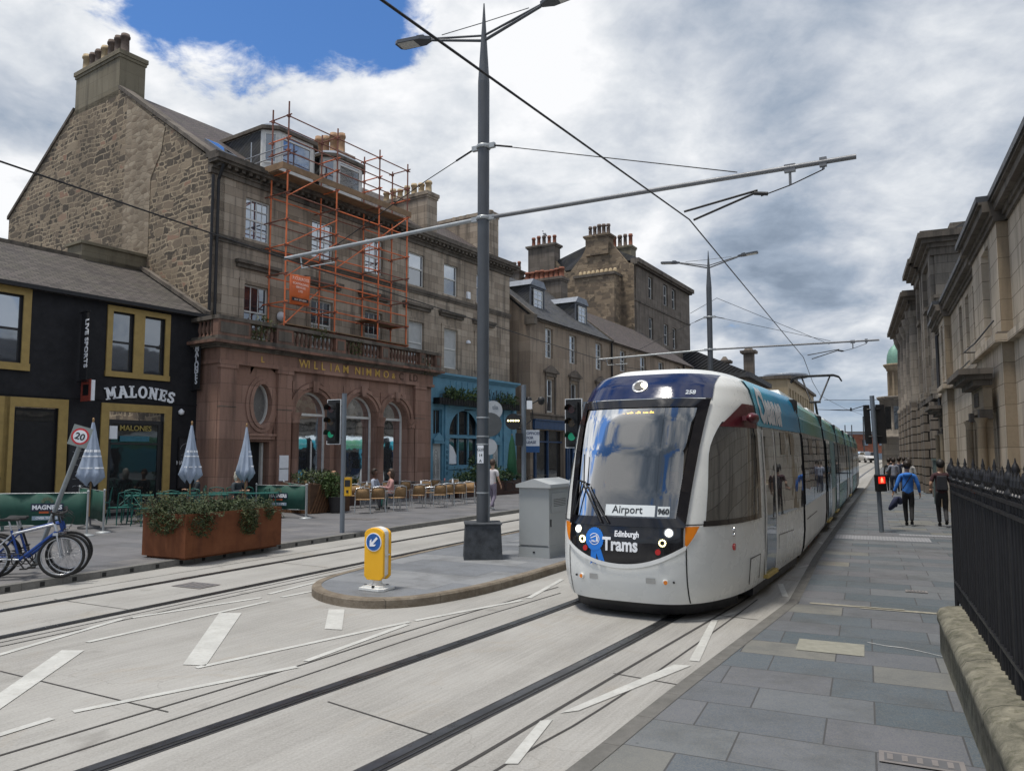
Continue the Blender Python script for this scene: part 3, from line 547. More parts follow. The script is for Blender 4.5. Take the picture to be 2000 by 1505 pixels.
# dormers: canted fronts, slate cheeks, lead roofs
def dormer(x0,x1,z0,z1,yf,yb,label=None):
    d=MB(); cw=.45; ym=yf+.45
    pl=[(x0,ym),(x0+cw,yf),(x1-cw,yf),(x1,ym),(x1,yb),(x0,yb)]
    d.prism(pl,z0,z1,'z',0); d.prism([(p[0]+(.12 if p[0]>(x0+x1)/2 else -.12),p[1]-(.12 if p[1]<yb else 0)) for p in pl],z1,z1+.14,'z',1)
    c=[(x0+.3,ym+.2),(x0+cw+.1,yf+.3),(x1-cw-.1,yf+.3),(x1-.3,ym+.2),(x1-.3,yb),(x0+.3,yb)]
    o=[(p[0]+(.1 if p[0]>(x0+x1)/2 else -.1),p[1]-(.1 if p[1]<yb else 0)) for p in pl]; n=6
    d.add([(p[0],p[1],z1+.14) for p in o]+[(p[0],p[1],z1+.42) for p in c],[(i,(i+1)%n,n+(i+1)%n,n+i) for i in range(n)]+[tuple(range(n,2*n))],2)
    d.box(x0-.01,x0,ym+.1,yb,z0,z1-.02,3); d.box(x1,x1+.01,ym+.1,yb,z0,z1-.02,3)
    o=d.build('dormer',[mWF,mSTC,mLEAD,mSLG],tb)
    window(o,x0+cw+.12,x1-cw-.12,z0+.35,z1-.12,yf-.03,mWF,1,1,.12,mGLB,mGLB)
    for sx in (0,1):
        A=(x0,ym) if sx==0 else (x1-cw,yf); B=(x0+cw,yf) if sx==0 else (x1,ym); ang=math.atan2(B[1]-A[1],B[0]-A[0]); L=math.dist(A,B)
        M=Matrix.Translation((A[0],A[1],0))@Matrix.Rotation(ang,4,'Z'); window(o,.09,L-.09,z0+.35,z1-.12,-.03,mWF,1,1,0,mGL,mGL,.05,M)
dormer(2.75,5.35,12.95,14.62,.5,4.2); dormer(5.75,8.1,12.95,14.55,.5,4.0)
# downpipe on corner, gutter
m=MB(); m.path([(.16,-.40,12.1),(.16,-.12,11.6),(.16,-.12,6.3)],.055,8); m.build('downpipe',mBLK,tb); m=MB(); m.path([(-.06,-.12,11.7),(-.06,-.12,.2)],.05,8)
m.build('downpipe',mBLK,tb)
m=MB(); m.lathe([(.17,0),(.19,.03),(.19,.07),(.05,.2)],0,0,12,0,Matrix.Translation((3.05,0,7.18))@Matrix.Rotation(R(90),4,'X')); m.build('alarm_box',mWHT,tb); m=MB(); m.box(14.6,14.85,-.1,0,9.9,10.25); m.build('alarm_box',mWHT,tb); m=MB(); m.lathe([(.12,0),(.13,.1),(.05,.16)],14.7,-.08,10,0,Matrix.Translation((0,0,7.6))); m.build('alarm_box',mWHT,tb)
# ---------------------------------------------------------------- red sandstone shopfront
sf=thing('sandstone_shopfront','red sandstone shopfront with three arches, oval window and balustraded roof below the scaffolding','shopfront',BL,BR)
N=1.15; X0,X1=-.35,10.55; yF=-N
m=MB()
AR=[(2.87,4.56,3.73),(5.35,7.1,6.22),(7.4,8.98,8.20)]   # arches
AR=[(2.85,4.6),(5.35,7.10),(7.42,8.98)]; SP=3.45
def archpts(a,b,sp,n=14):
    c=(a+b)/2; r=(b-a)/2; return [(c-r*math.cos(math.pi*i/n),sp+r*math.sin(math.pi*i/n)) for i in range(n+1)]
# plain wall left part with oval + door
def wall_oval(m,x0,x1,z0,z1,cx,cz,rx,rz,y,dep,n=28):
    per=[]; 
    for i in range(n):
        t=2*math.pi*i/n; c,s=math.cos(t),math.sin(t); k=min((x1-cx)/abs(c) if c>0 else (cx-x0)/max(1e-9,-c),(z1-cz)/abs(s) if s>0 else (cz-z0)/max(1e-9,-s)) if abs(c)>1e-6 and abs(s)>1e-6 else ((x1-cx if c>0 else cx-x0) if abs(s)<1e-6 else (z1-cz if s>0 else cz-z0))
        per.append((cx+c*k,cz+s*k))
    inn=[(cx+rx*math.cos(2*math.pi*i/n),cz+rz*math.sin(2*math.pi*i/n)) for i in range(n)]
    vs=[(p[0],y,p[1]) for p in per]+[(p[0],y,p[1]) for p in inn]+[(p[0],y+dep,p[1]) for p in inn]
    m.add(vs,[(i,(i+1)%n,n+(i+1)%n,n+i) for i in range(n)]+[(n+i,n+(i+1)%n,2*n+(i+1)%n,2*n+i) for i in range(n)],0)
wall(m,X0,.92,-.3,5.05,(),yF); wall_oval(m,.92,1.95,2.7,5.05,1.40,3.72,.40,.72,yF,.3); wall(m,.92,1.95,-.3,2.7,((.92,1.78,-.3,2.42),),yF,.5); wall(m,1.95,2.72,-.3,5.05,(),yF)
for r,p in ((.66,.05),(.52,.09)):
    n=28; o=[(1.40+ (r)*math.cos(2*math.pi*i/n),3.72+(r+.32)*math.sin(2*math.pi*i/n)) for i in range(n)]; q=[(1.40+(r-.13)*math.cos(2*math.pi*i/n),3.72+(r+.19)*math.sin(2*math.pi*i/n)) for i in range(n)]
    m.add([(a,yF-p,b) for a,b in o]+[(a,yF-p,b) for a,b in q]+[(a,yF,b) for a,b in o]+[(a,yF,b) for a,b in q],[(i,(i+1)%n,n+(i+1)%n,n+i) for i in range(n)]+[(i,2*n+i,2*n+(i+1)%n,(i+1)%n) for i in range(n)]+[(n+i,3*n+i,3*n+(i+1)%n,n+(i+1)%n) for i in range(n)])
# arcade
xs=2.72
for a,b in AR:
    wall(m,xs,a,-.3,SP,(),yF); pts=archpts(a,b,SP); n=len(pts)
    lo=[(xs if i==0 else p[0],p[1]) for i,p in enumerate(pts)]
    nxt={2.85:4.975,5.35:7.26,7.42:9.1}[a]
    top=[(min(max(p[0],a),b),5.05) for p in pts]
    m.add([(p[0],yF,p[1]) for p in pts]+[(p[0],yF,p[1]) for p in top]+[(p[0],yF+.45,p[1]) for p in pts],[(i,i+1,n+i+1,n+i) for i in range(n-1)]+[(i,2*n+i,2*n+i+1,i+1) for i in range(n-1)],0)
    m.quad((xs,yF,SP),(a,yF,SP),(a,yF,5.05),(xs,yF,5.05)); m.quad((a,yF,-.3),(a,yF+.45,-.3),(a,yF+.45,SP),(a,yF,SP)); m.quad((b,yF,-.3),(b,yF+.45,-.3),(b,yF+.45,SP),(b,yF,SP)); 
    # archivolt
    c=(a+b)/2; r=(b-a)/2
    for r0,r1,p in ((r+.02,r+.14,.05),(r+.16,r+.30,.10)):
        k=16; A=[(c-r0*math.cos(math.pi*i/k),SP+r0*math.sin(math.pi*i/k)) for i in range(k+1)]; B=[(c-r1*math.cos(math.pi*i/k),SP+r1*math.sin(math.pi*i/k)) for i in range(k+1)]; n2=k+1
        m.add([(u,yF-p,v) for u,v in A]+[(u,yF-p,v) for u,v in B]+[(u,yF,v) for u,v in A]+[(u,yF,v) for u,v in B],[(i,i+1,n2+i+1,n2+i) for i in range(k)]+[(i,2*n2+i,2*n2+i+1,i+1) for i in range(k)]+[(n2+i,3*n2+i,3*n2+i+1,n2+i+1) for i in range(k)])
    m.prism([(c-.1,SP+r-.03),(c+.1,SP+r-.03),(c+.15,SP+r+.38),(c-.15,SP+r+.38)],yF-.17,yF-.1,'y')
    for sgn in (-1,1): m.prism([(c+sgn*.35,SP+r+.32),(c+sgn*(r+.12),SP+r+.32),(c+sgn*(r+.12),SP+r-.1)],yF-.03,yF,'y')
    xs=b
wall(m,xs,X1,-.3,5.05,(),yF)
m.quad((X0,yF,-.3),(X0,0,-.3),(X0,0,5.05),(X0,yF,5.05)); m.quad((X1,yF,-.3),(X1,0,-.3),(X1,0,5.05),(X1,yF,5.05))
# pilasters and columns
for a,b in ((-.33,.28),(2.02,2.62),(9.35,10.0)):
    m.box(a,b,yF-.13,yF,-.3,5.0); m.box(a-.05,b+.05,yF-.18,yF,-.3,.5); m.box(a-.05,b+.05,yF-.17,yF,4.85,5.0); m.box(a-.01,b+.01,yF-.14,yF,3.55,3.58,1)
for x in (4.975,7.26,9.15,2.85):
    m.lathe([(.19,.1),(.19,.45),(.15,.5),(.145,3.1),(.17,3.12),(.17,3.17),(.15,3.2),(.22,3.42),(.24,3.5)],x,yF-.06,14)
m.box(.9,1.95,yF-.08,yF,2.5,2.62); m.box(.86,2.0,yF-.12,yF,2.62,2.7)
# frieze + cornice + parapet
m.box(X0-.05,X1+.05,yF-.16,0,5.0,5.12); m.box(X0,X1,yF-.10,0,5.12,5.52); z=5.52
for p,h in ((.2,.06),(.30,.06),(.44,.09),(.38,.05)): m.box(X0-p,X1+p,yF-p,.0,z,z+h,1 if h<.08 else 2); z+=h
m.build('wall',[mRED,mSTC,mREDD],sf)
for s in (0,1): pass
mF=MB(); mG=MB()
for a,b in AR:
    y=yF+.32; pts=archpts(a+.0,b-.0,SP); inn=archpts(a+.07,b-.07,SP); n=len(pts)
    mF.add([(p[0],y,p[1]) for p in pts]+[(p[0],y,p[1]) for p in inn]+[(p[0],y+.06,p[1]) for p in inn],[(i,i+1,n+i+1,n+i) for i in range(n-1)]+[(n+i,n+i+1,2*n+i+1,2*n+i) for i in range(n-1)])
    mF.box(a,a+.07,y,y+.06,0,SP); mF.box(b-.07,b,y,y+.06,0,SP); mF.box(a+.07,b-.07,y-.02,y+.06,SP-.02,SP+.07)
    if a<3: mF.box(a+1.1,a+1.15,y+.01,y+.05,.1,2.5)
    mG.prism(inn+[(b-.07,.05),(a+.07,.05)],y+.03,y+.04,'y')
fr=mF.build('window',mWF,sf); mG.build('pane',mGLD,fr)
m=MB(); n=28; o=[(1.40+.41*math.cos(2*math.pi*i/n),3.72+.73*math.sin(2*math.pi*i/n)) for i in range(n)]; q=[(1.40+.34*math.cos(2*math.pi*i/n),3.72+.66*math.sin(2*math.pi*i/n)) for i in range(n)]
m.add([(a,yF+.16,b) for a,b in o]+[(a,yF+.16,b) for a,b in q]+[(a,yF+.28,b) for a,b in q],[(i,(i+1)%n,n+(i+1)%n,n+i) for i in range(n)]+[(n+i,n+(i+1)%n,2*n+(i+1)%n,2*n+i) for i in range(n)]); fr=m.build('oval_window',mWF,sf)
m=MB(); m.prism(q,yF+.24,yF+.25,'y'); m.build('pane',plain('etched_glass',(.16,.155,.15),.25,0,.15,2),fr)
m=MB(); m.box(.95,1.75,yF+.42,yF+.46,0,2.4); m.box(1.68,1.76,yF+.3,yF+.42,.1,2.4,1); m.build('door',[mBLK,mWF],sf)
# balustrade
m=MB(); zb=z; top=6.55; yy0=yF-.28
m.box(X0-.28,X1+.28,yy0-.08,yy0+.26,zb,zb+.10,1); m.box(X0-.30,X1+.30,yy0-.09,yy0+.27,top-.13,top,1)
for xx in (X0-.28,X1+.0): m.box(xx,xx+.26,yy0+.1,0,zb,zb+.1,1); m.box(xx-.02,xx+.28,yy0+.1,0,top-.13,top,1)
piers=[(X0-.27,.62),(1.72,2.45),(4.5,5.0),(7.0,7.45),(9.4,9.75),(X1-.1,X1+.27)]
for a,b in piers: m.box(a,b,yy0-.06,yy0+.24,zb+.1,top-.13); m.box(a+.08,b-.08,yy0-.075,yy0-.06,zb+.2,top-.22,1)
bal=m.build('balustrade',[mREDD,mSTC],sf)
prof=[(.055,0),(.055,.05),(.03,.08),(.07,.2),(.075,.26),(.035,.44),(.05,.48),(.05,.52)]
m=MB(); m.lathe([(r,zb+.1+q*(top-.13-zb-.1)/.52) for r,q in prof],0,0,8); B0_=None
def baluster(x,y):
    global B0_
    if B0_ is None: B0_=m.build('baluster',mREDD,bal)
    else: o=B0_.copy(); col.objects.link(o); o.location=(x,y,0); return
    B0_.location=(x,y,0)
for (a,b),(c,d) in zip(piers,piers[1:]):
    k=max(1,int((c-b)/.19))
    for i in range(k): baluster(b+(c-b)*(i+.5)/k,yy0+.09)
for i in range(4): baluster(X0-.15,yy0+.45+i*.22)
def lettering(par,s,x,z,size,mat,y,sx=1,space=1,bold=.003,name='lettering',al='LEFT'): return text(name,s,size,upM(x,y,z),mat,par,.008,bold,al,sx,space)
mFADE=plain('worn_letter',(.09,.05,.035),.8)
for s,x,sc,mm in (('W',2.93,1.1,mGLT),('I',3.34,1,mGLT),('L',3.62,1,mGLT),('L',3.98,1,mGLT),('I',4.42,1,mGLT),('A',4.66,1,mGLT),('M',5.08,1,mGLT),('N',5.72,1,mGLT),('I',6.12,1,mGLT),('M',6.34,1,mGLT),('M',6.84,1,mGLT),('O',7.34,1,mGLT),('&',7.86,.8,mGLT),('C',8.3,1,mFADE),('L',8.95,1,mFADE),('D',9.2,1,mFADE)): lettering(sf,s,x,5.17,.42*(.8 if s=='&' else 1),mm,yF-.112,.98)
lettering(sf,'L',1.25,5.18,.3,mGLT,yF-.112)
m=MB(); m.box(2.12,2.52,yF-.15,yF-.132,1.05,1.95,0); m.box(2.12,2.52,yF-.156,yF-.15,1.47,1.49,1); tag(m.build('menu_board',[mWHT,mBLK],None,loc=BL,rotz=BR),'white framed menu board on red sandstone pilaster beside arch','menu board')
# weeds growing on the balustrade
mLF=leafmat('green_leaf',[(.03,.055,.018),(.06,.10,.03),(.11,.16,.05)]); mLO=leafmat('olive_leaf',[(.04,.055,.02),(.09,.10,.035),(.17,.15,.06)]); mLD=leafmat('dark_leaf',[(.012,.03,.012),(.035,.07,.025),(.08,.13,.05)])
for i,(x,zz,rx,lb) in enumerate(((1.25,6.45,.55,'straggly weeds on the balustrade below the leftmost upper window'),(3.75,6.5,.6,'weeds sprouting on the balustrade between scaffold legs'),(5.5,6.2,.5,'green weed trailing over the middle of the balustrade'),(9.75,5.85,.5,'weeds on the cornice at the right end of the balustrade'),(.95,5.95,.35,'small weed tuft in the left balusters'))):
    m=MB(); leaves(m,(x,yy0+.02,zz),(rx,.22,.33),130,.11)
    for k in range(14): a=random.uniform(-rx,rx)*.8; m.tube((x+a*.5,yy0+.1,zz-.25),(x+a,yy0+random.uniform(-.2,.2),zz+random.uniform(.1,.5)),.006,.003,4)
    tag(m.build('weed',mLO,None,loc=BL,rotz=BR),lb,'plant',group='weeds on the balustrade')
# ---------------------------------------------------------------- black pub
pb=thing('black_pub','low black painted pub with mustard window surrounds and slate roof','pub',BL,BR)
PX0=-13; ez=6.72
W1=(-3.30,-2.62,4.52,6.38); W1b=(-2.28,-1.58,4.52,6.38); W2=(-7.6,-5.82,4.5,6.42)
D1=(-5.92,-4.76,.2,3.3); D2=(-3.30,-1.5,.2,3.3); D0=(-7.6,-6.3,.2,3.3)
m=MB(); wall(m,PX0,-.02,-.3,ez,[W1,W1b,W2,D1,D2,D0],-.02,.2); m.box(PX0,-.02,-.05,-.02,3.62,3.66,0); m.build('wall',mBLKW,pb)
def surround(x0,x1,z0,z1,w=.2,bottom=True,mull=()):
    m=MB(); y=(-.07,-.018)
    m.box(x0-w,x0,*y,z0,z1); m.box(x1,x1+w,*y,z0,z1); m.box(x0-w,x1+w,*y,z1,z1+w); 
    if bottom: m.box(x0-w-.02,x1+w+.02,-.10,-.018,z0-w,z0)
    for a,b in mull: m.box(a,b,*y,z0,z1)
    return m.build('window_surround' if bottom else 'door_surround',mGOLD,pb)
surround(-3.30,-1.58,4.52,6.38,.17,True,((-2.62,-2.28),)); surround(-7.6,-5.82,4.5,6.42,.2); surround(-5.92,-4.76,.2,3.3,.26,False); surround(-3.30,-1.5,.2,3.3,.24,False); surround(-7.6,-6.3,.2,3.3,.26,False)
mPF=plain('dark_window_frame',(.02,.02,.022),.5)
for a in (W1,W1b,W2): window(pb,*a,.06,mPF,1,1,.5,mGL,mGL if a is not W2 else mGLB,.05)
window(pb,-3.28,-1.52,.3,3.05,.05,mPF,1,1,.27,mGLD,mGLD,.12,None,'shop_window')
for a in (D1,D0): m=MB(); m.box(a[0],a[1],.06,.1,.2,3.28); m.box(a[0]+.08,a[1]-.08,.05,.06,2.9,3.2,1); m.build('door',[mBLK,mGLD],pb)
m=MB(); m.prism([(-.25,ez-.05),(4.0,8.85),(4.15,8.85),(4.15,8.6),(0,ez-.1)],PX0,-.1,'x'); m.build('roof',mSLB,pb)
m=MB(); m.prism([(-.25,ez),(4.0,8.9),(4.0,9.05),(-.25,ez+.14)],-.28,-.06,'x'); m.build('skew_coping',mSTC,pb); m=MB(); m.box(PX0,-.1,3.9,4.3,8.8,8.93); m.build('ridge',mSTC,pb)
m=MB(); m.box(PX0,-.05,-.32,-.2,ez-.12,ez,0); m.path([(-.2,-.26,ez-.1),(-.2,-.1,ez-.5),(-.2,-.1,.1)],.045,8); m.build('gutter',mBLK,pb)
m=MB(); m.box(-2.4,-.06,3.9,4.9,8.6,9.35); m.box(-2.48,-.06,3.82,4.98,9.35,9.45); m.build('chimney',mREND,pb)
lettering(pb,'MALONES',-2.4,2.72,.23,plain('faded_gilt',(.30,.23,.06),.6),.035,1,1,.004,'window_lettering','CENTER')
m=MB(); m.box(-2.9,-1.95,.02,.035,2.38,2.55); m.build('window_strip',plain('teal_strip',(.03,.13,.18),.4),pb)
m=MB(); m.box(-3.24,-3.0,.0,.03,2.45,2.85); m.build('notice',mWHT,pb)
# slab serif letters for MALONES on an arch
def slab(mb,ch,T,h=.5,w=.36,t=.105,sf=.06,d=.04):
    def box(x0,x1,z0,z1): mb.prism([(x0,z0),(x1,z0),(x1,z1),(x0,z1)],-d,0,'y',0,T)
    def bar(x0,z0,x1,z1,tt=None):
        tt=(tt or t)/2*1.12; mb.prism([(x0-tt,z0),(x0+tt,z0),(x1+tt,z1),(x1-tt,z1)],-d*.97,0,'y',0,T)
    def serif(x,z,ww=.2): box(x-ww/2,x+ww/2,z,z+sf) if z<h/2 else box(x-ww/2,x+ww/2,h-sf,h)
    if ch=='M': w=.46; box(.05,.05+t*.8,0,h); box(w-.05-t*.8,w-.05,0,h); bar(.09,h,w/2,.12,t*.9); bar(w-.09,h,w/2,.12,t*.9); serif(.08,0,.18); serif(w-.08,0,.18); serif(.06,h,.15); serif(w-.06,h,.15)
    elif ch=='A': w=.42; bar(.06,0,w/2,h); bar(w-.06,0,w/2,h); box(.1,w-.1,.14,.2); serif(.06,0,.17); serif(w-.06,0,.17); box(w/2-.11,w/2+.05,h-sf,h)
    elif ch=='L': w=.33; box(.06,.06+t,0,h); box(.0,w,0,sf*1.2); serif(.11,h,.22); box(w-.06,w,0,.17)
    elif ch=='N': w=.42; box(.05,.05+t*.75,0,h); box(w-.05-t*.75,w-.05,0,h); bar(.08,h,w-.08,0,t*1.05); serif(.08,0,.17); serif(.07,h,.15); serif(w-.08,h,.17)
    elif ch=='E': w=.34; box(.05,.05+t,0,h); box(0,w,0,sf*1.2); box(0,w,h-sf*1.2,h); box(.1,w-.08,h/2-.03,h/2+.035); box(w-.055,w,0,.16); box(w-.055,w,h-.16,h); box(w-.12,w-.07,h/2-.08,h/2+.08)
    elif ch=='O':
        w=.42; k=22
        for i in range(k):
            a,b=2*math.pi*i/k,2*math.pi*(i+1)/k; mb.prism([(w/2+.2*math.cos(a),h/2+.26*math.sin(a)),(w/2+.2*math.cos(b),h/2+.26*math.sin(b)),(w/2+.1*math.cos(b),h/2+.175*math.sin(b)),(w/2+.1*math.cos(a),h/2+.175*math.sin(a))],-d,0,'y',0,T)
    elif ch=='S':
        w=.34; pts=[(.29,.37),(.26,.42),(.17,.455),(.085,.42),(.06,.355),(.10,.29),(.18,.25),(.26,.21),(.285,.14),(.25,.075),(.165,.045),(.075,.08),(.05,.14)]
        for a,b in zip(pts,pts[1:]):
            v=Vector((b[0]-a[0],b[1]-a[1])).normalized(); n=Vector((-v.y,v.x))*.048; e=v*.015; mb.prism([(a[0]+n.x-e.x,a[1]+n.y-e.y),(b[0]+n.x+e.x,b[1]+n.y+e.y),(b[0]-n.x+e.x,b[1]-n.y+e.y),(a[0]-n.x-e.x,a[1]-n.y-e.y)],-d*random.uniform(.9,1),0,'y',0,T)
        box(.24,.30,.34,h-.02); box(.035,.095,.02,.17)
    return w
def arc_word(word,x0,x1,z0,rise,y,name,sc=1.):
    ws={'M':.46,'A':.42,'L':.33,'O':.42,'N':.42,'E':.34,'S':.34}; tot=sum(ws[c]*1. for c in word)+.035*(len(word)-1); k=(x1-x0)/tot; x=x0; mid=(x0+x1)/2
    for c in word:
        w=ws[c]*k; u=(x+w/2-mid)/((x1-x0)/2); zz=z0+rise*(1-u*u); a=math.atan2(-2*u*rise,(x1-x0)/2)
        m=MB(); T=Matrix.Translation((x+w/2,y,zz))@Matrix.Rotation(-a,4,'Y')@Matrix.Translation((-w/2,0,0))@Matrix.Scale(k,4); slab(m,c,T); m.build(name,mWHT,pb); x+=w+.035*k
arc_word('MALONES',-3.42,-1.22,3.62,.13,-.05,'sign_letter')
# hanging banners and box signs (lifted-away things)
def vbanner(x,z0,z1,word,label,prot,wd,stack):
    t=thing('hanging_banner',label,'banner',at3(x,0,0),BR)
    m=MB(); m.box(-.012,.012,-.1-wd,-.1,z0,z1); m.build('cloth',plain('black_cloth',(.012,.012,.014),.8),t)
    m=MB()
    for zz in (z0-.04,z1+.02): m.tube((0,-.02,zz),(0,-.16-wd,zz),.018)
    m.build('bracket',mBLK,t)
    if stack:
        n=len(word)
        for i,c in enumerate(word): text('lettering',c,.29,Matrix.Translation((-.02,-.1-wd/2,z1-.42-i*(z1-z0-.6)/(n-1)))@Matrix.Rotation(R(-90),4,'Z')@Matrix.Rotation(R(90),4,'X'),mWHT,t,.004,.008)
    else: text('lettering',word,.26,Matrix.Translation((-.02,-.1-wd*.62,z1-.2))@Matrix.Rotation(R(-90),4,'Z')@Matrix.Rotation(R(90),4,'X')@Matrix.Rotation(R(-90),4,'Z'),mWHT,t,.004,.008,'LEFT')
def at3(s,n,z): # facade coordinates -> world
    return (BL[0]+s*math.sin(R(33.9))+n*math.cos(R(33.9)),BL[1]+s*math.cos(R(33.9))-n*math.sin(R(33.9)),z)
vbanner(-4.25,4.15,6.15,'LIVE SPORTS','black vertical banner reading LIVE SPORTS on the pub wall','l',.42,False)
vbanner(-.55,4.15,5.85,'MALONES','black vertical banner reading MALONES at the right end of the pub','m',.36,True)
t=thing('pub_sign','small red and black projecting box sign below the LIVE SPORTS banner','sign',at3(-4.1,0,0),BR)
m=MB(); m.box(-.06,.06,-.6,-.08,3.55,4.15,0); m.box(-.075,-.06,-.62,-.06,3.53,4.17,1); m.box(-.08,-.075,-.5,-.18,3.7,4.02,2); m.build('sign_box',[mWHT,plain('sign_red',(.25,.05,.035),.5),mBLK],t); m=MB(); m.tube((0,0,4.05),(0,-.5,4.05),.02); m.build('bracket',mBLK,t)
# chalkboards
def chalk(x0,x1,z0,z1,label,word=None):
    t=thing('chalkboard',label,'chalkboard',at3(x0,0,0),BR); w=x1-x0
    m=MB(); m.box(0,w,-.06,-.03,z0,z1,0); 
    for a,b,c,d in ((0,w,z1,z1+.04),(0,w,z0-.04,z0),(-.04,0,z0-.04,z1+.04),(w,w+.04,z0-.04,z1+.04)): m.box(a,b,-.075,-.03,c,d,1)
    m.build('board',[plain('slate_board',(.022,.023,.027),.7),mBLK],t)
    mC=plain('chalk',(.42,.43,.45),.9); m=MB(); rr=random.Random(3)
    if word:
        text('chalk_lettering',word,.17,upM(w/2,-.063,(z0+z1)/2-.05),mC,t,.002,.006)
        for k in range(26):
            a=rr.uniform(0,6.28); R0=rr.uniform(.16,.3); zz=(z0+z1)/2+math.sin(a)*R0*1.5; xx=w/2+math.cos(a)*R0*.8
            if abs(zz-(z0+z1)/2)>.14: m.tube((xx-.05,-.064,zz),(xx+.05,-.064,zz+rr.uniform(-.04,.04)),.005,.003,4)
        for k in range(18):
            a=math.pi*k/17; m.tube((w/2-.24*math.cos(a),-.064,z1-.35+.2*math.sin(a)),(w/2-.24*math.cos(a+.17),-.064,z1-.35+.2*math.sin(a+.17)),.006,.006,4)
    else:
        for z in [z1-.25-i*.2 for i in range(int((z1-z0-.3)/.2))]:
            x=.08+rr.uniform(0,.12)
            while x<w-.12:
                l=rr.uniform(.05,.13); m.path([(x,-.064,z+rr.uniform(-.02,.03)),(x+l/2,-.064,z+rr.uniform(-.03,.04)),(x+l,-.064,z+rr.uniform(-.02,.03))],.006,4); x+=l+.03
    m.build('chalk_marks',mC,t)
chalk(-4.42,-3.7,.75,2.5,'tall black chalkboard menu between pub doorway and window')
chalk(-.95,-.38,.9,2.5,'black chalkboard with ornate white MALONES lettering at the pub corner','MALONES')
m=MB(); m.lathe([(.02,0),(.08,.03),(.1,.12),(.02,.2)],-.95,-.1,10,0,Matrix.Translation((0,0,3.28))); tag(m.build('alarm_box',mWHT,None,loc=BL,rotz=BR),'small white shield shaped alarm box on the black pub wall','alarm box')
# ---------------------------------------------------------------- blue shopfront
bs=thing('blue_shopfront','bright blue carved wooden shopfront with arched window and small doors','shopfront',BL,BR)
BX0,BX1,by=10.78,18.2,-.62
m=MB(); hl=[(11.35,12.0,2.9,4.1),(11.35,12.0,.1,2.6),(12.55,14.9,1.5,4.2),(16.0,16.75,2.9,4.1),(16.1,16.7,.1,2.6)]
wall(m,BX0,BX1,-.3,5.75,hl,by,.35); m.quad((BX1,by,-.3),(BX1,0,-.3),(BX1,0,5.75),(BX1,by,5.75)); m.quad((BX0,by,-.3),(BX0,0,-.3),(BX0,0,5.75),(BX0,by,5.75))
z=5.6
for p,h in ((.06,.06),(.12,.06),(.2,.1)): m.box(BX0,BX1+p,by-p,0,z,z+h); z+=h
for a,b in ((BX0,11.15),(12.15,12.45),(15.0,15.3),(15.75,15.95),(17.0,17.25),(17.8,BX1)): m.box(a,b,by-.07,by,0,4.5); m.box(a-.04,b+.04,by-.11,by,4.4,4.55); m.box(a-.03,b+.03,by-.1,by,2.72,2.84); m.box(a-.02,b+.02,by-.1,by,0,.4)
for c in (11.68,16.4):
    m.prism([(c-.36,2.62),(c+.36,2.62),(c+.36,2.72),(c,3.02),(c-.36,2.72)],by-.1,by,'y'); m.box(c-.38,c+.38,by-.13,by,2.5,2.6)
for k in range(6): x=12.6+k*.45; m.box(x-.02,x+.02,by-.03,by,4.6,5.5)
m.box(12.45,15.0,by-.09,by,2.78,2.88); m.box(12.45,15.0,by-.05,by,.2,.26); m.box(12.45,15.0,by-.05,by,1.3,1.42)
m.build('wall',mBLUE,bs)
m=MB(); c=(12.55+14.9)/2; r=1.17; y=by+.1
k=16; A=[(c-r*math.cos(math.pi*i/k),2.95+r*math.sin(math.pi*i/k)) for i in range(k+1)]
m.prism([(12.55,2.88),(12.55,4.2)]+[(max(12.551,p[0]),p[1]) for p in A[1:k//2+1]][::-1][::-1] if False else [(12.55,4.2)]+[(c,4.2)]+A[:k//2+1][::-1],by+.02,by+.06,'y'); m.prism([(14.9,4.2),(c,4.2)][::-1]+[(14.9,4.2)][:0]+A[k//2:]+[(14.9,4.2)],by+.02,by+.06,'y')
m.box(13.3,13.38,y-.02,y+.05,1.5,4.1); m.box(14.1,14.18,y-.02,y+.05,1.5,4.1); m.box(12.55,14.9,y-.02,y+.05,2.82,2.95)
fr=m.build('arched_window',mBLUE,bs); m=MB(); m.box(12.55,14.9,by+.2,by+.22,1.5,4.2); m.prism([(12.6,1.55),(13.5,1.55),(13.35,1.9),(13.05,2.35),(12.6,2.6)],by+.17,by+.19,'y',1); m.build('pane',[mGLD,mWHT],fr)
for a,b,c_,d in hl[:1]+hl[3:4]: window(bs,a,b,c_,d,by+.12,mBLUE,2,1,0,mGLD,mGLD,.05)
mWP=plain('white_carved_door',(.5,.51,.5),.6,0,.15,3)
for a,b,c_,d in hl[1:2]+hl[4:5]:
    m=MB(); m.box(a,b,by+.1,by+.15,c_,d); 
    for k in range(5): m.path([(a+.1+.05*math.sin(j+k),by+.095,c_+.3+j*.2+k*.04) if False else ((a+b)/2+(.06+.04*k)*math.cos(j*.52),by+.095,1.3+(.3+.16*k)*math.sin(j*.52)) for j in range(13)],.008,4,1)
    m.build('door',[mWP,plain('door_line',(.2,.2,.2),.7)],bs)
for x in (12.3,15.15): 
    for i,ch in enumerate('LOUNGE' if x<13 else 'LOUNGE'): text('lettering',ch,.2,upM(x,by-.078,2.3-i*.25),mBLUED if False else plain('dark_blue_letter',(.02,.08,.13),.6),bs,.006,.006)
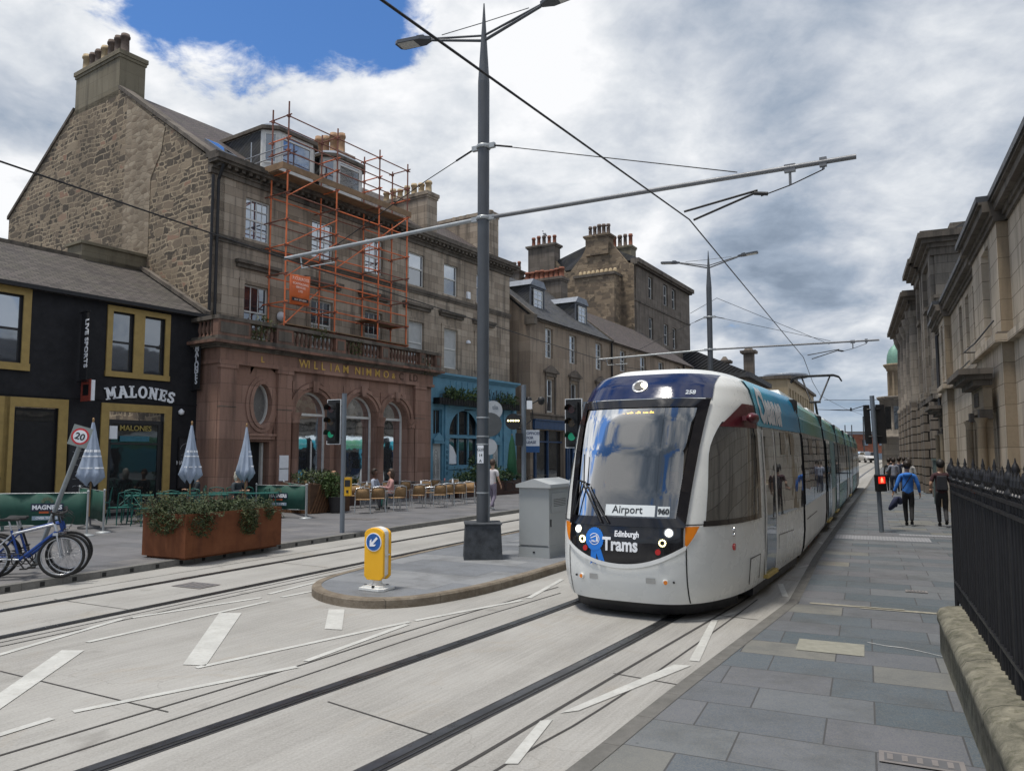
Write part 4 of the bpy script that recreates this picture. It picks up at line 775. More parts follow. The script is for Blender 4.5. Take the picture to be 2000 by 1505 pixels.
# planter shelf along the blue front with ferns
t=thing('flower_trough','long dark trough of ferns hanging across the blue shopfront','planter',BL,BR)
m=MB(); m.box(11.3,18.0,by-.42,by-.04,4.32,4.62); 
for i in range(34): x=11.3+i*.2; m.tube((x,by-.43,4.32),(x,by-.43,4.75),.012,None,5)
m.tube((11.3,by-.43,4.75),(18,by-.43,4.75),.014); m.build('trough',mBLK,t)
m=MB(); 
for x,rx,n in ((12.3,.45,260),(13.2,.5,200),(14.1,.4,160),(17.4,.5,200),(16.5,.4,90)): leaves(m,(x,by-.3,4.82),(rx,.25,.32),n,.17)
for i in range(120): x=random.uniform(11.4,17.9); p=Vector((x,by-.36,4.5)); m.tube(p,p+Vector((random.uniform(-.15,.15),random.uniform(-.2,0),random.uniform(-.35,.3))),.012,.004,4)
m.build('foliage',mLF,t)
m=MB()
for x0 in (15.2,16.2): 
    for k in range(9): m.path([(x0+k*.1,by-.3,4.75),(x0+k*.1+.1*math.sin(k*2),by-.32,5.05+.1*math.cos(k*3)),(x0+k*.1+.05,by-.3,5.2+.1*math.sin(k))],.012,5)
tag(m.build('iron_scrollwork',mBLK,None,loc=BL,rotz=BR),'black iron scroll ornament above the trough on the blue shopfront','ornament')
# ---------------------------------------------------------------- scaffolding
mSC=plain('scaffold_orange',(.62,.15,.05),.6,0,.3,3); mSCD=plain('scaffold_rusty',(.20,.075,.05),.6,0,.4,3); mDECK=plain('scaffold_board',(.22,.14,.08),.85,0,.3,3)
sc=thing('scaffolding','orange tube scaffolding tower with boarded platform in front of the upper windows and dormers','scaffolding',BL,BR)
SX=[2.22,4.62,6.98,8.72]; YF,YB=-1.25,-.35; LV=[7.45,8.5,9.55,10.5,11.5]; 
for i,x in enumerate(SX):
    for y,tp in ((YF,(14.95,14.8,14.75,14.7)[i]),(YB,14.85-.1*i)):
        m=MB(); 
        for a,b,mi in ((6.56,8.6,0),(8.6,10.6,0),(10.6,12.6,0),(12.6,tp,1)): m.tube((x,y,a),(x,y,b),.031,None,7,mi)
        for z in LV+[12.3,13.1,13.55,14.4]: m.box(x-.045,x+.045,y-.05,y+.05,z-.05,z+.05,1)
        m.build('standard',[mSC,mSCD],sc)
m=MB()
for z in LV+[6.62]:
    for y in (YF,YB):
        for a,b in zip(SX,SX[1:]): m.tube((a-.08,y,z+random.uniform(-.03,.03)),(b+.08,y,z+random.uniform(-.03,.03)),.025,None,6,random.choice((0,0,1)))
for z in (7.95,9.0): 
    for a,b in zip(SX,SX[1:]): m.tube((a,YF,z),(b,YF,z),.024,None,6)
for z in (13.05,13.55,14.4): m.tube((SX[0]-.1,YF,z),(SX[-1]+.15,YF,z),.025,None,6,1)
m.tube((SX[0],YB,14.4),(SX[-1],YB,14.4),.024,None,6,1)
m.build('ledger',[mSC,mSCD],sc)
mGT=plain('galvanised_tube',(.4,.42,.44),.4,.7)
for x in SX:
    for z in LV+[6.62,12.25,13.05,13.55,14.4]: m=MB(); m.tube((x,YF-.15,z+.04),(x,.0 if z<12 and random.random()<.5 else YB+.2,z+.04),.025,None,6,random.choice((0,1))); m.build('transom',[mSC,mSCD],sc)
m=MB()
for z in (13.0,13.3): m.tube((SX[0]-.02,YF,z),(SX[0]-.02,YB+2.2,z-.02),.022,None,6,2)
m.tube((SX[0],.9,12.4),(SX[0],.9,13.9),.022,None,6,2)
m.build('guard_rail',[mSC,mSCD,plain('galvanised_tube',(.4,.42,.44),.4,.7)],sc)
m=MB()
for a,b in (((SX[0],YF-.05,9.6),(SX[1],YF-.05,11.1)),((SX[0],YF-.05,11.4),(SX[1]-.05,YF-.05,13.1)),((SX[0],YF-.05,6.7),(SX[1]-.9,YF-.05,8.1)),((SX[1],YF-.05,9.2),(SX[3],YF-.05,12.3)),((SX[0]-.0,YF-.05,8.4),(SX[1],YF-.05,10.2))): m.tube(a,b,.022,None,6,0)
m.build('brace',[mSC],sc)
m=MB()
for k in range(5): m.box(SX[0]-.25,SX[-1]+.2,YB+.45-k*.235-.2,YB+.45-k*.235+.02,12.3,12.34,0)
m.box(SX[0]-.25,SX[-1]+.2,YF-.06,YF-.03,12.34,12.58,0); m.box(SX[0]-.28,SX[0]-.25,YF-.06,YB+.45,12.34,12.58,0)
m.build('platform',mDECK,sc); m=MB()
for k in range(4): m.box(SX[2]-.3,SX[3]+.2,YB+.1-k*.235-.2,YB+.1-k*.235+.02,7.52,7.56,0)
m.build('platform',mDECK,sc); m=MB(); m.box(SX[0],SX[-1],YF-.1,YF+.5,6.66,6.70,0)
m.build('platform',mDECK,sc)
t=thing('scaffold_banner','orange printed banner tied to the left of the scaffolding','banner',BL,BR)
m=MB(); n=8; vs=[]
for i in range(n+1):
    for j in range(3): vs.append((2.36+.92*i/n,YF-.09+.03*math.sin(i*1.1+j),[7.42,8.0,8.52][j]+.06*i/n))
m.add(vs,[(i*3+j,(i+1)*3+j,(i+1)*3+j+1,i*3+j+1) for i in range(n) for j in range(2)],0,True)
o=m.build('cloth',plain('orange_vinyl',(.62,.13,.03),.5,0,.12,4),t); w=o.modifiers.new('solid','SOLIDIFY'); w.thickness=.006
mOL=plain('pale_orange_letter',(.85,.6,.5),.5)
for i,(s,z,q) in enumerate((('P.CULROSS',8.34,.155),('SCAFFOLDING',8.17,.11),('SERVICES',8.04,.11),('LTD',7.90,.11))): text('lettering',s,q,upM(2.82,YF-.14,z),mOL,t,.002,.002)
m=MB(); m.box(2.44,3.2,YF-.135,YF-.13,7.56,7.68); m.build('label_strip',mBLK,t); text('lettering','0131 271 8319',.09,upM(2.82,YF-.137,7.585),mOL,t,.002,.001)
# ---------------------------------------------------------------- lower stone row (third building) and the far tenement
A3=31.3; P3=(1.02,42,0); R3=R(90-A3)
mST3=ashlar('warm_ashlar',[(.25,.195,.15),(.30,.24,.185),(.35,.285,.225)],(.14,.11,.085),1.6,.6,.003,.75,(.085,.07,.058))
mST4=ashlar('dark_ashlar',[(.115,.097,.08),(.16,.135,.113),(.20,.17,.145)],(.06,.05,.045),1.2,.42,.004,.8,(.04,.035,.03))
lb=thing('low_stone_terrace','lower sandstone building with two slate dormers and blue shopfronts, beyond the blue front','building',P3,R3)
W=[(1.75,2.72),(4.85,5.85),(8.65,9.72)]; hs=[(a,b,7.62,9.4) for a,b in W]+[(a+.1,b+.1,4.45,6.4) for a,b in W]+[(a,b,7.9,9.4) for a,b in ((12.7,13.8),(16.5,17.7),(20.4,21.6),(24.4,25.5))]+[(a,b,4.6,6.4) for a,b in ((12.7,13.8),(16.5,17.7),(20.4,21.6))]
sh=[(.5,4.0,.1,3.4),(4.6,6.4,.1,3.4),(7.2,10.2,.1,3.4),(11.5,15,.1,3.4)]
m=MB(); wall(m,0,28.6,-.4,9.75,hs+sh,0,.3); wall(m,0,9,-.4,9.75,(),0,.2,0,'y'); m.prism([(0,9.75),(4.5,13.45),(9,9.75)],0,.25,'x'); m.quad((28.6,0,-.4),(28.6,9,-.4),(28.6,9,9.75),(28.6,0,9.75))
m.box(0,28.7,-.14,0,9.62,9.8,1); m.box(0,28.6,-.12,0,4.0,4.25,1); m.box(-.02,28.6,-.2,0,4.25,4.33,1)
for a,b in W:
    c=(a+b)/2+.1
    for p in ((a-.05,a+.1),(b+.1,b+.25)): m.box(*p,-.06,0,4.35,6.7,1)
    m.box(a-.25,b+.45,-.2,0,6.75,6.86,1); m.prism([(a-.25,6.86),(b+.45,6.86),(c+.25,7.12),(c,7.2),(c-.25,7.12)],-.16,0,'y',1); m.box(a-.05,b+.25,-.1,0,6.55,6.75,1)
m.build('wall',[mST3,mST4],lb)
m=MB(); m.prism([(-.3,9.72),(4.5,13.6),(9.3,9.72)],.1,10.9,'x'); m.build('roof',mSLG,lb); m=MB(); m.prism([(-.3,9.7),(4.6,13.2),(9.3,9.7)],10.98,28.6,'x'); m.build('roof',mSLP,lb)
m=MB(); skew(m,-.3,9.72,4.5,13.6,-.12,.14,.14); m.build('skew_coping',mSTC,lb); m=MB(); skew(m,-.3,9.72,4.5,13.55,10.85,11.05,.12); m.build('skew_coping',mSTC,lb); m=MB(); m.box(-.15,.2,-.35,.3,9.3,9.85); m.build('skew_corbel',mSTC,lb)
m=MB(); m.path([(11.0,-.12,9.7),(11.0,-.12,.2)],.07,6); m.build('downpipe',mBLK,lb); m=MB(); m.path([(26.2,-.12,9.7),(26.2,-.12,.2)],.07,6); m.build('downpipe',mBLK,lb)
for k,(a,b,c,d) in enumerate(hs): window(lb,a,b,c,d,.16,mWF if k<6 else mPF if False else mWF,3 if k<3 else (2 if k>5 else 1),2 if k<3 else 1,.5,mGL,mGLB if k%2 else mGL,.07)
for a,b in ((2.0,3.75),(8.0,9.75)):
    d=MB(); d.box(a,b,1.2,4.4,10.6,12.1,0); d.prism([(a-.12,12.1),(b+.12,12.1),(b-.25,12.5),(a+.25,12.5)],1.05,4.5,'y',1); d.box(a-.02,a+.12,1.14,1.2,10.5,12.1,2); d.box(b-.12,b+.02,1.14,1.2,10.5,12.1,2); d.box(a,b,1.14,1.2,11.98,12.1,2); d.box(a,b,1.14,1.2,10.5,10.75,2)
    o=d.build('dormer',[mSLG,mLEAD,plain('dormer_grey_paint',(.10,.11,.13),.6)],lb); window(o,a+.35,b-.35,10.75,11.9,1.08,mWF,2,2,.5,mGLB,mGLB,.06)
# shopfronts
mNB=plain('navy_paint',(.02,.055,.13),.5,0,.2,3)
m=MB(); m.box(.2,15.3,-.18,-.02,3.45,3.95,0)
for x in (.3,4.2,4.45,6.5,6.9,10.3,11.2,15.1): m.box(x,x+.15,-.14,-.02,0,3.45,0)
m.box(.2,15.3,-.24,-.02,3.93,4.0,0); o=m.build('shopfront',mNB,lb)
m=MB(); 
for a,b,c,d in sh: m.box(a,b,.22,.25,c,d)
m.build('pane',mGLD,o)
m=MB(); 
for a,b,c,d in sh: m.box(a,b,.1,.2,c,c+.5); m.box((a+b)/2-.05,(a+b)/2+.05,.1,.2,c+.5,d); m.box(a,b,.1,.2,d-.7,d-.62)
m.build('window_frame',mNB,o)
chimney(lb,10.3,11.3,3.4,6.6,12.6,14.6,mST4,8,mPOTR,.2,.75,.12); chimney(lb,-.05,.9,4.6,7.8,12.2,14.3,mREND,5,mPOTY,.18,.8,.1)
# far tall tenement
ft=thing('far_tenement','tall dark stone tenement with twin rubble gables and many chimneys, behind the low terrace','tenement',(P3[0]-4.5*math.cos(R(A3)),P3[1]+4.5*math.sin(R(A3)),0),R3)
hs=[(30.2,31.3,12.9,14.95),(34.3,35.5,12.85,14.95),(36.8,37.9,12.75,14.9),(30.2,31.3,16.75,18.85),(34.3,35.5,16.8,18.9),(36.7,37.9,16.85,18.9)]
m=MB(); wall(m,26.65,42.3,6,19.35,hs,0,.3,0); m.box(26.6,42.5,-.5,.3,19.35,19.75,1); m.box(26.6,42.4,-.3,.1,19.2,19.35,1); m.box(26.6,42.3,-.08,0,15.9,16.05,1); m.quad((42.3,0,6),(42.3,12,6),(42.3,12,19.3),(42.3,0,19.3),0)
m.build('wall',[mST4,mSTC],ft)
mRF=coursed('far_rubble',[(0,(.07,.06,.05)),(.35,(.15,.118,.09)),(.7,(.24,.185,.13)),(1,(.33,.26,.18))],(.22,.17,.12),.62,.30,.03,.12)
m=MB(); m.prism([(0,6),(13.6,6),(13.6,18.0),(10.9,19.6),(10.9,20.6),(8.0,20.6),(7.0,19.3),(6.4,19.3),(5.2,20.6),(4.6,21.6),(2.3,21.6),(.6,19.4),(0,19.3)],26.6,27.1,'x'); m.build('gable_wall',mRF,ft)
m=MB(); m.box(24.9,26.62,1.2,5.1,9,18.1,0); m.box(24.75,26.65,1.1,5.2,18.1,18.35,1); o=m.build('gable_wall',[mRF,mSTC],ft)
for i in range(9):
    p=MB(); p.lathe([(.2,18.35),(.2,18.55),(.14,18.8),(.05,18.85)],25.6,1.4+i*.43,10); p.build('chimney_pot',mPOTY,o)
chimney(ft,26.4,27.6,2.4,4.7,20.5,22.4,mRF,5,mPOTB,.19,1.1,.18); chimney(ft,26.4,27.6,8.0,10.9,19.5,22.3,mST4,5,[mPOTR,mPOTR,mPOTB,mPOTR,mPOTR],.19,1.0,.2); chimney(ft,26.5,27.5,12.0,13.6,17,20.2,mST4,3,[mPOTR,mPOTB,mPOTB],.18,.9,.15); chimney(ft,28.2,29.4,.9,3.6,19,21.5,mREND,5,[mPOTR,mPOTB,mPOTB,mPOTR,mPOTB],.2,1.3,.1)
m=MB(); m.prism([(-.4,19.75),(4,22.0),(12,19.5)],27.1,42.3,'x'); m.build('roof',mSLG,ft)
for h_ in hs: window(ft,*h_,.18,mWF,1,1,.5,mGL,mGL,.09)
# gull on a chimney pot
m=MB(); M=Matrix.Translation((27.0,9.4,23.55)); m.lathe([(.0,-.3),(.08,-.22),(.13,0),(.1,.18),(.0,.3)],0,0,10,0,M@Matrix.Rotation(R(75),4,'Y')); m.lathe([(.0,-.08),(.07,0),(.0,.09)],0,0,8,0,M@Matrix.Translation((-.28,0,.16))); m.prism([(-.36,.14),(-.5,.12),(-.36,.2)],-.02,.02,'y',1,M); m.prism([(.2,-.06),(.5,-.14),(.2,.06)],-.05,.05,'y',1,M); m.tube((27,9.4,23.3),(27,9.4,23.5),.02)
tag(m.build('gull',[plain('gull_grey',(.45,.46,.48),.7),mBLK],None,loc=ft.location,rotz=R3),'grey gull perched on the far left chimney stack','bird')
# ---------------------------------------------------------------- distant left buildings
def fr_thing(name,label,cat,px,Y,hd): 
    k=(px-1000)/1475; return thing(name,label,cat,(k*Y,Y,0),R(90-hd))
c=fr_thing('pedimented_building','distant dark stone building with low gable and tall chimneys behind the tram roof','building',1500,88,27)
m=MB(); m.box(-14,0,0,12,0,9.8,0); m.box(-14.4,.4,-.5,12.4,9.8,10.3,1); m.prism([(-14.4,10.3),(.4,10.3),(-6.5,12.6),(-9,12.7)],-.4,12,'y',1) if False else m.prism([(-.4,10.3),(12.4,10.3),(7,12.8),(5,12.8)],-14,.2,'x',1); m.build('wall',[mST4,mSLG],c)
for y,q,hh in ((1.8,.55,14.6),(4.6,.45,13.6)):
    m=MB(); m.box(-.9-q,-.9+q,y-q,y+q,9.8,hh-.7); m.tbox(-.9-q-.3,-.9+q+.3,y-q-.3,y+q+.3,hh-.7,hh-.4,-.05); m.tbox(-.9-q,-.9+q,y-q,y+q,hh-.4,hh+.1,.3); m.build('chimney',mST4,c)
m=MB()
for k in range(4): m.box(.02,.06,1+k*2.8,2+k*2.8,6.5,8.8)
m.build('window',mGL,c)
d=fr_thing('modern_block','distant pale buff block of flats with vertical window strips and flat disc tower','building',1541,100,27)
mBF=ashlar('buff_block',[(.32,.25,.16),(.36,.285,.185),(.40,.32,.21)],(.3,.24,.16),3,1.2,.01,.2); 
hh=[(1.5+i*3.1,3.3+i*3.1,a,a+2.4) for i in range(11) for a in (2.5,5.6,8.6)]
m=MB(); wall(m,0,35,-.3,12.2,hh,0,.3); m.quad((0,0,-.3),(0,14,-.3),(0,14,12.2),(0,0,12.2)); m.box(-.3,35.3,-.4,14,12.2,12.6,1); m.build('wall',[mBF,mSTC],d)
m=MB()
for a,b,c_,e in hh: m.box(a,b,.25,.3,c_,e)
tag(m.build('window',mGLB,d))
m=MB(); m.lathe([(1.9,10),(1.9,14.3),(3.4,14.4),(3.4,14.9),(1,15.1)],22,3,20); m.build('disc_tower',mLEAD,d)
# far end of the street
e=thing('red_brick_building','far low red brick building closing the end of the street','building',(58,136,0),R(0))
mBR=ashlar('red_brick',[(.22,.075,.045),(.27,.095,.06),(.30,.12,.08)],(.2,.1,.07),.6,.25,.02,.3)
m=MB(); m.box(0,26,0,10,0,5.9,0); m.box(-.3,26.3,-.3,10.3,5.9,6.3,1)
for k in range(6): m.box(2+k*3,3+k*3,-.05,0,3.8,4.8,2)
m.box(0,26,-.08,0,.5,2.4,2); m.build('wall',[mBR,mSTC,mGL],e)
e=thing('grey_footbridge','low dark flat roof in front of the red brick building','building',(57,128,0),0); m=MB(); m.box(0,9,0,3,5.6,5.9); m.box(.2,.5,.2,2.8,1,5.6); m.box(8.4,8.7,.2,2.8,1,5.6); m.build('roof',mLEAD,e)
m=MB(); m.prism([(-60,0),(150,0),(150,9),(110,12),(60,11.5),(20,13.5),(-10,10),(-60,12)],0,30,'y'); struct('hill',m,plain('far_hill',(.10,.13,.13),.95,0,.2,.05),loc=(90,330,-1))
# ============================================================ RIGHT SIDE BUILDINGS
mSR=ashlar('pale_brown_ashlar',[(.36,.295,.22),(.47,.395,.305),(.56,.475,.375)],(.12,.095,.07),1.0,.42,.007,.65,(.06,.052,.045),.5,True,.3)
mSRT=ashlar('tan_ashlar',[(.22,.17,.118),(.29,.23,.16),(.34,.275,.195)],(.13,.1,.07),.9,.42,.006,.5,(.09,.07,.05))
mSD=ashlar('sooty_ashlar',[(.13,.115,.098),(.205,.18,.15),(.28,.245,.205)],(.05,.042,.035),1.1,.5,.008,.8,(.035,.03,.027))
mRUS=ashlar('rusticated_ashlar',[(.15,.128,.105),(.22,.185,.15),(.28,.24,.19)],(.012,.01,.009),1.2,.45,.035,.6,(.05,.04,.035),.5,True,1.)
AR_=25.1; OA=(7.71,10.08,0); RA=R(90-AR_)
ra=thing('classical_stone_hall','pale brown stone hall with deep eaves and projecting bays behind the black railings','building',OA,RA)
UP=[(6.4,7.5),(10.0,10.9),(11.85,12.6),(13.45,14.2),(17.2,17.9),(19.6,20.3),(-2,-.8),(1.2,2.4)]
LO=[(9.3,10.2),(11.1,12.0),(12.85,13.75)]; 
m=MB()
hs=[(a,b,4.5,6.45) for a,b in UP]+[(a,b,1.1,2.97) for a,b in LO]+[(6.5,7.5,.1,2.85),(19.4,20.2,.1,2.8)]
BAY=((5.2,9.0),(16.6,18.6)); inb=lambda h: any(a<h[0]<b for a,b in BAY)
wall(m,-8,5.2,-.5,6.75,[h for h in hs if h[1]<5.2],0,-.38); wall(m,9.0,16.6,-.5,6.75,[h for h in hs if 9<h[0]<16.6],0,-.38); wall(m,18.6,21.5,-.5,6.75,[h for h in hs if h[0]>18.6],0,-.38)
for a,b in BAY:
    wall(m,a,b,-.5,6.75,[h for h in hs if a<h[0]<b],.2,-.5); m.quad((a,0,-.5),(a,.2,-.5),(a,.2,6.75),(a,0,6.75),2); m.quad((b,0,-.5),(b,.2,-.5),(b,.2,6.75),(b,0,6.75),2)
#; m.quad((21.5,0,-.5),(21.5,-9,-.5),(21.5,-9,6.8),(21.5,0,6.8)); m.quad((-8,0,-.5),(-8,-9,-.5),(-8,-9,7.1),(-8,0,7.1))
for z,p,h,k in ((4.18,.13,.16,0),(4.34,.08,.05,1)):
    m.box(-8,21.5,0,p,z,z+h,k)
    for a,b in BAY: m.box(a-p,b+p,p,p+.2,z,z+h,k)
def eave(m,a,b,off):
    for p,z,h,k in ((.06+off,6.62,.10,1),(.11+off,6.72,.10,1),(.24+off,6.82,.16,1),(.30+off,6.98,.05,1),(.34+off,7.03,.12,3)): m.box(a-(off and .1),b+(off and .1),-.1,p,z,z+h,k)
eave(m,-8,21.6,0); eave(m,5.2,9.0,.2); eave(m,16.6,18.6,.2)
m.build('wall',[mSR,mSTC,mSRT,mCHAR],ra)
m=MB(); m.prism([(.25,7.12),(-4.5,9.1),(-9.5,7.12)],-8,21.5,'x'); m.build('roof',mSLG,ra)
for h_ in hs:
    if h_[2]>.5: window(ra,h_[0],h_[1],h_[2],h_[3],-.34 if not inb(h_) else -.18,mWF if h_[0] in (6.4,) else mPF,1,1,.5,mGLD,mGL,.05)
# door canopies on consoles
for c in (7.0,19.8):
    m=MB(); yo=.3 if c<9 else 0; m.box(c-1.25,c+1.25,0,.62,3.62,3.74,1); m.box(c-1.15,c+1.15,0,.5,3.52,3.62,1); m.box(c-1.05,c+1.05,0,.34,3.4,3.52,1); m.box(c-.95,c+.95,0,.16,2.85,3.4,0)
    for s in (-1,1):
        m.box(c+s*.8-.16,c+s*.8+.16,0,.24,2.7,2.9,1); m.box(c+s*.78-.13,c+s*.78+.13,0,.17,-.3,2.7,0); m.box(c+s*.8-.2,c+s*.8+.2,0,.28,-.3,.4,0)
        m.lathe([(.1,.4),(.085,2.6),(.13,2.72)],c+s*.95,.22,10,0)
    for k in range(5): m.box(c-.3+k*.13,c-.22+k*.13,.16,.19,3.0,3.3,1)
    m.v=[(x,y+yo,z) for x,y,z in m.v]; m.build('door_canopy',[mSRT,mSTC],ra)
m=MB(); m.box(6.25,7.25,-.36,-.3,.1,2.8); m.build('door',plain('dark_door',(.03,.025,.02),.5),ra)
m=MB(); m.path([(21.0,.09,6.6),(21.0,.09,.1)],.06,8); m.build('downpipe',mCHAR,ra); m=MB(); m.path([(9.12,.09,6.5),(9.12,.09,.1)],.05,8); m.build('downpipe',mCHAR,ra); m=MB(); m.path([(5.1,.34,4.6),(7,.45,4.42),(9,.46,4.46),(9.1,.15,4.46),(12,.15,4.44),(16.5,.15,4.46)],.018,5); m.build('cable',mCHAR,ra)
# building B: big sooty classical block with columns
B0=(20.0,35.15,0); AB=24; RB=R(90-AB)
b=thing('columned_bank','tall soot darkened classical building with giant columns and heavy cornices on the right','building',B0,RB)
m=MB()
hs=[(2.2,3.2,6.6,9.0),(6.2,7.2,6.6,9.0),(2.3,3.1,1.0,3.2),(6.3,7.1,1.0,3.2),(10.5,11.6,6.4,9),(10.6,11.5,.6,3.2),(16,17,6.4,9),(20,21,6.4,9),(2.4,3.1,9.9,11),(6.4,7.1,9.9,11)]
wall(m,0,25,4.6,11.5,[h for h in hs if h[2]>4],0,-.4,0); wall(m,0,25,-.5,4.6,[h for h in hs if h[2]<4],.12,-.5,1)
m.quad((0,0,4.6),(0,-12,4.6),(0,-12,11.5),(0,0,11.5),0); m.quad((0,.12,-.5),(0,-12,-.5),(0,-12,4.6),(0,.12,4.6),1)
m.box(-.05,.02,-3.2,-12,5,11.3,3)
m.box(-.25,25,-12,.3,4.6,4.85,2); m.box(-.1,25,-.1,.1,9.35,9.5,2)
def ent(m,a,b,y,z):
    for p,h in ((.08,.35),(.2,.2),(.42,.2),(.6,.25),(.5,.1)): m.box(a-p,b+p,-3,y+p,z,z+h,2); z+=h
ent(m,.0,4.6,.1,11.4); ent(m,5.1,8.4,.2,11.4); ent(m,9,24.5,.38,10.4)
m.box(.8,8,-6,-.8,12.3,13.1,0); m.prism([(-.8,12.5),(-5,14.9),(-12,12.5)],-.4,9,'x',4)
for a in (.15,4.0,5.2,7.7): m.box(a,a+.7,0,.2,4.85,11.4,0); m.box(a-.06,a+.76,.1,.36,4.85,5.2,0); m.box(a,a+.7,.12,.42,-.4,4.5,1)
for h in hs[:2]: m.box(h[0]-.25,h[1]+.25,0,.3,h[3]+.1,h[3]+.3,2); m.box(h[0]-.2,h[0],0,.12,h[2]-.2,h[3]+.1,0); m.box(h[1],h[1]+.2,0,.12,h[2]-.2,h[3]+.1,0)
for x in (9.6,12.6,15.6,18.6,21.6):
    m.box(x-.7,x+.7,.12,.6,-.5,4.7,1); m.box(x-.62,x+.62,.1,.6,4.7,5.0,2); m.lathe([(.56,5.0),(.58,5.15),(.46,5.35),(.47,7),(.40,9.6),(.42,9.7),(.52,9.95),(.6,10.15),(.62,10.4)],x,.10,18,0)
m.build('wall',[mSD,mRUS,mSTC,rubble('side_rubble',[(0,(.10,.05,.035)),(.5,(.14,.08,.055)),(1,(.2,.15,.1))],(.24,.19,.13),1.2,3.2,.04),mSLG],b)
for h_ in hs: window(b,*h_,-.3 if h_[2]>4 else -.2,mPF,1,1,.5,mGLD,mGL,.08)
# turret building beyond
k=.505
t=thing('domed_turret','slender stone turret with green copper dome and rounded bay beyond the columned building','tower',(k*69+.4,69,0),0)
m=MB(); m.lathe([(.62,7.2),(.62,9.6),(.75,9.7),(.78,9.85),(1.0,10.15),(1.05,10.3),(.8,10.35)],0,0,16,0); 
for i in range(8): a=i*math.pi/4; m.box(.5,.72,-.09,.09,7.2,9.6,0,Matrix.Rotation(a,4,'Z'))
m.build('drum',mSRT,t)
m=MB(); m.lathe([(.72,10.35),(.72,10.7),(.66,11.2),(.5,11.65),(.28,11.95),(.08,12.1),(.05,12.5)],0,0,18); m.build('dome',plain('copper_green',(.16,.30,.24),.6,.2,.2,4),t)
m=MB(); m.lathe([(1.5,.9),(1.5,3.4),(1.75,3.6),(1.75,3.75),(1.55,3.8),(1.55,7.0),(1.75,7.15),(1.8,7.35),(.8,7.45)],.3,.4,20,0); m.box(.3,9,-8,0,.4,8.2,0,Matrix.Rotation(R(65),4,'Z'))
for i in range(6): m.box(1.3+i*1.2,1.9+i*1.2,0,.05,1.2,3.2,1,Matrix.Rotation(R(65),4,'Z'))
for a in (150,180,210,240): m.box(1.5,1.56,-.28,.28,4.4,6.4,1,Matrix.Translation((.3,.4,0))@Matrix.Rotation(R(a+30),4,'Z'))
m.build('wall',[mSD,mGLD],t)
e=thing('tan_shop_row','distant tan stone shop row at the far end of the right pavement','building',(39,78,0),R(90-25)); m=MB(); m.box(0,38,-9,0,.2,7.2,0); m.box(-.2,38.2,-9,.3,7.2,7.6,1)
for i in range(9): m.box(1+i*4,3.4+i*4,0,.05,4.3,6.3,2); m.box(.8+i*4,4+i*4,0,.06,.9,3.4,2); m.box(.4+i*4,.75+i*4,0,.12,.4,3.7,0)
m.build('wall',[mSRT,mSTC,mGLD],e)
# ---------------------------------------------------------------- railings on mossy plinth
mMOSS=NT('mossy_stone'); o=mMOSS.tc.outputs['Object']; c=mMOSS.ramp(mMOSS.noise(o,4,8,.7,1.5),[(.3,(.08,.077,.058)),(.45,(.15,.142,.11)),(.6,(.23,.215,.165)),(.75,(.31,.285,.225))]); c=mMOSS.mix(mMOSS.rng(mMOSS.noise(o,11,7,.75),.5,.68,0,.7),c,(.06,.062,.035)); sp_=mMOSS.n.new('ShaderNodeSeparateXYZ'); mMOSS.L(o,sp_.inputs[0]); jf=mMOSS.math('FRACT',mMOSS.math('DIVIDE',mMOSS.math('ADD',sp_.outputs[0],mMOSS.math('MULTIPLY',mMOSS.noise(o,5,2),.03)),1.12)); c=mMOSS.mix(mMOSS.rng(jf,.0,.022,.9,0),c,(.02,.02,.015)); mMOSS.bump(mMOSS.noise(o,22,8,.75,1.),.6,.02); mMOSS=mMOSS.fin(c,.92,0,.2)
t=thing('railing','black iron railing with urn finials on a mossy stone plinth beside the pavement','railing',(5.22,9.71,0),R(90-25+180))
# local x runs toward the camera from the far corner; local y -> away from street? (rotated 180: +y = right)
s0=2.12
m=MB(); prof=[(-.02,.0),(-.02,.31),(-.04,.32),(-.04,.385),(-.01,.43),(.06,.455),(.16,.465),(.28,.46),(.28,0)]
n=60; L=13.0; vs=[]; k=len(prof); rr=random.Random(5)
for i in range(n+1):
    x=s0+L*i/n
    for a,z in prof:
        q=.002*math.sin(x*5+z*7); e=max(0,1-(x-s0)/.16); e=e*e
        vs.append((x-0.02*(z>.4),a+(.15-a)*e*.7*(1 if a<.15 else .5)+q*.6,max(0,z+q*(z>.0)-.05*e*(z>.4))))
m.add(vs,[(i*k+j,(i+1)*k+j,(i+1)*k+j+1,i*k+j+1) for i in range(n) for j in range(k-1)]+[tuple(range(k))],0,True); m.build('plinth',mMOSS,t)
RY=.19; zt=.455
def spike(m,x,y,zb,zt_,r=.0125):
    m.tube((x,y,zb),(x,y,zt_-.16),r,None,6); 
    for a,b,c_,d in ((-.16,-.145,.012,.024),(-.145,-.13,.024,.012),(-.13,-.09,.012,.024),(-.09,-.05,.024,.018),(-.05,0,.018,.002)): m.tube((x,y,zt_+a),(x,y,zt_+b),c_,d,6,0,True,False)
xs0=s0-.35
for seg in range(9):
    m=MB(); xa=xs0+.12+seg*1.15
    for i in range(10):
        if i%5: spike(m,xa+i*.115,RY,zt,1.83)
    tag(m.build('bars',mBLK,t))
m=MB()
for z in (1.56,1.64): m.box(xs0,xs0+11,RY-.022,RY+.022,z-.012,z+.012)
m.box(xs0,xs0+11,RY-.02,RY+.02,.62,.645)
m.build('rail',mBLK,t)
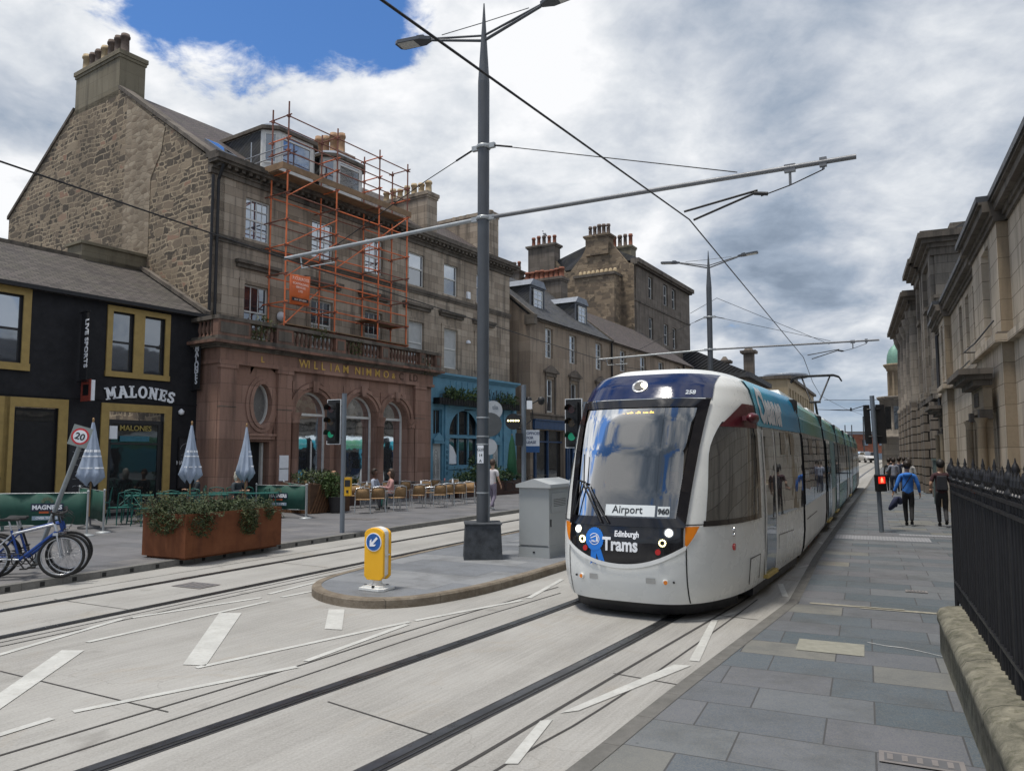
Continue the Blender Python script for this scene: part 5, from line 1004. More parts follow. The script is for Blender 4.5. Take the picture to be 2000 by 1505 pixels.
for i in range(19):
    m=MB(); x=xs0+.12+i*.575
    m.tube((x,RY,zt),(x,RY,1.68),.021,None,8); m.lathe([(.02,1.66),(.035,1.68),(.035,1.70),(.016,1.72),(.018,1.74),(.031,1.775),(.033,1.79),(.022,1.82),(.011,1.84),(.015,1.855),(.009,1.875),(.003,1.91)],x,RY,8); m.build('post',mBLK,t)
m=MB()   # return at the far end going right
for i in range(26): 
    y=RY+i*.115
    if i%5: spike(m,xs0,y,.1,1.83)
    else: m.tube((xs0,y,.1),(xs0,y,1.7),.02,None,8); m.lathe([(.035,1.70),(.018,1.72),(.045,1.78),(.03,1.83),(.012,1.86),(.004,1.91)],xs0,y,8)
for z in (1.56,1.64,.3): m.box(xs0-.02,xs0+.02,RY,RY+3,z-.012,z+.012)
m.build('return_panel',mBLK,t)
# dark basement well behind railings
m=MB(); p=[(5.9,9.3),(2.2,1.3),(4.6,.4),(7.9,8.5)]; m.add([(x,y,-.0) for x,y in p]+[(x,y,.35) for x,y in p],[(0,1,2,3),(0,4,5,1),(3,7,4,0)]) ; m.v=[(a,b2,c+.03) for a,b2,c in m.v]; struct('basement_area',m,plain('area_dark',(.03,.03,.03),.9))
# utility cabinet green
m=MB(); M=Matrix.Translation((17.15,30.4,0))@Matrix.Rotation(R(65),4,'Z'); m.box(-.4,.4,-.22,.22,0.02,1.75,0,M); m.box(-.44,.44,-.26,.26,1.75,1.82,0,M); m.box(-.005,.005,.22,.225,.1,1.7,1,M); tag(m.build('utility_cabinet',[plain('utility_green',(.09,.125,.115),.6),mBLK],None),'grey green utility cabinet against the rusticated stone wall','cabinet')
import bmesh
# ============================================================ TRAM
mTW=plain('tram_white',(.72,.73,.71),.28,0,.05,1.5,.5); mTB=plain('tram_black_gloss',(.010,.010,.013),.08,0,.1,3,.6); mTBlue=plain('visor_blue',(.006,.014,.06),.12,0,.1,2,.6)
mTM=plain('tram_maroon',(.085,.012,.018),.35,0,.1,3); mRUBB2=plain('gangway_rubber',(.015,.015,.017),.7,0,.2,6); mSK=plain('tram_skirt',(.02,.02,.022),.5,0,.3,4); mTG=seeglass('tram_screen_glass',(.42,.46,.50),.20); mTS=seeglass('tram_side_glass',(.30,.31,.30),.10)
mORG=plain('amber_lens',(.75,.22,.015),.2,0,.08,9); mREDL=plain('red_lens',(.5,.02,.02),.2,0,.1,9); mCHR=plain('chrome',(.6,.6,.6),.15,.95,.05)
def m_dirty():
    t=NT('tram_lower_white'); o=t.tc.outputs['Object']; sp=t.n.new('ShaderNodeSeparateXYZ'); t.L(o,sp.inputs[0])
    d=t.math('MULTIPLY',t.rng(sp.outputs[2],.2,.95,1,0),t.rng(t.noise(t.map(o,(1.5,1,.5)),1.6,6,.65),.38,.68)); c=t.mix(t.math('MULTIPLY',d,.55),(.70,.71,.69),(.20,.185,.16)); return t.fin(c,.35,0,.4)
mTWD=m_dirty()
def m_band(name,stops,x0,x1):
    t=NT(name); o=t.tc.outputs['Object']; sp=t.n.new('ShaderNodeSeparateXYZ'); t.L(o,sp.inputs[0]); f=t.math('ADD',t.rng(sp.outputs[0],x0,x1),t.math('MULTIPLY',t.math('SUBTRACT',t.noise(o,1.4,3),.5),.12)); return t.fin(t.ramp(f,stops),.25,0,.5)
TIP=Vector((1.29,9.10,0)); TA=29.5; HW=1.27
tram=thing('tram','white articulated tram with blue and green advert band, approaching on the near track','tram',TIP,R(90-TA))
# local: x back along the tram, y left(+)/right(-)
LN=1.9; P1,P2=3.6,.5
def wz(z):   # half width
    pts=[(.1,1.10),(.3,1.17),(.6,1.20),(1.1,1.205),(1.6,1.2),(2.2,1.18),(2.6,1.14),(2.85,1.07),(2.98,.98),(3.1,.75)]
    for a,b in zip(pts,pts[1:]):
        if z<=b[0]: return a[1]+(b[1]-a[1])*max(0,(z-a[0]))/(b[0]-a[0])
    return pts[-1][1]
def x0z(z):
    pts=[(.1,.16),(.25,.08),(.45,.015),(.7,.0),(.95,.01),(1.12,.045),(1.5,.16),(2.0,.34),(2.4,.53),(2.65,.68),(2.85,.84),(3.0,1.02),(3.09,1.28),(3.14,1.8)]
    for a,b in zip(pts,pts[1:]):
        if z<=b[0]:
            t=(z-a[0])/(b[0]-a[0]); t=max(0,t); return a[1]+(b[1]-a[1])*t
    return pts[-1][1]
def S(y,z,off=0.):
    w=wz(z)+off; q=min(1,abs(y)/w); ln=LN-x0z(z)*.45
    return Vector((x0z(z)-off+ln*(1-(1-q**P1)**P2),y,z))
def outline(z,n=64):
    w=wz(z); L=[]
    for i in range(-n,n+1):
        u=i/n; q=math.sin(abs(u)*math.pi/2)**.62; q=min(q,1); v=S(math.copysign(q*w,u),z); L.append(v)
    return L
CL=5.75
ZS=[.2,.26,.34,.45,.6,.75,.9,1.0,1.08,1.14,1.2]+[1.28+.08*i for i in range(17)]+[2.62,2.68,2.74,2.8,2.85,2.9,2.94,2.98,3.02,3.06,3.09]
def in_ws(y,z): # windscreen opening
    return 1.165<z<2.62 and abs(y)<.69+.08*(z-1.15)
def shell():
    n=64; m=MB(); rows=[]
    for z in ZS:
        o=outline(z,n); w=wz(z); o=[Vector((x,-w,z)) for x in (CL,4.6,3.2)]+o+[Vector((x,w,z)) for x in (3.2,4.6,CL)]; rows.append(o)
    k=len(rows[0]); vs=[p for r in rows for p in r]; fs=[]
    for j in range(len(rows)-1):
        for i in range(k-1):
            c=(rows[j][i]+rows[j][i+1]+rows[j+1][i]+rows[j+1][i+1])/4
            if c.x<2.2 and in_ws(c.y,c.z): continue
            # side windows of the cab (both sides)
            if side_open(c): continue
            fs.append((j*k+i,j*k+i+1,(j+1)*k+i+1,(j+1)*k+i))
    m.add(vs,fs,0,True); 
    top=rows[-1]; N=len(vs); m.add(top,[tuple(range(len(top)))],0,False)
    return m
def side_open(c): return False
body=shell().build('body',mTW,tram)
def patch_(name,fn,nu,nv,off,mat,mat2=None,th=0.,par=None):
    "fn(u,v)->(y,z); curved patch lying just proud of the shell"
    m=MB(); vs=[]
    for j in range(nv+1):
        for i in range(nu+1):
            y,z=fn(i/nu,j/nv); vs.append(S(y,z,off))
    m.add(vs,[(j*(nu+1)+i,j*(nu+1)+i+1,(j+1)*(nu+1)+i+1,(j+1)*(nu+1)+i) for j in range(nv) for i in range(nu)],0,True); return m.build(name,mat,par or tram)
def wsh(z,e=0): return .715+.08*(z-1.15)+e
# windscreen glass
patch_('windscreen',lambda u,v:((2*u-1)*wsh(1.16+v*1.5,-.03),1.16+v*1.5),28,24,.012,mTG)
# frame ring
def ring(name,z0,z1,e0,e1,mat,off=.016):
    m=MB(); o=[];n_=[]; N=40
    def loop(e):
        L=[]; a,b=z0-(e*1.),z1+(e*1.)
        for i in range(N): z=a+(b-a)*i/N; L.append((-wsh(z,e),z))
        for i in range(N): u=i/N; L.append((-wsh(b,e)+2*wsh(b,e)*u,b))
        for i in range(N): z=b-(b-a)*i/N; L.append((wsh(z,e),z))
        for i in range(N): u=i/N; L.append((wsh(a,e)-2*wsh(a,e)*u,a))
        return [S(y,z,off) for y,z in L]
    A=loop(e0); B=loop(e1); n2=len(A); m.add(A+B,[(i,(i+1)%n2,n2+(i+1)%n2,n2+i) for i in range(n2)],0,True); return m.build(name,mat,tram)
ring('windscreen_frame',1.125,2.62,-.075,.03,mTB,.026)
# visor
patch_('visor',lambda u,v:((2*u-1)*(wsh(2.6,.035)-.03*v),2.665+v*.34),28,10,.014,mTBlue)
# black nose panel (flat top, curved bottom) and orange corners
def low(y): q=abs(y)/.72; return .655+.22*q**2.1
patch_('nose_panel',lambda u,v:((2*u-1)*.72,low((2*u-1)*.72)+(1.115-low((2*u-1)*.72))*v),32,10,.012,mTB)
for s in (-1,1):
    def f(u,v,s=s):
        y=.735+.13*u; zl=.87+ (1.11-.87)*(u**1.5); return (s*y,zl+(1.105-zl)*v)
    patch_('indicator',f,8,5,.012,mORG)
    patch_('indicator_trim',lambda u,v,s=s:(s*(.72+.16*u),(.845+.25*(u**1.5))+.02*v),8,1,.010,mTW)
patch_('nose_trim',lambda u,v:((2*u-1)*.75,low((2*u-1)*.75)-.05+.05*v),32,2,.022,plain('tram_trim',(.72,.73,.72),.3,0,.04))
# seam lines
mSEAM=plain('panel_gap',(.012,.012,.012),.7)
for s in (-1,1): patch_('panel_seam',lambda u,v,s=s:(s*(.745+.006*(2*u-1)),.21+v*(.65)),1,12,.004,mSEAM)
patch_('panel_seam',lambda u,v:((2*u-1)*1.17,1.118+.012*v),40,1,.006,mSEAM)
# round lamps
def lamp(name,y,z,r,mat,depth=.03,rim=None,mat_in=None):
    c=S(y,z,.012); e=.01; tu=(S(y+e,z,.012)-S(y-e,z,.012)).normalized(); tv=(S(y,z+e,.012)-S(y,z-e,.012)).normalized(); nn=tu.cross(tv).normalized(); nn=nn if nn.x<0 else -nn
    m=MB(); m.tube(c-nn*.01,c+nn*depth,r,r*.9,20); o=m.build(name,mat,tram)
    if rim: q=MB(); q.tube(c-nn*.01,c+nn*.012,r*1.32,r*1.25,20); q.build('lamp_rim',rim,o)
    return c,nn,tu,tv,o
mLAMP=emit('headlamp_glow',(1,.93,.72),2.2); mDRL=emit('ring_led',(1,.9,.45),2.0)
for y,s in ((.57,1),(-.57,-1)):
    lamp('headlamp',y,1.035,.045,mLAMP,.02,mCHR)
    lamp('tail_lamp',y*.80,.815,.036,mREDL,.02,mBLK)
    c,nn,tu,tv,o=lamp('side_lamp',y*.885,.92,.026,mBLK,.012)
    for i in range(12):
        a=i*math.pi/6; q=c+tu*math.cos(a)*.036+tv*math.sin(a)*.036; mm=MB(); mm.disc(q,nn,.0085,.016,8); mm.build('led',mDRL,o)
lamp('roof_lamp',0.02,2.83,.085,mBLK,.02,mCHR); lamp('roof_lamp',0.0-.04,2.83,.042,mLAMP,.04)
for y in (.49,-.49): lamp('reflector',y*1.08,.47,.026,mORG,.015,mTW); lamp('tow_hole',y*1.26,.47,.012,mBLK,.008)
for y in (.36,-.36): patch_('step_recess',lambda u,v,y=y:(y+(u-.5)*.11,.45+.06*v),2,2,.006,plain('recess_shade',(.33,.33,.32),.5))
# lettering on the nose, wrapped onto the shell
def nose_text(s,size,yc,z,mat,bold=.006,sx=1.,al='CENTER',off=.02,name='lettering'):
    "mesh text bent to the shell; readable from in front (left of viewer = +y)"
    cu=bpy.data.curves.new('t','FONT'); cu.body=s; cu.size=size; cu.offset=bold; cu.extrude=.001; cu.align_x=al; cu.resolution_u=3
    t=bpy.data.objects.new('tmp',cu); col.objects.link(t); bpy.context.view_layer.update(); me=bpy.data.meshes.new_from_object(t.evaluated_get(bpy.context.evaluated_depsgraph_get())); bpy.data.objects.remove(t); bpy.data.curves.remove(cu)
    for v in me.vertices: p=S(yc-v.co.x*sx,z+v.co.y,off+(0.002 if v.co.z>0 else 0)); v.co=p
    me.materials.clear(); me.materials.append(mat); me.name=name; o=bpy.data.objects.new(name,me); col.objects.link(o); o.parent=tram; return o
nose_text('Trams',.215,.225,.81,mWHT,.007,.80,'LEFT'); nose_text('Edinburgh',.095,.075,.975,mWHT,.003,.80,'LEFT')
nose_text('258',.075,-.64,2.71,plain('pale_number',(.6,.65,.7),.4),.002)
# blue rosette
mROS=plain('rosette_blue',(.01,.17,.62),.45,0,.05)
cy,cz=.335,.93; m=MB(); N=48; pts=[S(cy,cz,.02)]+[S(cy+(.118+.006*(i%2))*math.cos(2*math.pi*i/N),cz+(.135+.006*(i%2))*math.sin(2*math.pi*i/N),.02) for i in range(N)]; m.add(pts,[(0,1+i,1+(i+1)%N) for i in range(N)],0,True)
for a,b in ((0.02,-.30),(-.10,-.27)):
    m.add([S(cy+a*.4+.035,cz-.1,.019),S(cy+a*.4-.04,cz-.1,.019),S(cy+a-.04,cz+b,.019),S(cy+a,cz+b+.025,.019),S(cy+a+.035,cz+b-.005,.019)],[(0,1,2,3,4)])
ro=m.build('rosette',mROS,tram)
m=MB(); 
for i in range(26):
    a=R(30+i*12); b_=R(30+(i+1)*12); m.add([S(cy+r*math.cos(t),cz+r*math.sin(t),.023) for r,t in ((.062,a),(.062,b_),(.070,b_),(.070,a))],[(0,1,2,3)])
m.add([S(cy+.05,cz+.015,.023),S(cy-.035,cz+.05,.023),S(cy-.035,cz+.038,.023),S(cy+.05,cz+.003,.023)],[(0,1,2,3)]); m.add([S(cy-.025,cz+.03,.023),S(cy-.045,cz+.035,.023),S(cy-.05,cz-.03,.023),S(cy-.03,cz-.03,.023)],[(0,1,2,3)]); m.build('rosette_emblem',mWHT,ro)
nose_text('No.1',.035,cy,cz-.035,mWHT,.002,1,'CENTER',.024)
# skirt under nose
m=MB(); lo=[S(math.copysign(min(1,(abs(i)/20))**.8*wz(.2)*.96,i),.2) for i in range(-20,21)]
vs=[(p.x+.06,p.y*.97,.21) for p in lo]+[(p.x+.10,p.y*.95,.07) for p in lo]; n2=len(lo); m.add(vs,[(i,i+1,n2+i+1,n2+i) for i in range(n2-1)]+[tuple(range(n2,2*n2))],0,True)
m.box(2.0,CL-.2,-1.1,1.1,.07,.25); m.build('skirt',mSK,tram)
# wipers
m=MB()
def wp(a,b,r,o=.05): m.tube(S(*a,o),S(*b,o+.02),r,r*.8,6)
wp((.66,1.62),(.69,1.17),.011,.04); m.build('wiper',mBLK,tram); m=MB()
def wp2(a,b,r,o): m.tube(S(*a,o),S(*b,o+.01),r,r*.8,6)
wp2((.24,1.13),(.55,1.58),.014,.06); wp2((.15,1.13),(.51,1.58),.012,.06); wp2((.55,1.58),(.60,1.95),.009,.05); wp2((.55,1.58),(.65,1.2),.011,.045); wp2((.53,1.60),(.61,1.62),.016,.06); m.build('wiper',mBLK,tram)
# cab interior
m=MB(); m.box(.9,2.4,-.98,.98,.9,.95); m.box(2.4,2.45,-1.1,1.1,.95,2.7); m.box(.35,.75,-.66,.66,1.0,1.14); m.prism([(.55,-.5),(.85,-.5),(.85,.35),(.55,.35)],1.1,1.24,'z'); m.box(1.15,2.4,-.9,.9,2.66,2.7); m.build('cab_interior',plain('cab_grey',(.07,.08,.09),.7,0,.15,4),tram)
def flat_sign(y0,y1,z0,z1,x,mat,name): mm=MB(); mm.box(x,x+.012,y0,y1,z0,z1); return mm.build(name,mat,tram)
def signtext(s,size,y,z,x,mat,par,bold=.002): return text('lettering',s,size,Matrix.Translation((x,y,z))@Matrix.Rotation(R(-90),4,'Z')@Matrix.Rotation(R(90),4,'X'),mat,par,.001,bold)
mPL_=plain('sign_pale',(.62,.66,.68),.5,0,.03); mINK=plain('sign_ink',(.02,.025,.03),.6)
def swap(par,s,size,yc,z,off,mat,bold): o=nose_text(s,size,yc,z,mat,bold,1,'CENTER',off); o.parent=par; return o
sg=patch_('destination_card',lambda u,v:(.22-.62*u,1.215+.13*v),8,2,.0135,mPL_); swap(sg,'Airport',.125,-.06,1.25,.0165,mINK,.001)
sg=patch_('number_card',lambda u,v:(-.43-.135*u,1.22+.115*v),4,2,.0135,mPL_); swap(sg,'960',.085,-.4975,1.25,.0165,mINK,.004)
mDOT=emit('amber_led',(1,.55,.05),3.0)
m=MB(); rr=random.Random(4)
for i in range(34):
    y=.26-i*.0145
    if i in (7,8,15,16,22,23,29): continue
    m.box(S(y,2.50).x+.03,S(y,2.50).x+.04,y-.005,y+.005,2.47,2.47+rr.choice((.015,.02,.03)))
o=m.build('destination_display',mDOT,tram); m=MB(); m.box(.72,.76,-.62,.62,2.40,2.60); m.build('display_case',mBLK,tram)
# ------ right & left cab side: window, door, maroon panel, mirror pod
def side_patch(name,pts,off,mat,side=-1,par=None,nx=1):
    "pts polygon in (x,z) on the straight side"
    return bandstrip(name,min(p[0] for p in pts),max(p[0] for p in pts),min(p[1] for p in pts),max(p[1] for p in pts),off,mat,side,par or tram)
def zrows(z0,z1):
    br=[.1,.3,.6,1.1,1.6,2.2,2.6,2.85,2.98]; return sorted({z0,z1,*[b for b in br if z0<b<z1],*[z0+(z1-z0)*i/6 for i in range(7)]})
def bandstrip(name,x0,x1,z0,z1,off,mat,side,par):
    m=MB(); zs=zrows(z0,z1); m.add([(x,side*(wz(z)+off),z) for z in zs for x in (x0,x1)],[(2*i,2*i+1,2*i+3,2*i+2) for i in range(len(zs)-1)],0,True); return m.build(name,mat,par)
def curvequad(name,x0f,x1f,z0,z1,off,mat,side=-1,nv=12,nu=8,par=None):
    "strip between x0f(z) and x1f(z), following the shell incl. the rounded corner"
    def inv(x,z):
        ln=LN-x0z(z)*.45; t=(x-x0z(z))/ln
        if t>=1: return wz(z)
        return wz(z)*(1-(1-t)**2)**(1/P1) if t>0 else 0
    m=MB(); vs=[]
    for j in range(nv+1):
        z=z0+(z1-z0)*j/nv
        for i in range(nu+1): x=x0f(z)+(x1f(z)-x0f(z))*i/nu; vs.append((x-off*.3,side*(inv(x,z)+off),z))
    m.add(vs,[(j*(nu+1)+i,j*(nu+1)+i+1,(j+1)*(nu+1)+i+1,(j+1)*(nu+1)+i) for j in range(nv) for i in range(nu)],0,True); return m.build(name,mat,par or tram)
mDGL=glass('tram_window',(.012,.012,.013),.02,.15)
for sd in (-1,1):
    xf=lambda z:.42+.30*(z-1.15)+max(0,z-1.9)**2*1.1
    curvequad('cab_window',xf,lambda z:2.05,1.16,2.36,.012,mDGL,sd)
    curvequad('window_band',lambda z:xf(z)-.03,lambda z:2.1,1.10,1.165,.014,mTB,sd,2); 
    curvequad('window_band',lambda z:1.93,lambda z:2.09,1.16,2.36,.015,mTB,sd,8,2)
    curvequad('maroon_panel',lambda z:.42+.30*(z-1.15)+max(0,z-1.9)**2*1.1+max(0,z-2.3)*.6,lambda z:2.1,2.30,2.62,.016,mTM,sd)
    if sd<0: pod=MB(); M=Matrix.Translation((1.55,sd*(wz(2.4)+.09),2.42)); pod.lathe([(.01,-.2),(.045,-.18),(.065,-.1),(.07,.05),(.05,.15),(.01,.18)],0,0,12,0,M@Matrix.Rotation(R(90),4,'Y')@Matrix.Rotation(0,4,'Z')); pod.box(-.08,.08,-.12*(1 if sd>0 else 0),.12*(0 if sd>0 else 1),-.03,.03,0,M); pod.build('camera_pod',mTM,tram)
    # crew door
    dr=side_patch('door',[(2.45,.3),(3.15,.3),(3.15,1.05),(3.15,1.6),(3.15,2.38),(2.45,2.38),(2.45,1.6),(2.45,1.05)],.012,mDGL,sd)
    for xx in (2.36,3.16):
        m=MB(); m.add([(xx+a,sd*(wz(z)+.02),z) for z in (.3,1.1,1.7,2.3) for a in (0,.08)],[(2*i,2*i+1,2*i+3,2*i+2) for i in range(3)]); m.build('door_edge',mTW,dr)
    m=MB(); m.box(2.42,3.18,min(sd*(wz(.3)-.02),sd*(wz(.3)+.05)),max(sd*(wz(.3)-.02),sd*(wz(.3)+.05)),.24,.29); m.build('door_step',plain('step_yellow',(.5,.36,.1),.6),dr)
    side_patch('window',[(3.32,1.04),(5.72,1.04),(5.72,1.7),(5.72,2.32),(3.32,2.32),(3.32,1.7)],.012,mDGL,sd)
    for a in (3.75,4.6): side_patch('vent_window',[(a,1.95),(a+.36,1.95),(a+.36,2.3),(a,2.3)],.018,mTB,sd)
    for z_,r_,mm in ((.82,.05,mREDL),(1.03,.035,mCHR),(.97,.03,mCHR)):
        m=MB(); m.tube((.95,sd*1.0,z_),(.95,sd*1.125,z_),r_,r_*.8,14); m.build('side_lamp',mm,tram)
    for grp_ in ((((1.45,.62),(2.05,.62)),((2.05,.62),(2.05,.3)),((1.45,.62),(1.45,.3))),(((3.4,.75),(4.7,.72)),((3.4,.75),(3.4,.55)))):
        m=MB()
        for p,q in grp_: m.tube((p[0],sd*(wz(p[1])+.0),p[1]),(q[0],sd*(wz(q[1])+.0),q[1]),.006,None,5)
        m.build('panel_seam',mSEAM,tram)
# blue band wrap on module 1
mBAND1=m_band('wrap_blue',[(0,(.12,.42,.52)),(.3,(.03,.34,.55)),(.7,(.012,.25,.48)),(1,(.02,.20,.34))],2,6)
for sd in (-1,1): bandstrip('advert_band',2.12,CL,2.34,3.0,.022,mBAND1,sd,tram)
def side_text(s,size,x,z,mat,par,sx=1.,bold=.01,side=-1,off=.03):
    cu=bpy.data.curves.new('t','FONT'); cu.body=s; cu.size=size; cu.offset=bold; cu.extrude=.0; cu.resolution_u=2; t=bpy.data.objects.new('tmp',cu); col.objects.link(t); bpy.context.view_layer.update(); me=bpy.data.meshes.new_from_object(t.evaluated_get(bpy.context.evaluated_depsgraph_get())); bpy.data.objects.remove(t); bpy.data.curves.remove(cu)
    bm=bmesh.new(); bm.from_mesh(me)
    for zc in (2.5,2.6,2.7,2.78,2.85,2.92): bmesh.ops.bisect_plane(bm,geom=bm.verts[:]+bm.edges[:]+bm.faces[:],plane_co=(0,zc-z,0),plane_no=(0,1,0))
    bm.to_mesh(me); bm.free()
    for v in me.vertices: zz=z+v.co.y; v.co=(x+v.co.x*sx,side*(wz(zz)+off),zz)
    me.materials.clear(); me.materials.append(mat); me.name='lettering'; o=bpy.data.objects.new('lettering',me); col.objects.link(o); o.parent=par; return o
side_text('Cleaner',.68,2.32,2.42,plain('advert_white',(.62,.64,.66),.5),tram,.80,.03,-1,.034)
# ------ following modules
mBAND2=m_band('wrap_green',[(0,(.03,.30,.42)),(.3,(.08,.30,.26)),(.55,(.12,.29,.16)),(1,(.05,.30,.34))],0,6)
mLIM=m_band('wrap_lower',[(0,(.70,.71,.69)),(.55,(.52,.55,.53)),(.72,(.16,.40,.36)),(1,(.08,.34,.36))],0,6); mTEAL=m_band('wrap_teal',[(0,(.10,.34,.30)),(.5,(.08,.30,.36)),(1,(.06,.24,.36))],0,6)
mROOF=plain('tram_roof',(.42,.46,.47),.4,0,.15,2)
def module(loc,rot,L,idx,end=False):
    fr=bpy.data.objects.new('module',None)
    M=Matrix.Translation(loc)@Matrix.Rotation(rot,4,'Z')
    prof=[(wz(z),z) for z in (.2,.3,.6,1.02,1.1,1.6,2.2,2.36,2.6,2.85,2.95,2.98,3.06,3.1)]
    full=[(-w,z) for w,z in prof]+[(w,z) for w,z in prof[::-1]]
    m=MB(); n=len(full); xs=[.28,L-.28]
    if end: xs=[.28,L-1.6,L-.9,L-.4,L-.1,L]
    sc_=[1]*len(xs) if not end else [1,1,.97,.88,.72,.5]
    vs=[(x,w*s,z) for x,s in zip(xs,sc_) for w,z in full]
    def mi(i):
        z=(full[i][1]+full[(i+1)%n][1])/2; return 0 if z<1.02 else (1 if z<2.36 else (2 if z<2.95 else 3))
    for k in range(len(xs)-1):
        for i in range(n): m.add([vs[k*n+i],vs[k*n+(i+1)%n],vs[(k+1)*n+(i+1)%n],vs[(k+1)*n+i]],[(0,1,2,3)],mi(i),False,M)
    for k in (0,len(xs)-1): m.add([vs[k*n+i] for i in range(n)],[tuple(range(n))],4,False,M)
    return m,M
inv=lambda M:M
pos=Vector((CL,0,0)); ang=R(TA-26.1); Lm=6.06
# centre of the joint in tram coordinates; modules follow the straight behind
for idx in range(6):
    end=idx==5; L=Lm if not end else 5.7
    # module root pieces share an own frame so materials run along each module
    M=Matrix.Translation(pos)@Matrix.Rotation(ang,4,'Z')
    m,_=module((0,0,0),0,L,idx,end)
    low_mat=[mTWD,mTEAL,mTWD,mTEAL,mTWD,mTWD][idx]
    low_mat=[mTWD,mLIM,mTEAL,mTWD,mTEAL,mTWD][idx]
    b_=m.build('module_body',[low_mat,mTB,mBAND2,mROOF,mRUBB2],tram); b_.matrix_local=M
    # glazing and details
    for sd in (-1,1):
        def sp(name,x0,x1,z0,z1,off,mat,s=sd):
            q=MB(); zs=zrows(z0,z1); q.add([(x,s*(wz(z)+off),z) for z in zs for x in (x0,x1)],[(2*i,2*i+1,2*i+3,2*i+2) for i in range(len(zs)-1)]); o=q.build(name,mat,b_); return o
        if idx in (0,2,4) and not end:
            sp('window',.35,L-.35,1.04,2.33,.008,mDGL)
            for a in (1.45,3.4): sp('vent_window',a,a+.85,1.95,2.28,.014,mTB); 
            for x in (2.3,4.2): sp('window_post',x,x+.05,1.04,2.33,.010,mTB)
            sp('panel_seam',.6,2.9,.76,.775,.004,mSEAM)
        elif not end:
            sp('window',.35,L-.35,1.04,2.33,.008,mDGL)
            for x0 in ((.5,4.2) if idx==1 else (2.4,)):
                for k_ in (0,.72): d_=sp('door',x0+k_,x0+k_+.66,.3,2.34,.02,mDGL); 
                for xx in (x0-.06,x0+.66,x0+1.38): sp('door_edge',xx,xx+.06,.3,2.36,.024,mTEAL if idx==1 else mTB)
                q=MB(); q.box(x0-.05,x0+1.42,sd*wz(.3)-.05,sd*wz(.3)+.05,.24,.28); q.build('door_step',plain('step_yellow',(0,0,0)),b_)
            sp('wrap_panel',1.98,4.0,1.04,2.36,.016,mTEAL); 
        else:
            sp('window',.35,3.9,1.04,2.33,.008,mDGL)
        sp('band_rail',.3,L-.3,2.62,2.635,.012,plain('band_line',(.35,.42,.42),.4))
    q=MB(); q.box(-.28,.28,-1.08,1.08,.35,2.9); [q.box(-.26+k_*.07,-.24+k_*.07,-1.12,1.12,.33,2.93) for k_ in range(8)]; q.build('gangway',mRUBB2,b_)
    q=MB(); q.box(.5,L-.6,-1.05,1.05,.07,.22); q.build('underframe',mSK,b_)
    q=MB(); q.tbox(.7,L-.7,-.85,.85,3.0,3.2,.12); q.build('roof_fairing',mROOF,b_)
    if idx==3:   # pantograph
        px=1.6; q=MB(); q.box(px+.6,px+2.2,-.5,.5,3.16,3.26); q.tube((px+2.0,0,3.25),(px,0,4.2),.05,None,8); q.tube((px,-.22,4.2),(px,.22,4.2),.05)
        for y in (-1,1):
            q.tube((px,y*.16,4.2),(px+.7,y*.56,5.32),.035,None,6); q.tube((px+.55,y*.55,5.36),(px+.95,y*.55,5.36),.025)
        for x in (px+.55,px+.95): q.path([(x,-1.02,5.12),(x,-.92,5.3),(x,-.7,5.38),(x,.7,5.38),(x,.92,5.3),(x,1.02,5.12)],.035,6)
        q.build('pantograph',mBLK,b_)
    pos=pos+Vector((math.cos(ang),math.sin(ang),0))*L
# interior bulkhead behind cab so one cannot see through the windscreen
# ============================================================ STREET OBJECTS
mPG=plain('pole_grey',(.075,.082,.092),.45,.2,.12,2); mGAL=plain('galvanised',(.36,.38,.39),.45,.4,.15,6); mPG2=plain('light_pole_grey',(.16,.185,.215),.5,.2,.1,3); mWIRE=plain('wire_black',(.02,.02,.022),.5,.4); mINS=plain('insulator',(.25,.26,.27),.5)
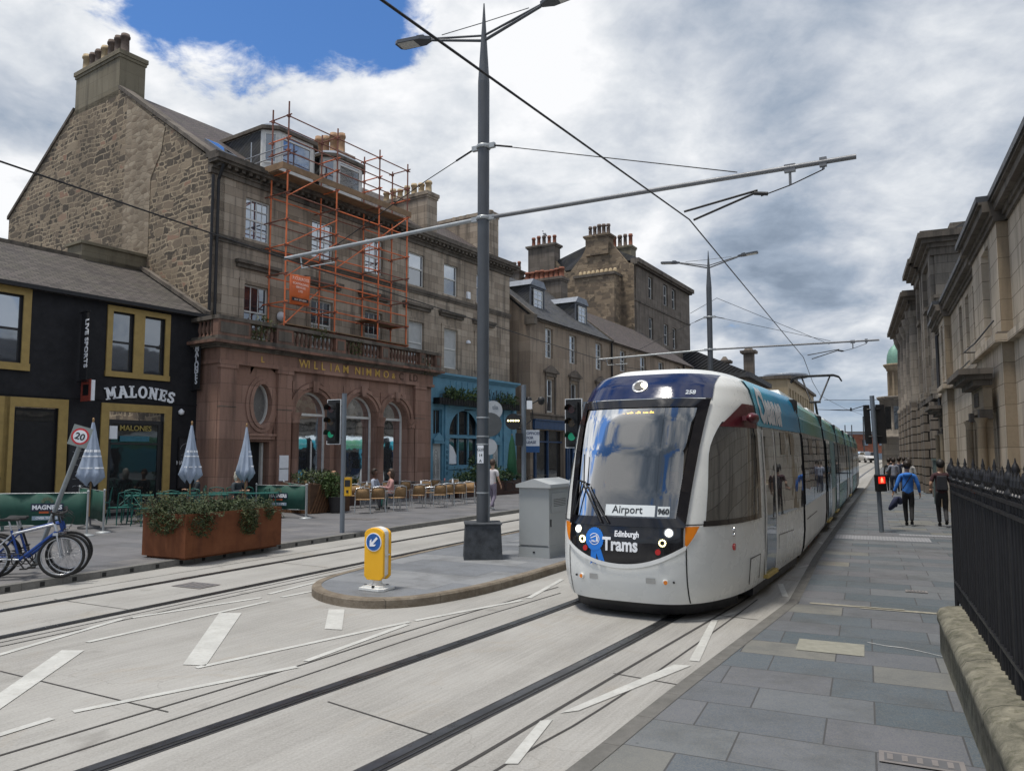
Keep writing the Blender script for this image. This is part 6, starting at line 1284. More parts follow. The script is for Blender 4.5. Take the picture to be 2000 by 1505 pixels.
# ---- centre poles
def centre_pole(loc,label,ang_arm,base=True):
    "local +x along the arms (to the right, across the street)"
    t=thing('tram_pole',label,'pole',loc,R(90-ang_arm))
    if base:
        m=MB(); m.tbox(-.34,.34,-.34,.34,-.02,.60,.03); m.box(-.33,.33,-.33,.33,.60,.63)
        t2=m.build('pole_base',plain('dark_concrete',(.05,.055,.062),.75,0,.45,7,.3,.3),t,.008); t2.rotation_euler=(0,0,R(33))
    m=MB(); z0=.6 if base else 0
    m.tube((0,0,z0),(0,0,8.8),.112,.112,8); m.tube((0,0,8.8),(0,0,10.35),.112,.012,8); m.tube((0,0,z0),(0,0,z0+.02),.16,.16,12); m.build('shaft',mPG,t)
    for s in (-1,1):
        m=MB(); m.tube((0,0,9.62),(s*1.2,0,9.95),.03,.026,8); m.tube((0,0,9.72),(s*1.2,0,9.98),.022,.022,8); m.tube((s*.02,0,9.98),(s*.95,0,9.99),.009,None,5); m.build('lamp_arm',mPG,t)
        m=MB(); M=Matrix.Translation((s*1.2,0,9.97))@Matrix.Rotation(R(-5)*s,4,'Y'); 
        m.prism([(0,-.045),(s*.12,-.1),(s*.2,-.14),(s*.72,-.15),(s*.80,-.10),(s*.80,.10),(s*.72,.15),(s*.2,.14),(s*.12,.1),(0,.045)],-.02,.045,'z',0,M); m.prism([(s*.15,-.07),(s*.30,-.09),(s*.30,.09),(s*.15,.07)],.045,.09,'z',0,M); 
        h=m.build('lamp_head',mPG,t); m=MB(); m.box(min(s*.34,s*.74),max(s*.34,s*.74),-.12,.12,-.026,-.021,0,M); m.build('lens',plain('lamp_lens',(.5,.5,.48),.25),h)
    for z in (6.19,7.55):
        m=MB()
        m.lathe([(.125,z-.035),(.135,z-.03),(.135,z+.03),(.125,z+.035)],0,0,12)
        for s in (-1,1): m.box(min(s*.11,s*.24),max(s*.11,s*.24),-.035,.035,z-.045,z+.045)
        m.build('clamp',mGAL,t)
    mARM=plain('arm_grey',(.17,.175,.185),.5,.3,.1); m=MB(); m.tube((.2,0,6.19),(6.3,0,6.17),.038,None,10); m.tube((5.38,0,6.15),(5.38,0,5.90),.02); m.tube((5.85,0,6.15),(5.85,0,6.06),.02); m.box(5.3,5.46,-.03,.03,6.1,6.22); m.box(5.8,5.9,-.03,.03,6.1,6.24); m.build('bracket_arm',mARM,t)
    m=MB(); m.tube((-.2,0,6.19),(-4.95,0,6.05),.038,None,10); m.tube((-4.5,0,6.05),(-4.45,0,5.78),.016); m.tube((-4.45,0,5.78),(-3.55,0,5.80),.014); m.build('bracket_arm',mGAL,t)
    m=MB(); m.path([(.2,0,7.55),(4.6,0,6.24)],.009,5); m.path([(-.2,0,7.55),(-1.3,0,7.13),(-3.6,0,6.12)],.009,5); m.tube((.2,0,7.55),(.6,0,7.44),.018); m.tube((-.2,0,7.55),(-.6,0,7.4),.018)
    m.path([(5.85,0,6.06),(5.38,0,5.90),(4.95,0,5.80)],.010,5); m.tube((5.05,0,5.82),(4.85,0,5.86),.03); m.tube((4.9,0,5.9),(3.75,0,5.74),.018); m.tube((4.85,0,5.86),(3.9,0,5.58),.018); m.build('stay_wire',mWIRE,t)
    m=MB()
    for z in (1.15,2.02,2.16,2.5): m.lathe([(.116,z-.012),(.12,z),(.116,z+.012)],0,0,10)
    m.build('band',mGAL,t); return t
pp=centre_pole((-.53,13.69,.12),'tall grey centre pole with twin lamp heads on a dark square concrete base',118)
text('number_tag','G74 01 25'.split()[0],.06,Matrix.Translation((-.045,-.125,2.10-.05)) @Matrix.Rotation(R(28),4,'Z')@Matrix.Rotation(R(90),4,'X') if False else Matrix.Translation((0,0,0)),mINK,pp) if False else None
m=MB(); M=Matrix.Rotation(R(28),4,'Z'); m.box(-.09,.02,-.122,-.116,1.68,2.0,0,M); pl=m.build('number_plate',mWHT,pp)
for i,s in enumerate(('G20','14','A')): text('lettering',s,.07,M@upM(-.035,-.124,1.9-i*.1),mINK,pl,.0005,.001)
centre_pole((8.2,31.0,.12),'second grey centre pole with twin lamp heads standing behind the tram',116)
# wires
def wire(name,pts,r,label,cat='wire',group=None):
    m=MB(); m.path(pts,r,5); return tag(m.build(name,mWIRE),label,cat,group)
def arm(pole,ang,s,z): return (pole[0]+s*math.sin(R(ang)),pole[1]+s*math.cos(R(ang)),z)
a0=D(745,0,5.05); a1=arm((-.53,13.69),118,3.83,5.72); a2=arm((8.2,31.0),116,3.6,5.78); a3=(14.6,36.5,5.5); a4=(30,68,6.2); a5=(44,92,6.5)
wire('contact_wire',[tuple(a0+(a0-Vector(a1))*1.2),tuple(a0),a1,a2],.012,'thick overhead contact wire crossing the sky above the near track'); wire('contact_wire',[a2,a3,(20.5,50,5.9),a4,a5],.013,'overhead contact wire beyond the second pole above the tram roof')
b0=D(0,315,9.0); b1=arm((-.53,13.69),118,-3.9,5.78); b2=arm((8.2,31.0),116,-3.8,5.8); wire('contact_wire',[tuple(b0+(b0-Vector(b1))),tuple(b0),b1,b2,(14,43,5.9)],.013,'overhead contact wire passing in front of the rubble gable')
for i,(l,p,q) in enumerate((('upper span wire crossing the far street',(1610,781),(1745,779)),('lower span wire crossing the far street',(1592,799),(1700,801)))):
    Y=60+i*-4; P_=D(*p,Y); Q_=D(*q,Y); wire('span_wire',[tuple(P_),tuple((P_+Q_)/2-Vector((0,0,.05))),tuple(Q_)],.02,l,'wire')
wire('span_wire',[tuple(D(1348,612,33)),tuple(D(1400,582,31)),tuple(D(1620,672,33))],.01,'thin stay wire from the second pole')
m=MB(); c=D(1662,800,55); m.tube(c,c+Vector((1.2,.2,.35)),.03); m.tube(c,c+Vector((-1.5,0,0)),.02); m.tube(c+Vector((0,0,-.1)),c+Vector((0,0,.15)),.06); tag(m.build('wire_clamp',mWIRE),'wire clamp hanging over the far track','bracket')
for px,Y,h_ in ((1688,118,7.5),(1652,122,6.3),(1665,124,6.4)):
    c=D(px,880,Y); m=MB(); m.tube((c.x,Y,.8),(c.x,Y,h_+.6),.12,.08,6); tag(m.build('distant_pole',mPG),{1688:'distant dark pole beside the far car',1652:'distant pole left of two near the red brick building',1665:'distant pole right of two near the red brick building'}[px],'pole')
# ---- traffic signals
mSIG=plain('signal_black',(.012,.012,.013),.5,0,.1); mGRN=emit('green_lit',(.01,.22,.12),.25); mREDE=emit('red_lit',(1,.06,.03),5.)
def signal(name,label,loc,h,facing,zc,lit='green',side=-1,lean=0,button=True):
    "facing: degrees, direction the lenses look (0=+x)"
    t=thing(name,label,'traffic light',loc,0); t.rotation_euler=(0,R(lean),0)
    m=MB(); m.tube((0,0,0),(0,0,h),.057,None,12); m.tube((0,0,h),(0,0,h+.015),.06,None,12); m.build('pole',mPG2,t)
    H=bpy.data.objects.new('signal_head',None); 
    M=Matrix.Rotation(R(facing+90),4,'Z')@Matrix.Translation((side*.27,-.03,zc))
    m=MB(); m.box(-.19,.19,-.01,.01,-.53,.53,0,M); m.box(-.13,.13,-.12,-.01,-.46,.46,0,M)
    for a,b,c_,d in ((-.205,-.19,-.53,.53),(.19,.205,-.53,.53),(-.205,.205,.53,.545),(-.205,.205,-.545,-.53)): m.box(a,b,-.016,.016,c_,d,1,M)
    for z in (.3,0,-.3):
        m.tube(M@Vector((0,-.115,z)),M@Vector((0,-.125,z)),.10,None,20,0)
        k=10; vs=[]
        for i in range(k+1):
            a=math.pi*i/k
            for y,rr in ((-.12,.105),(-.30,.115)): vs.append(M@Vector((rr*math.cos(a)*1.0,y+(.05*(1-math.sin(a)) if y<-.2 else 0),z+rr*math.sin(a)-.01)))
        m.add(vs,[(2*i,2*i+1,2*i+3,2*i+2) for i in range(k)],0,True); m.add([v+(M.to_3x3()@Vector((0,0,.004))) for v in vs],[(2*i,2*i+1,2*i+3,2*i+2) for i in range(k)],0,True)
    for z in (.38,-.38): m.tube(M@Vector((0,0,z)),M@Vector((-side*.27,.03,z)),.02)
    hd=m.build('signal_head',[mSIG,plain('signal_border',(.7,.72,.74),.4)],t)
    for z,mm in ((.3,plain('dark_red_lens',(.05,.005,.005),.2)),(0,plain('dark_amber_lens',(.06,.03,.004),.2)),(-.3,mGRN if lit=='green' else plain('dark_green_lens',(.004,.04,.02),.2))):
        q=MB(); q.tube(M@Vector((0,-.124,z)),M@Vector((0,-.130,z)),.085,None,20); q.build('lens',mm,hd)
    return t,hd
p=G(668,1040,.105); t,_=signal('traffic_light','grey pole traffic light with white bordered head lit green and yellow push button box',(p.x,p.y,.1),3.32,-115,2.65)
m=MB(); M=Matrix.Rotation(R(-70),4,'Z'); m.box(.05,.20,-.07,.09,.88,1.32,0,Matrix.Identity(4)); m.box(.06,.19,-.075,-.07,1.1,1.26,1); m.box(.10,.15,-.08,-.07,.95,1.02,1); m.build('push_button_box',[plain('box_yellow',(.62,.34,.01),.45),mSIG],t,.006)
signal('traffic_light','green lit traffic light partly hidden behind the left edge of the tram',(1.62,16.6,.1),3.0,-118,2.55)
p=G(1722,1038,.02); t=thing('traffic_light','leaning grey traffic light pole with back of twin heads and red man box','traffic light',(p.x,p.y,.02),0); t.rotation_euler=(0,R(-2.0),0)
m=MB(); m.tube((0,0,0),(0,0,3.45),.057,None,12); m.build('pole',mPG2,t)
MR=Matrix.Rotation(R(-10),4,'Z')
for x0,x1 in ((-.215,-.065),(.075,.29)):
    m=MB(); m.box(x0,x1,.02,.05,2.22,3.22,0,MR); m.box(x0+.02,x1-.02,.05,.16,2.27,3.17,0,MR)
    for z in (2.4,3.1): m.tube((0,0,z),MR@Vector(((x0+x1)/2,.03,z)),.02)
    m.build('signal_head',mSIG,t,.006)
m=MB(); m.box(-.12,.12,-.20,-.055,1.02,1.44); m.box(-.13,.13,-.26,-.2,1.40,1.43); hd=m.build('red_man_box',mSIG,t,.005)
m=MB(); m.box(-.085,.085,-.207,-.201,1.22,1.39); m.build('lens',emit('red_dim',(.6,.02,.01),.8),hd); m=MB(); M=Matrix.Translation((0,-.21,1.305)); m.prism([(-.03,-.06),(-.012,-.065),(-.008,-.01),(.008,-.01),(.012,-.065),(.03,-.06),(.026,.03),(.012,.042),(.015,.06),(0,.07),(-.015,.06),(-.012,.042),(-.026,.03)],-.004,0,'y',0,M); m.build('red_man',mREDE,hd)
# tram signal + cctv pole
t=thing('signal_mast','grey mast with round tram signal showing five dots, camera box and dome cameras','mast',(.28,18,.12),0)
m=MB(); m.tube((0,0,0),(0,0,3.5),.058,None,12); m.build('pole',mPG2,t)
m=MB(); m.tube((-.25,-.05,2.62),(-.25,-.16,2.62),.19,None,24); m.tube((-.25,-.0,2.78),(0,0,2.78),.02); m.tube((-.25,-.0,2.46),(0,0,2.46),.02); m.box(-.2,-.04,-.12,-.03,2.05,2.35); h_=m.build('signal_head',mSIG,t)
m=MB(); 
for i in range(5): m.tube((-.37+i*.06,-.16,2.64),(-.37+i*.06,-.172,2.64),.02,None,10)
m.build('lamp_dots',emit('dot_yellow',(1,.85,.4),3.),h_)
m=MB(); m.box(.07,.2,-.1,.05,2.92,3.12); m.build('camera_box',mWHT,t); m=MB(); m.tube((0,0,2.95),(.42,0,3.18),.018); m.lathe([(.02,3.22),(.08,3.2),(.085,3.12),(.06,3.04),(.01,3.02)],.42,0,12); m.lathe([(.02,3.22),(.07,3.2),(.075,3.12),(.03,3.05)],.12,.05,12); m.path([(.05,-.06,3.1),(.2,-.08,2.9),(.22,-.06,2.7),(.06,-.05,2.55)],.012,6); m.build('dome_camera',mSIG,t)
t=thing('sign_post','post with round signs seen partly behind the tall centre pole','sign',(-.50,15.8,.12),0); m=MB(); m.tube((0,0,0),(0,0,2.95),.04,None,10); m.build('pole',mPG2,t)
m=MB(); m.disc((.10,-.05,2.76),(0,-1,0),.20,.01,28); m.build('white_disc',plain('disc_white',(.40,.42,.44),.5),t); m=MB(); m.disc((.04,-.07,2.46),(0,-1,0),.25,.01,28); m.build('grey_disc',plain('disc_grey',(.08,.085,.088),.6),t); m=MB(); m.disc((.02,-.06,2.0),(0,-1,0),.17,.01,24); m.build('white_disc',plain('disc_white',(0,0,0)),t)
text('lettering','tla',.13,upM(.15,-.065,2.78),mPG2,t,.001,.002)
t=thing('estate_board','white and blue board reading OFFICES FOR LEASE behind the signal mast','sign',D(1040,870,41),R(0))
m=MB(); m.box(-.38,.38,-.02,.02,-.02,.85,0); m.box(-.38,.38,-.025,.025,-.36,-.02,1); m.box(-.4,-.38,-.03,.03,-2.4,.85,2); m.build('board',[mWHT,plain('board_blue',(.02,.09,.25),.5),mPG2],t)
for i,s in enumerate(('OFFICES','FOR','LEASE')): text('lettering',s,.2,upM(-.33,-.03,.6-i*.24),plain('board_ink',(.02,.05,.14),.6),t,.002,.004,'LEFT')
# ---- cabinet on the island
t=thing('equipment_cabinet','large pale grey equipment cabinet with pitched lid on the traffic island','cabinet',(.12,13.80,.12),R(2))
mCAB=plain('cabinet_grey',(.33,.345,.345),.5,.1,.05,1.5); w_=.60; d_=1.2
def cabM(x,y,z): return (x,y,z)
h29=Matrix.Rotation(R(-27),4,'Z')
m=MB(); m.box(0,w_,0,d_,.0,.2,0,h29); m.box(.008,w_-.008,.008,d_,.2,1.24,0,h29); m.build('case',mCAB,t)
m=MB(); m.prism([(-.04,1.24),(w_+.04,1.24),(w_+.04,1.30),(w_/2,1.40),(-.04,1.30)],-.04,d_+.04,'y',0,h29); m.build('lid',plain('lid_grey',(.42,.435,.435),.5,.1,.05,2),t)
m=MB(); m.box(w_-.006,w_+.004,.1,.9,.8,1.14,0,h29); m.build('door',mCAB,t); m=MB(); m.box(w_*.5-.02,w_*.5+.02,-.006,.01,.08,.11,1,h29); m.box(.03,w_-.03,-.004,.01,.215,.218,1,h29); [m.box(w_-.006,w_+.006,.2,.8,.9+k*.03,.91+k*.03,1,h29) for k in range(5)]; m.box(w_-.004,w_+.008,.06,.09,.55,.68,1,h29); m.box(.0,w_,-.003,.0,.195,.2,1,h29); m.build('vent_and_lock',[mCAB,mBLK],t)
# ---- keep-left bollard
p=G(737,1150,.12); t=thing('keep_left_bollard','yellow keep left bollard with blue arrow disc on white foot at the island tip','bollard',(p.x,p.y,.125),R(-24))
mYEL=plain('bollard_yellow',(.80,.42,.012),.38,0,.05,3); mBW=plain('bollard_white',(.68,.68,.66),.45,0,.06,3)
m=MB(); m.prism([(-.2,-.15),(.14,-.19),(.2,-.14),(.2,.12),(.12,.18),(-.16,.16),(-.22,.1)],0,.03,'z'); m.prism([(-.15,-.12),(.12,-.14),(.15,-.1),(.15,.09),(.1,.13),(-.12,.12)],.03,.055,'z'); m.lathe([(.085,.055),(.06,.09),(.06,.15),(.1,.18)],0,0,12); b_=m.build('foot',mBW,t)
m=MB()
for x,y in ((-.14,-.08),(.02,-.13),(.12,.06)): m.tube((x,y,.03),(x,y,.062),.022,None,10)
m.build('bolt',mBLK,b_)
def shell_pts(w,zb,zt,c=.045): 
    L=[(-w+.05,zb),(w-.05,zb),(w,zb+.05),(w,zt-.09)]; L+=[(w*math.cos(a),zt-.09+.09*math.sin(a)) for a in [math.pi*i/10 for i in range(1,10)]]; return L+[(-w,zt-.09),(-w,zb+.05)]
for k,(y0,y1,w) in enumerate(((-.10,-.055,.155),(.055,.10,.155))):
    m=MB(); m.prism(shell_pts(w,.13,.83),y0,y1,'y'); m.build('shell',mYEL,t,.01)
m=MB(); m.prism(shell_pts(.135,.15,.84),-.055,.055,'y'); m.box(-.16,.16,-.06,.06,.46,.475); m.build('core',mBW,t)
m=MB(); m.disc((0,-.101,.64),(0,-1,0),.125,.006,40); d_1=m.build('disc_rim',mWHT,t); m=MB(); m.disc((0,-.107,.64),(0,-1,0),.112,.004,40); m.build('blue_disc',plain('sign_blue',(.01,.09,.33),.4),t)
M=Matrix.Translation((0,-.112,.64))@Matrix.Rotation(R(45),4,'Y'); m=MB(); m.prism([(-.016,.085),(-.016,-.025),(-.052,.01),(-.052,-.028),(0,-.082),(.052,-.028),(.052,.01),(.016,-.025),(.016,.085)],-.003,0,'y',0,M); m.build('arrow',mWHT,t)
# ---- corten planter
C0=Vector((-5.72,13.38,.105)); t=thing('steel_planter','long rusty steel planter overflowing with shrubs at the kerb','planter',C0,R(90-26))
def m_corten():
    q=NT('corten'); o=q.tc.outputs['Object']; c=q.ramp(q.noise(o,2.2,8,.65),[(.3,(.09,.033,.016)),(.5,(.15,.055,.025)),(.72,(.19,.072,.034))]); c=q.mix(q.rng(q.noise(q.map(o,(3,3,.35)),1.6,6),.5,.72,0,.5),c,(.075,.03,.02)); q.bump(q.noise(o,40,4),.15,.004); return q.fin(c,.85,0,.2)
mCOR=m_corten(); Lp,Wp,Hp=2.36,1.1,.80
m=MB(); m.box(0,Lp,0,Wp,.04,Hp-.12); m.box(0,Lp,0,.02,Hp-.12,Hp); m.box(0,Lp,Wp-.02,Wp,Hp-.12,Hp); m.box(0,.02,.02,Wp-.02,Hp-.12,Hp); m.box(Lp-.02,Lp,.02,Wp-.02,Hp-.12,Hp); m.box(.06,Lp-.06,.06,Wp-.06,0,.04); m.build('trough',mCOR,t)
m=MB(); m.box(.03,Lp-.03,.03,Wp-.03,Hp-.12,Hp-.06); m.build('soil',plain('soil',(.03,.02,.014),.95),t)
mGO=leafmat('shrub_leaf',[(.014,.028,.012),(.035,.058,.02),(.065,.09,.03),(.10,.10,.04)])
m=MB()
for i in range(330):
    x=random.uniform(.0,Lp-.1)
    if random.random()<.35 and x>.5: x=random.uniform(0,.5)
    y=random.uniform(0.02,Wp); b=Vector((x,y,Hp-.08)); d=Vector((random.gauss(0,.35)-(.25 if x<.5 else 0),random.gauss(0,.3)-(.25 if y<.3 else 0),random.uniform(.5,1))).normalized(); L_=random.uniform(.12,.36)*(1.15 if x<.8 or 1.3<x<1.7 else .85)
    dr=(random.random()<.4 and (y<.3 or x<.3)); pts=[b]
    for k in range(6):
        d=(d+Vector((0,0,-.32 if dr else -.03))+Vector((random.gauss(0,.12),random.gauss(0,.12),0))).normalized(); pts.append(pts[-1]+d*L_/5)
    m.path(pts,.0025,3,1)
    for q in pts[1:]:
        for _ in range(5):
            a=Vector((random.gauss(0,1),random.gauss(0,1),random.gauss(.3,1))).normalized(); w=a.orthogonal().normalized(); l=random.uniform(.025,.055); p_=q+Vector((random.gauss(0,.012),random.gauss(0,.012),random.gauss(0,.012))); m.add([p_,p_+a*l*.5+w*l*.2,p_+a*l,p_+a*l*.5-w*l*.2],[(0,1,2,3)],0)
for cx,cy,cz,rx,ry,rz,n_ in ((.35,.1,.62,.38,.22,.3,1500),(1.45,.0,.58,.26,.14,.28,900),(2.0,.02,.72,.14,.1,.18,300),(1.1,.4,.86,1.0,.4,.12,1800),(.3,.7,.9,.35,.3,.2,700),(-.06,.5,.62,.12,.4,.2,500)): leaves(m,(cx,cy,cz),(rx,ry,rz),int(n_*1.5),.05)
m.build('shrubs',[mGO,plain('stem',(.06,.045,.025),.9)],t)
# ---- 20 sign
t=thing('speed_sign','leaning grey post with square sign showing 20 in a red ring','sign',(-7.82,12.5,.1),0)
a=Vector((0,0,0)); b=Vector((.70,0,2.05)); m=MB(); m.tube(a,b,.038,.038,10); m.build('post',mPG2 if False else plain('post_grey',(.22,.24,.25),.5,.3,.15,5),t)
M=Matrix.Translation(b+Vector((.01,-.05,.10)))@Matrix.Rotation(R(14),4,'Z')@Matrix.Rotation(R(17),4,'Y'); m=MB(); m.box(-.15,.15,0,.006,-.17,.17,0,M); m.build('plate',plain('sign_grey',(.24,.27,.26),.5),t)
for r_,y,mm,nm in ((.135,-.004,plain('sign_red_ring',(.55,.03,.04),.4),'ring'),(.105,-.008,mWHT,'disc')): m=MB(); m.tube(M@Vector((0,0,0)),M@Vector((0,y,0)),r_,None,36); m.build(nm,mm,t)
text('lettering','20',.15,M@upM(0,-.010,-.052),mINK,t,.001,.004)
# ---- bicycles
mTYR=plain('tyre',(.012,.012,.012),.8); mRIM=plain('rim',(.45,.46,.48),.3,.9); mBFB=plain('bike_blue',(.012,.05,.22),.3,.2,.1); mBFS=plain('bike_silver',(.5,.52,.55),.3,.7,.08); mSAD=plain('saddle',(.014,.014,.014),.55)
def torus(m,c,Rr,r,n=32,k=8,mi=0,ax='y'):
    vs=[]
    for i in range(n):
        a=2*math.pi*i/n
        for j in range(k):
            b=2*math.pi*j/k; q=Rr+r*math.cos(b); vs.append((c[0]+q*math.cos(a),c[1]+r*math.sin(b),c[2]+q*math.sin(a)))
    m.add(vs,[(i*k+j,((i+1)%n)*k+j,((i+1)%n)*k+(j+1)%k,i*k+(j+1)%k) for i in range(n) for j in range(k)],mi,True)
def bicycle(label,loc,rz,fm,fm2,lean=0):
    t=thing('bicycle',label,'bicycle',loc,rz,'bicycles parked by the speed sign'); t.rotation_euler=(R(lean),0,rz); Rw=.32; wb=.98
    for cx in (0,wb):
        m=MB(); torus(m,(cx,0,Rw),Rw-.02,.021); w=m.build('wheel',mTYR,t); m=MB(); torus(m,(cx,0,Rw),Rw-.047,.011,32,6)
        for i in range(20): a=2*math.pi*i/20; m.tube((cx,.02*(-1)**i,Rw),(cx+(Rw-.05)*math.cos(a+.2*(-1)**i),0,Rw+(Rw-.05)*math.sin(a+.2*(-1)**i)),.0016,None,3)
        m.tube((cx,-.045,Rw),(cx,.045,Rw),.022); m.build('rim',mRIM,w)
    bb=Vector((.43,0,.29)); st=Vector((.30,0,.72)); ht=Vector((.86,0,.80)); hb=Vector((.895,0,.69)); ax=Vector((wb,0,Rw))
    m=MB(); m.tube(bb,st,.017,mi=0); m.tube(st+(bb-st)*.12,ht,.019,mi=1); m.tube(bb,hb,.022,mi=0); m.tube(ht,hb,.022,mi=1)
    for s in (-1,1): m.tube(bb+Vector((0,s*.03,0)),(0,s*.06,Rw),.011,mi=1); m.tube(st+(bb-st)*.12,(0,s*.06,Rw),.010,mi=1)
    m.build('frame',[fm,fm2],t)
    m=MB(); 
    for s in (-1,1): m.tube(hb+Vector((.012,s*.055,-.03)),ax+Vector((0,s*.055,0)),.017,.013)
    m.box(.86,.93,-.07,.07,.63,.67); m.build('fork',mRIM,t)
    m=MB(); m.tube(ht,(.83,0,.93),.016); m.tube((.83,0,.93),(.90,0,.96),.014); m.path([(.86,-.30,.98),(.9,-.12,.95),(.9,.12,.95),(.86,.30,.98)],.013,8); m.tube((.86,-.30,.98),(.84,-.2,.975),.019); m.tube((.86,.30,.98),(.84,.2,.975),.019); m.tube((.90,-.2,.95),(.97,-.18,.9),.007); m.tube((.90,.2,.95),(.97,.18,.9),.007); m.path([(.92,.05,.95),(1.02,.06,.85),(.97,.04,.7)],.004,5); m.build('handlebar',mSAD,t)
    m=MB(); m.tube(st,(.262,0,.86),.013); m.build('seat_post',mRIM,t); m=MB(); m.prism([(.12,-.075),(.18,-.085),(.28,-.03),(.40,-.018),(.40,.018),(.28,.03),(.18,.085),(.12,.075)],.86,.90,'z'); m.build('saddle',mSAD,t,.012)
    m=MB(); torus(m,(.43,-.06,.29),.085,.008,24,5); m.tube((.43,-.085,.29),(.52,-.085,.16),.011); m.tube((.43,.085,.29),(.34,.085,.42),.011); m.box(.48,.57,-.17,-.09,.15,.17); m.box(.3,.39,.09,.17,.41,.43); torus(m,(0,-.05,Rw),.05,.012,16,5); m.path([(.43,-.06,.375),(0,-.05,Rw+.05)],.006,4); m.path([(.43,-.06,.205),(0.05,-.05,Rw-.12),(0,-.05,Rw-.05)],.006,4); m.tube((0.02,-.06,.3),(.06,-.06,.2),.02); m.build('drivetrain',mSAD,t)
    return t
fz=lambda px,py: G(px,py,.105)
bicycle('nearest bicycle, silver and blue frame, leaning at the kerb by the speed sign',(-7.72,11.22,.105),math.atan2(.30,.93),mBFB,mBFS,-4)
bicycle('blue bicycle standing just behind the silver framed one',(-7.78,11.55,.105),math.atan2(.22,.93),mBFB,mBFB,3)
bicycle('dark bicycle farthest from the kerb of the three at the leaning sign',(-7.95,11.85,.105),math.atan2(.34,.93),mSAD,mBFB,5)
# ---- parasols
mPAR=plain('parasol_grey',(.30,.36,.46),.8,0,.1,5); mPARW=plain('parasol_print',(.75,.78,.82),.8); mWOOD=plain('parasol_wood',(.30,.18,.08),.6,0,.2,6)
def parasol(label,loc,rz,sc_=1.):
    t=thing('parasol',label,'parasol',loc,rz,'closed parasols outside the pub'); m=MB(); m.tube((0,0,0),(0,0,2.72),.022,None,8); m.lathe([(.012,2.70),(.028,2.74),(.02,2.79),(.004,2.8)],0,0,10); m.build('pole',mWOOD,t)
    m=MB(); n=40; prof=[(.03,2.68),(.07,2.45),(.13,2.1),(.20,1.75),(.27,1.42),(.29,1.30),(.22,1.2),(.13,1.12)]; vs=[]; rr=random.Random(len(label)); mis=[]
    for k,(r,z) in enumerate(prof):
        for i in range(n):
            a=2*math.pi*i/n; f=1+.22*math.sin(a*8+.6*k)*(r/.29)+.08*math.sin(a*3+k); zz=z+(.07*math.sin(a*4+1)*(k/7)**2); vs.append((r*f*math.cos(a),r*f*math.sin(a)*.8,zz))
    for k in range(len(prof)-1):
        for i in range(n): m.add([vs[k*n+i],vs[k*n+(i+1)%n],vs[(k+1)*n+(i+1)%n],vs[(k+1)*n+i]],[(0,1,2,3)],0,True)
    c=m.build('canopy',mPAR,t); w=c.modifiers.new('weld','WELD'); w.merge_threshold=.0005
    m=MB()
    for z0,z1 in ((1.92,1.98),(1.80,1.83),(1.50,1.54)):
        for i in range(n//2,n):
            if (i%4==0 and z0!=1.80): continue
            def P(ii,z):
                for (ra,za),(rb,zb),k in zip(prof,prof[1:],range(9)):
                    if zb<=z<=za: q=(za-z)/(za-zb); r=ra+(rb-ra)*q; kk=k+q; break
                a=2*math.pi*ii/n; f=1+.22*math.sin(a*8+.6*kk)*(r/.29)+.08*math.sin(a*3+kk); return (r*f*math.cos(a)*1.02,r*f*math.sin(a)*.8*1.03-.004,z)
            m.add([P(i,z0),P(i+1,z0),P(i+1,z1),P(i,z1)],[(0,1,2,3)])
    m.build('print',mPARW,c)
    m=MB(); m.lathe([(.26,0),(.26,.05),(.06,.08),(.035,.3)],0,0,16); m.build('base',mCHAR,t); return t
for l,px,Y,rz in (('closed grey parasol in front of the chalkboard menu, leftmost of three',182,19.3,.3),('closed grey parasol by the pub window, between the other two parasols',375,21.2,1.1),('closed grey parasol before the oval window, rightmost of three',482,22.6,2.2)): parasol(l,((px-1000)/1475*Y,Y,.105),rz)
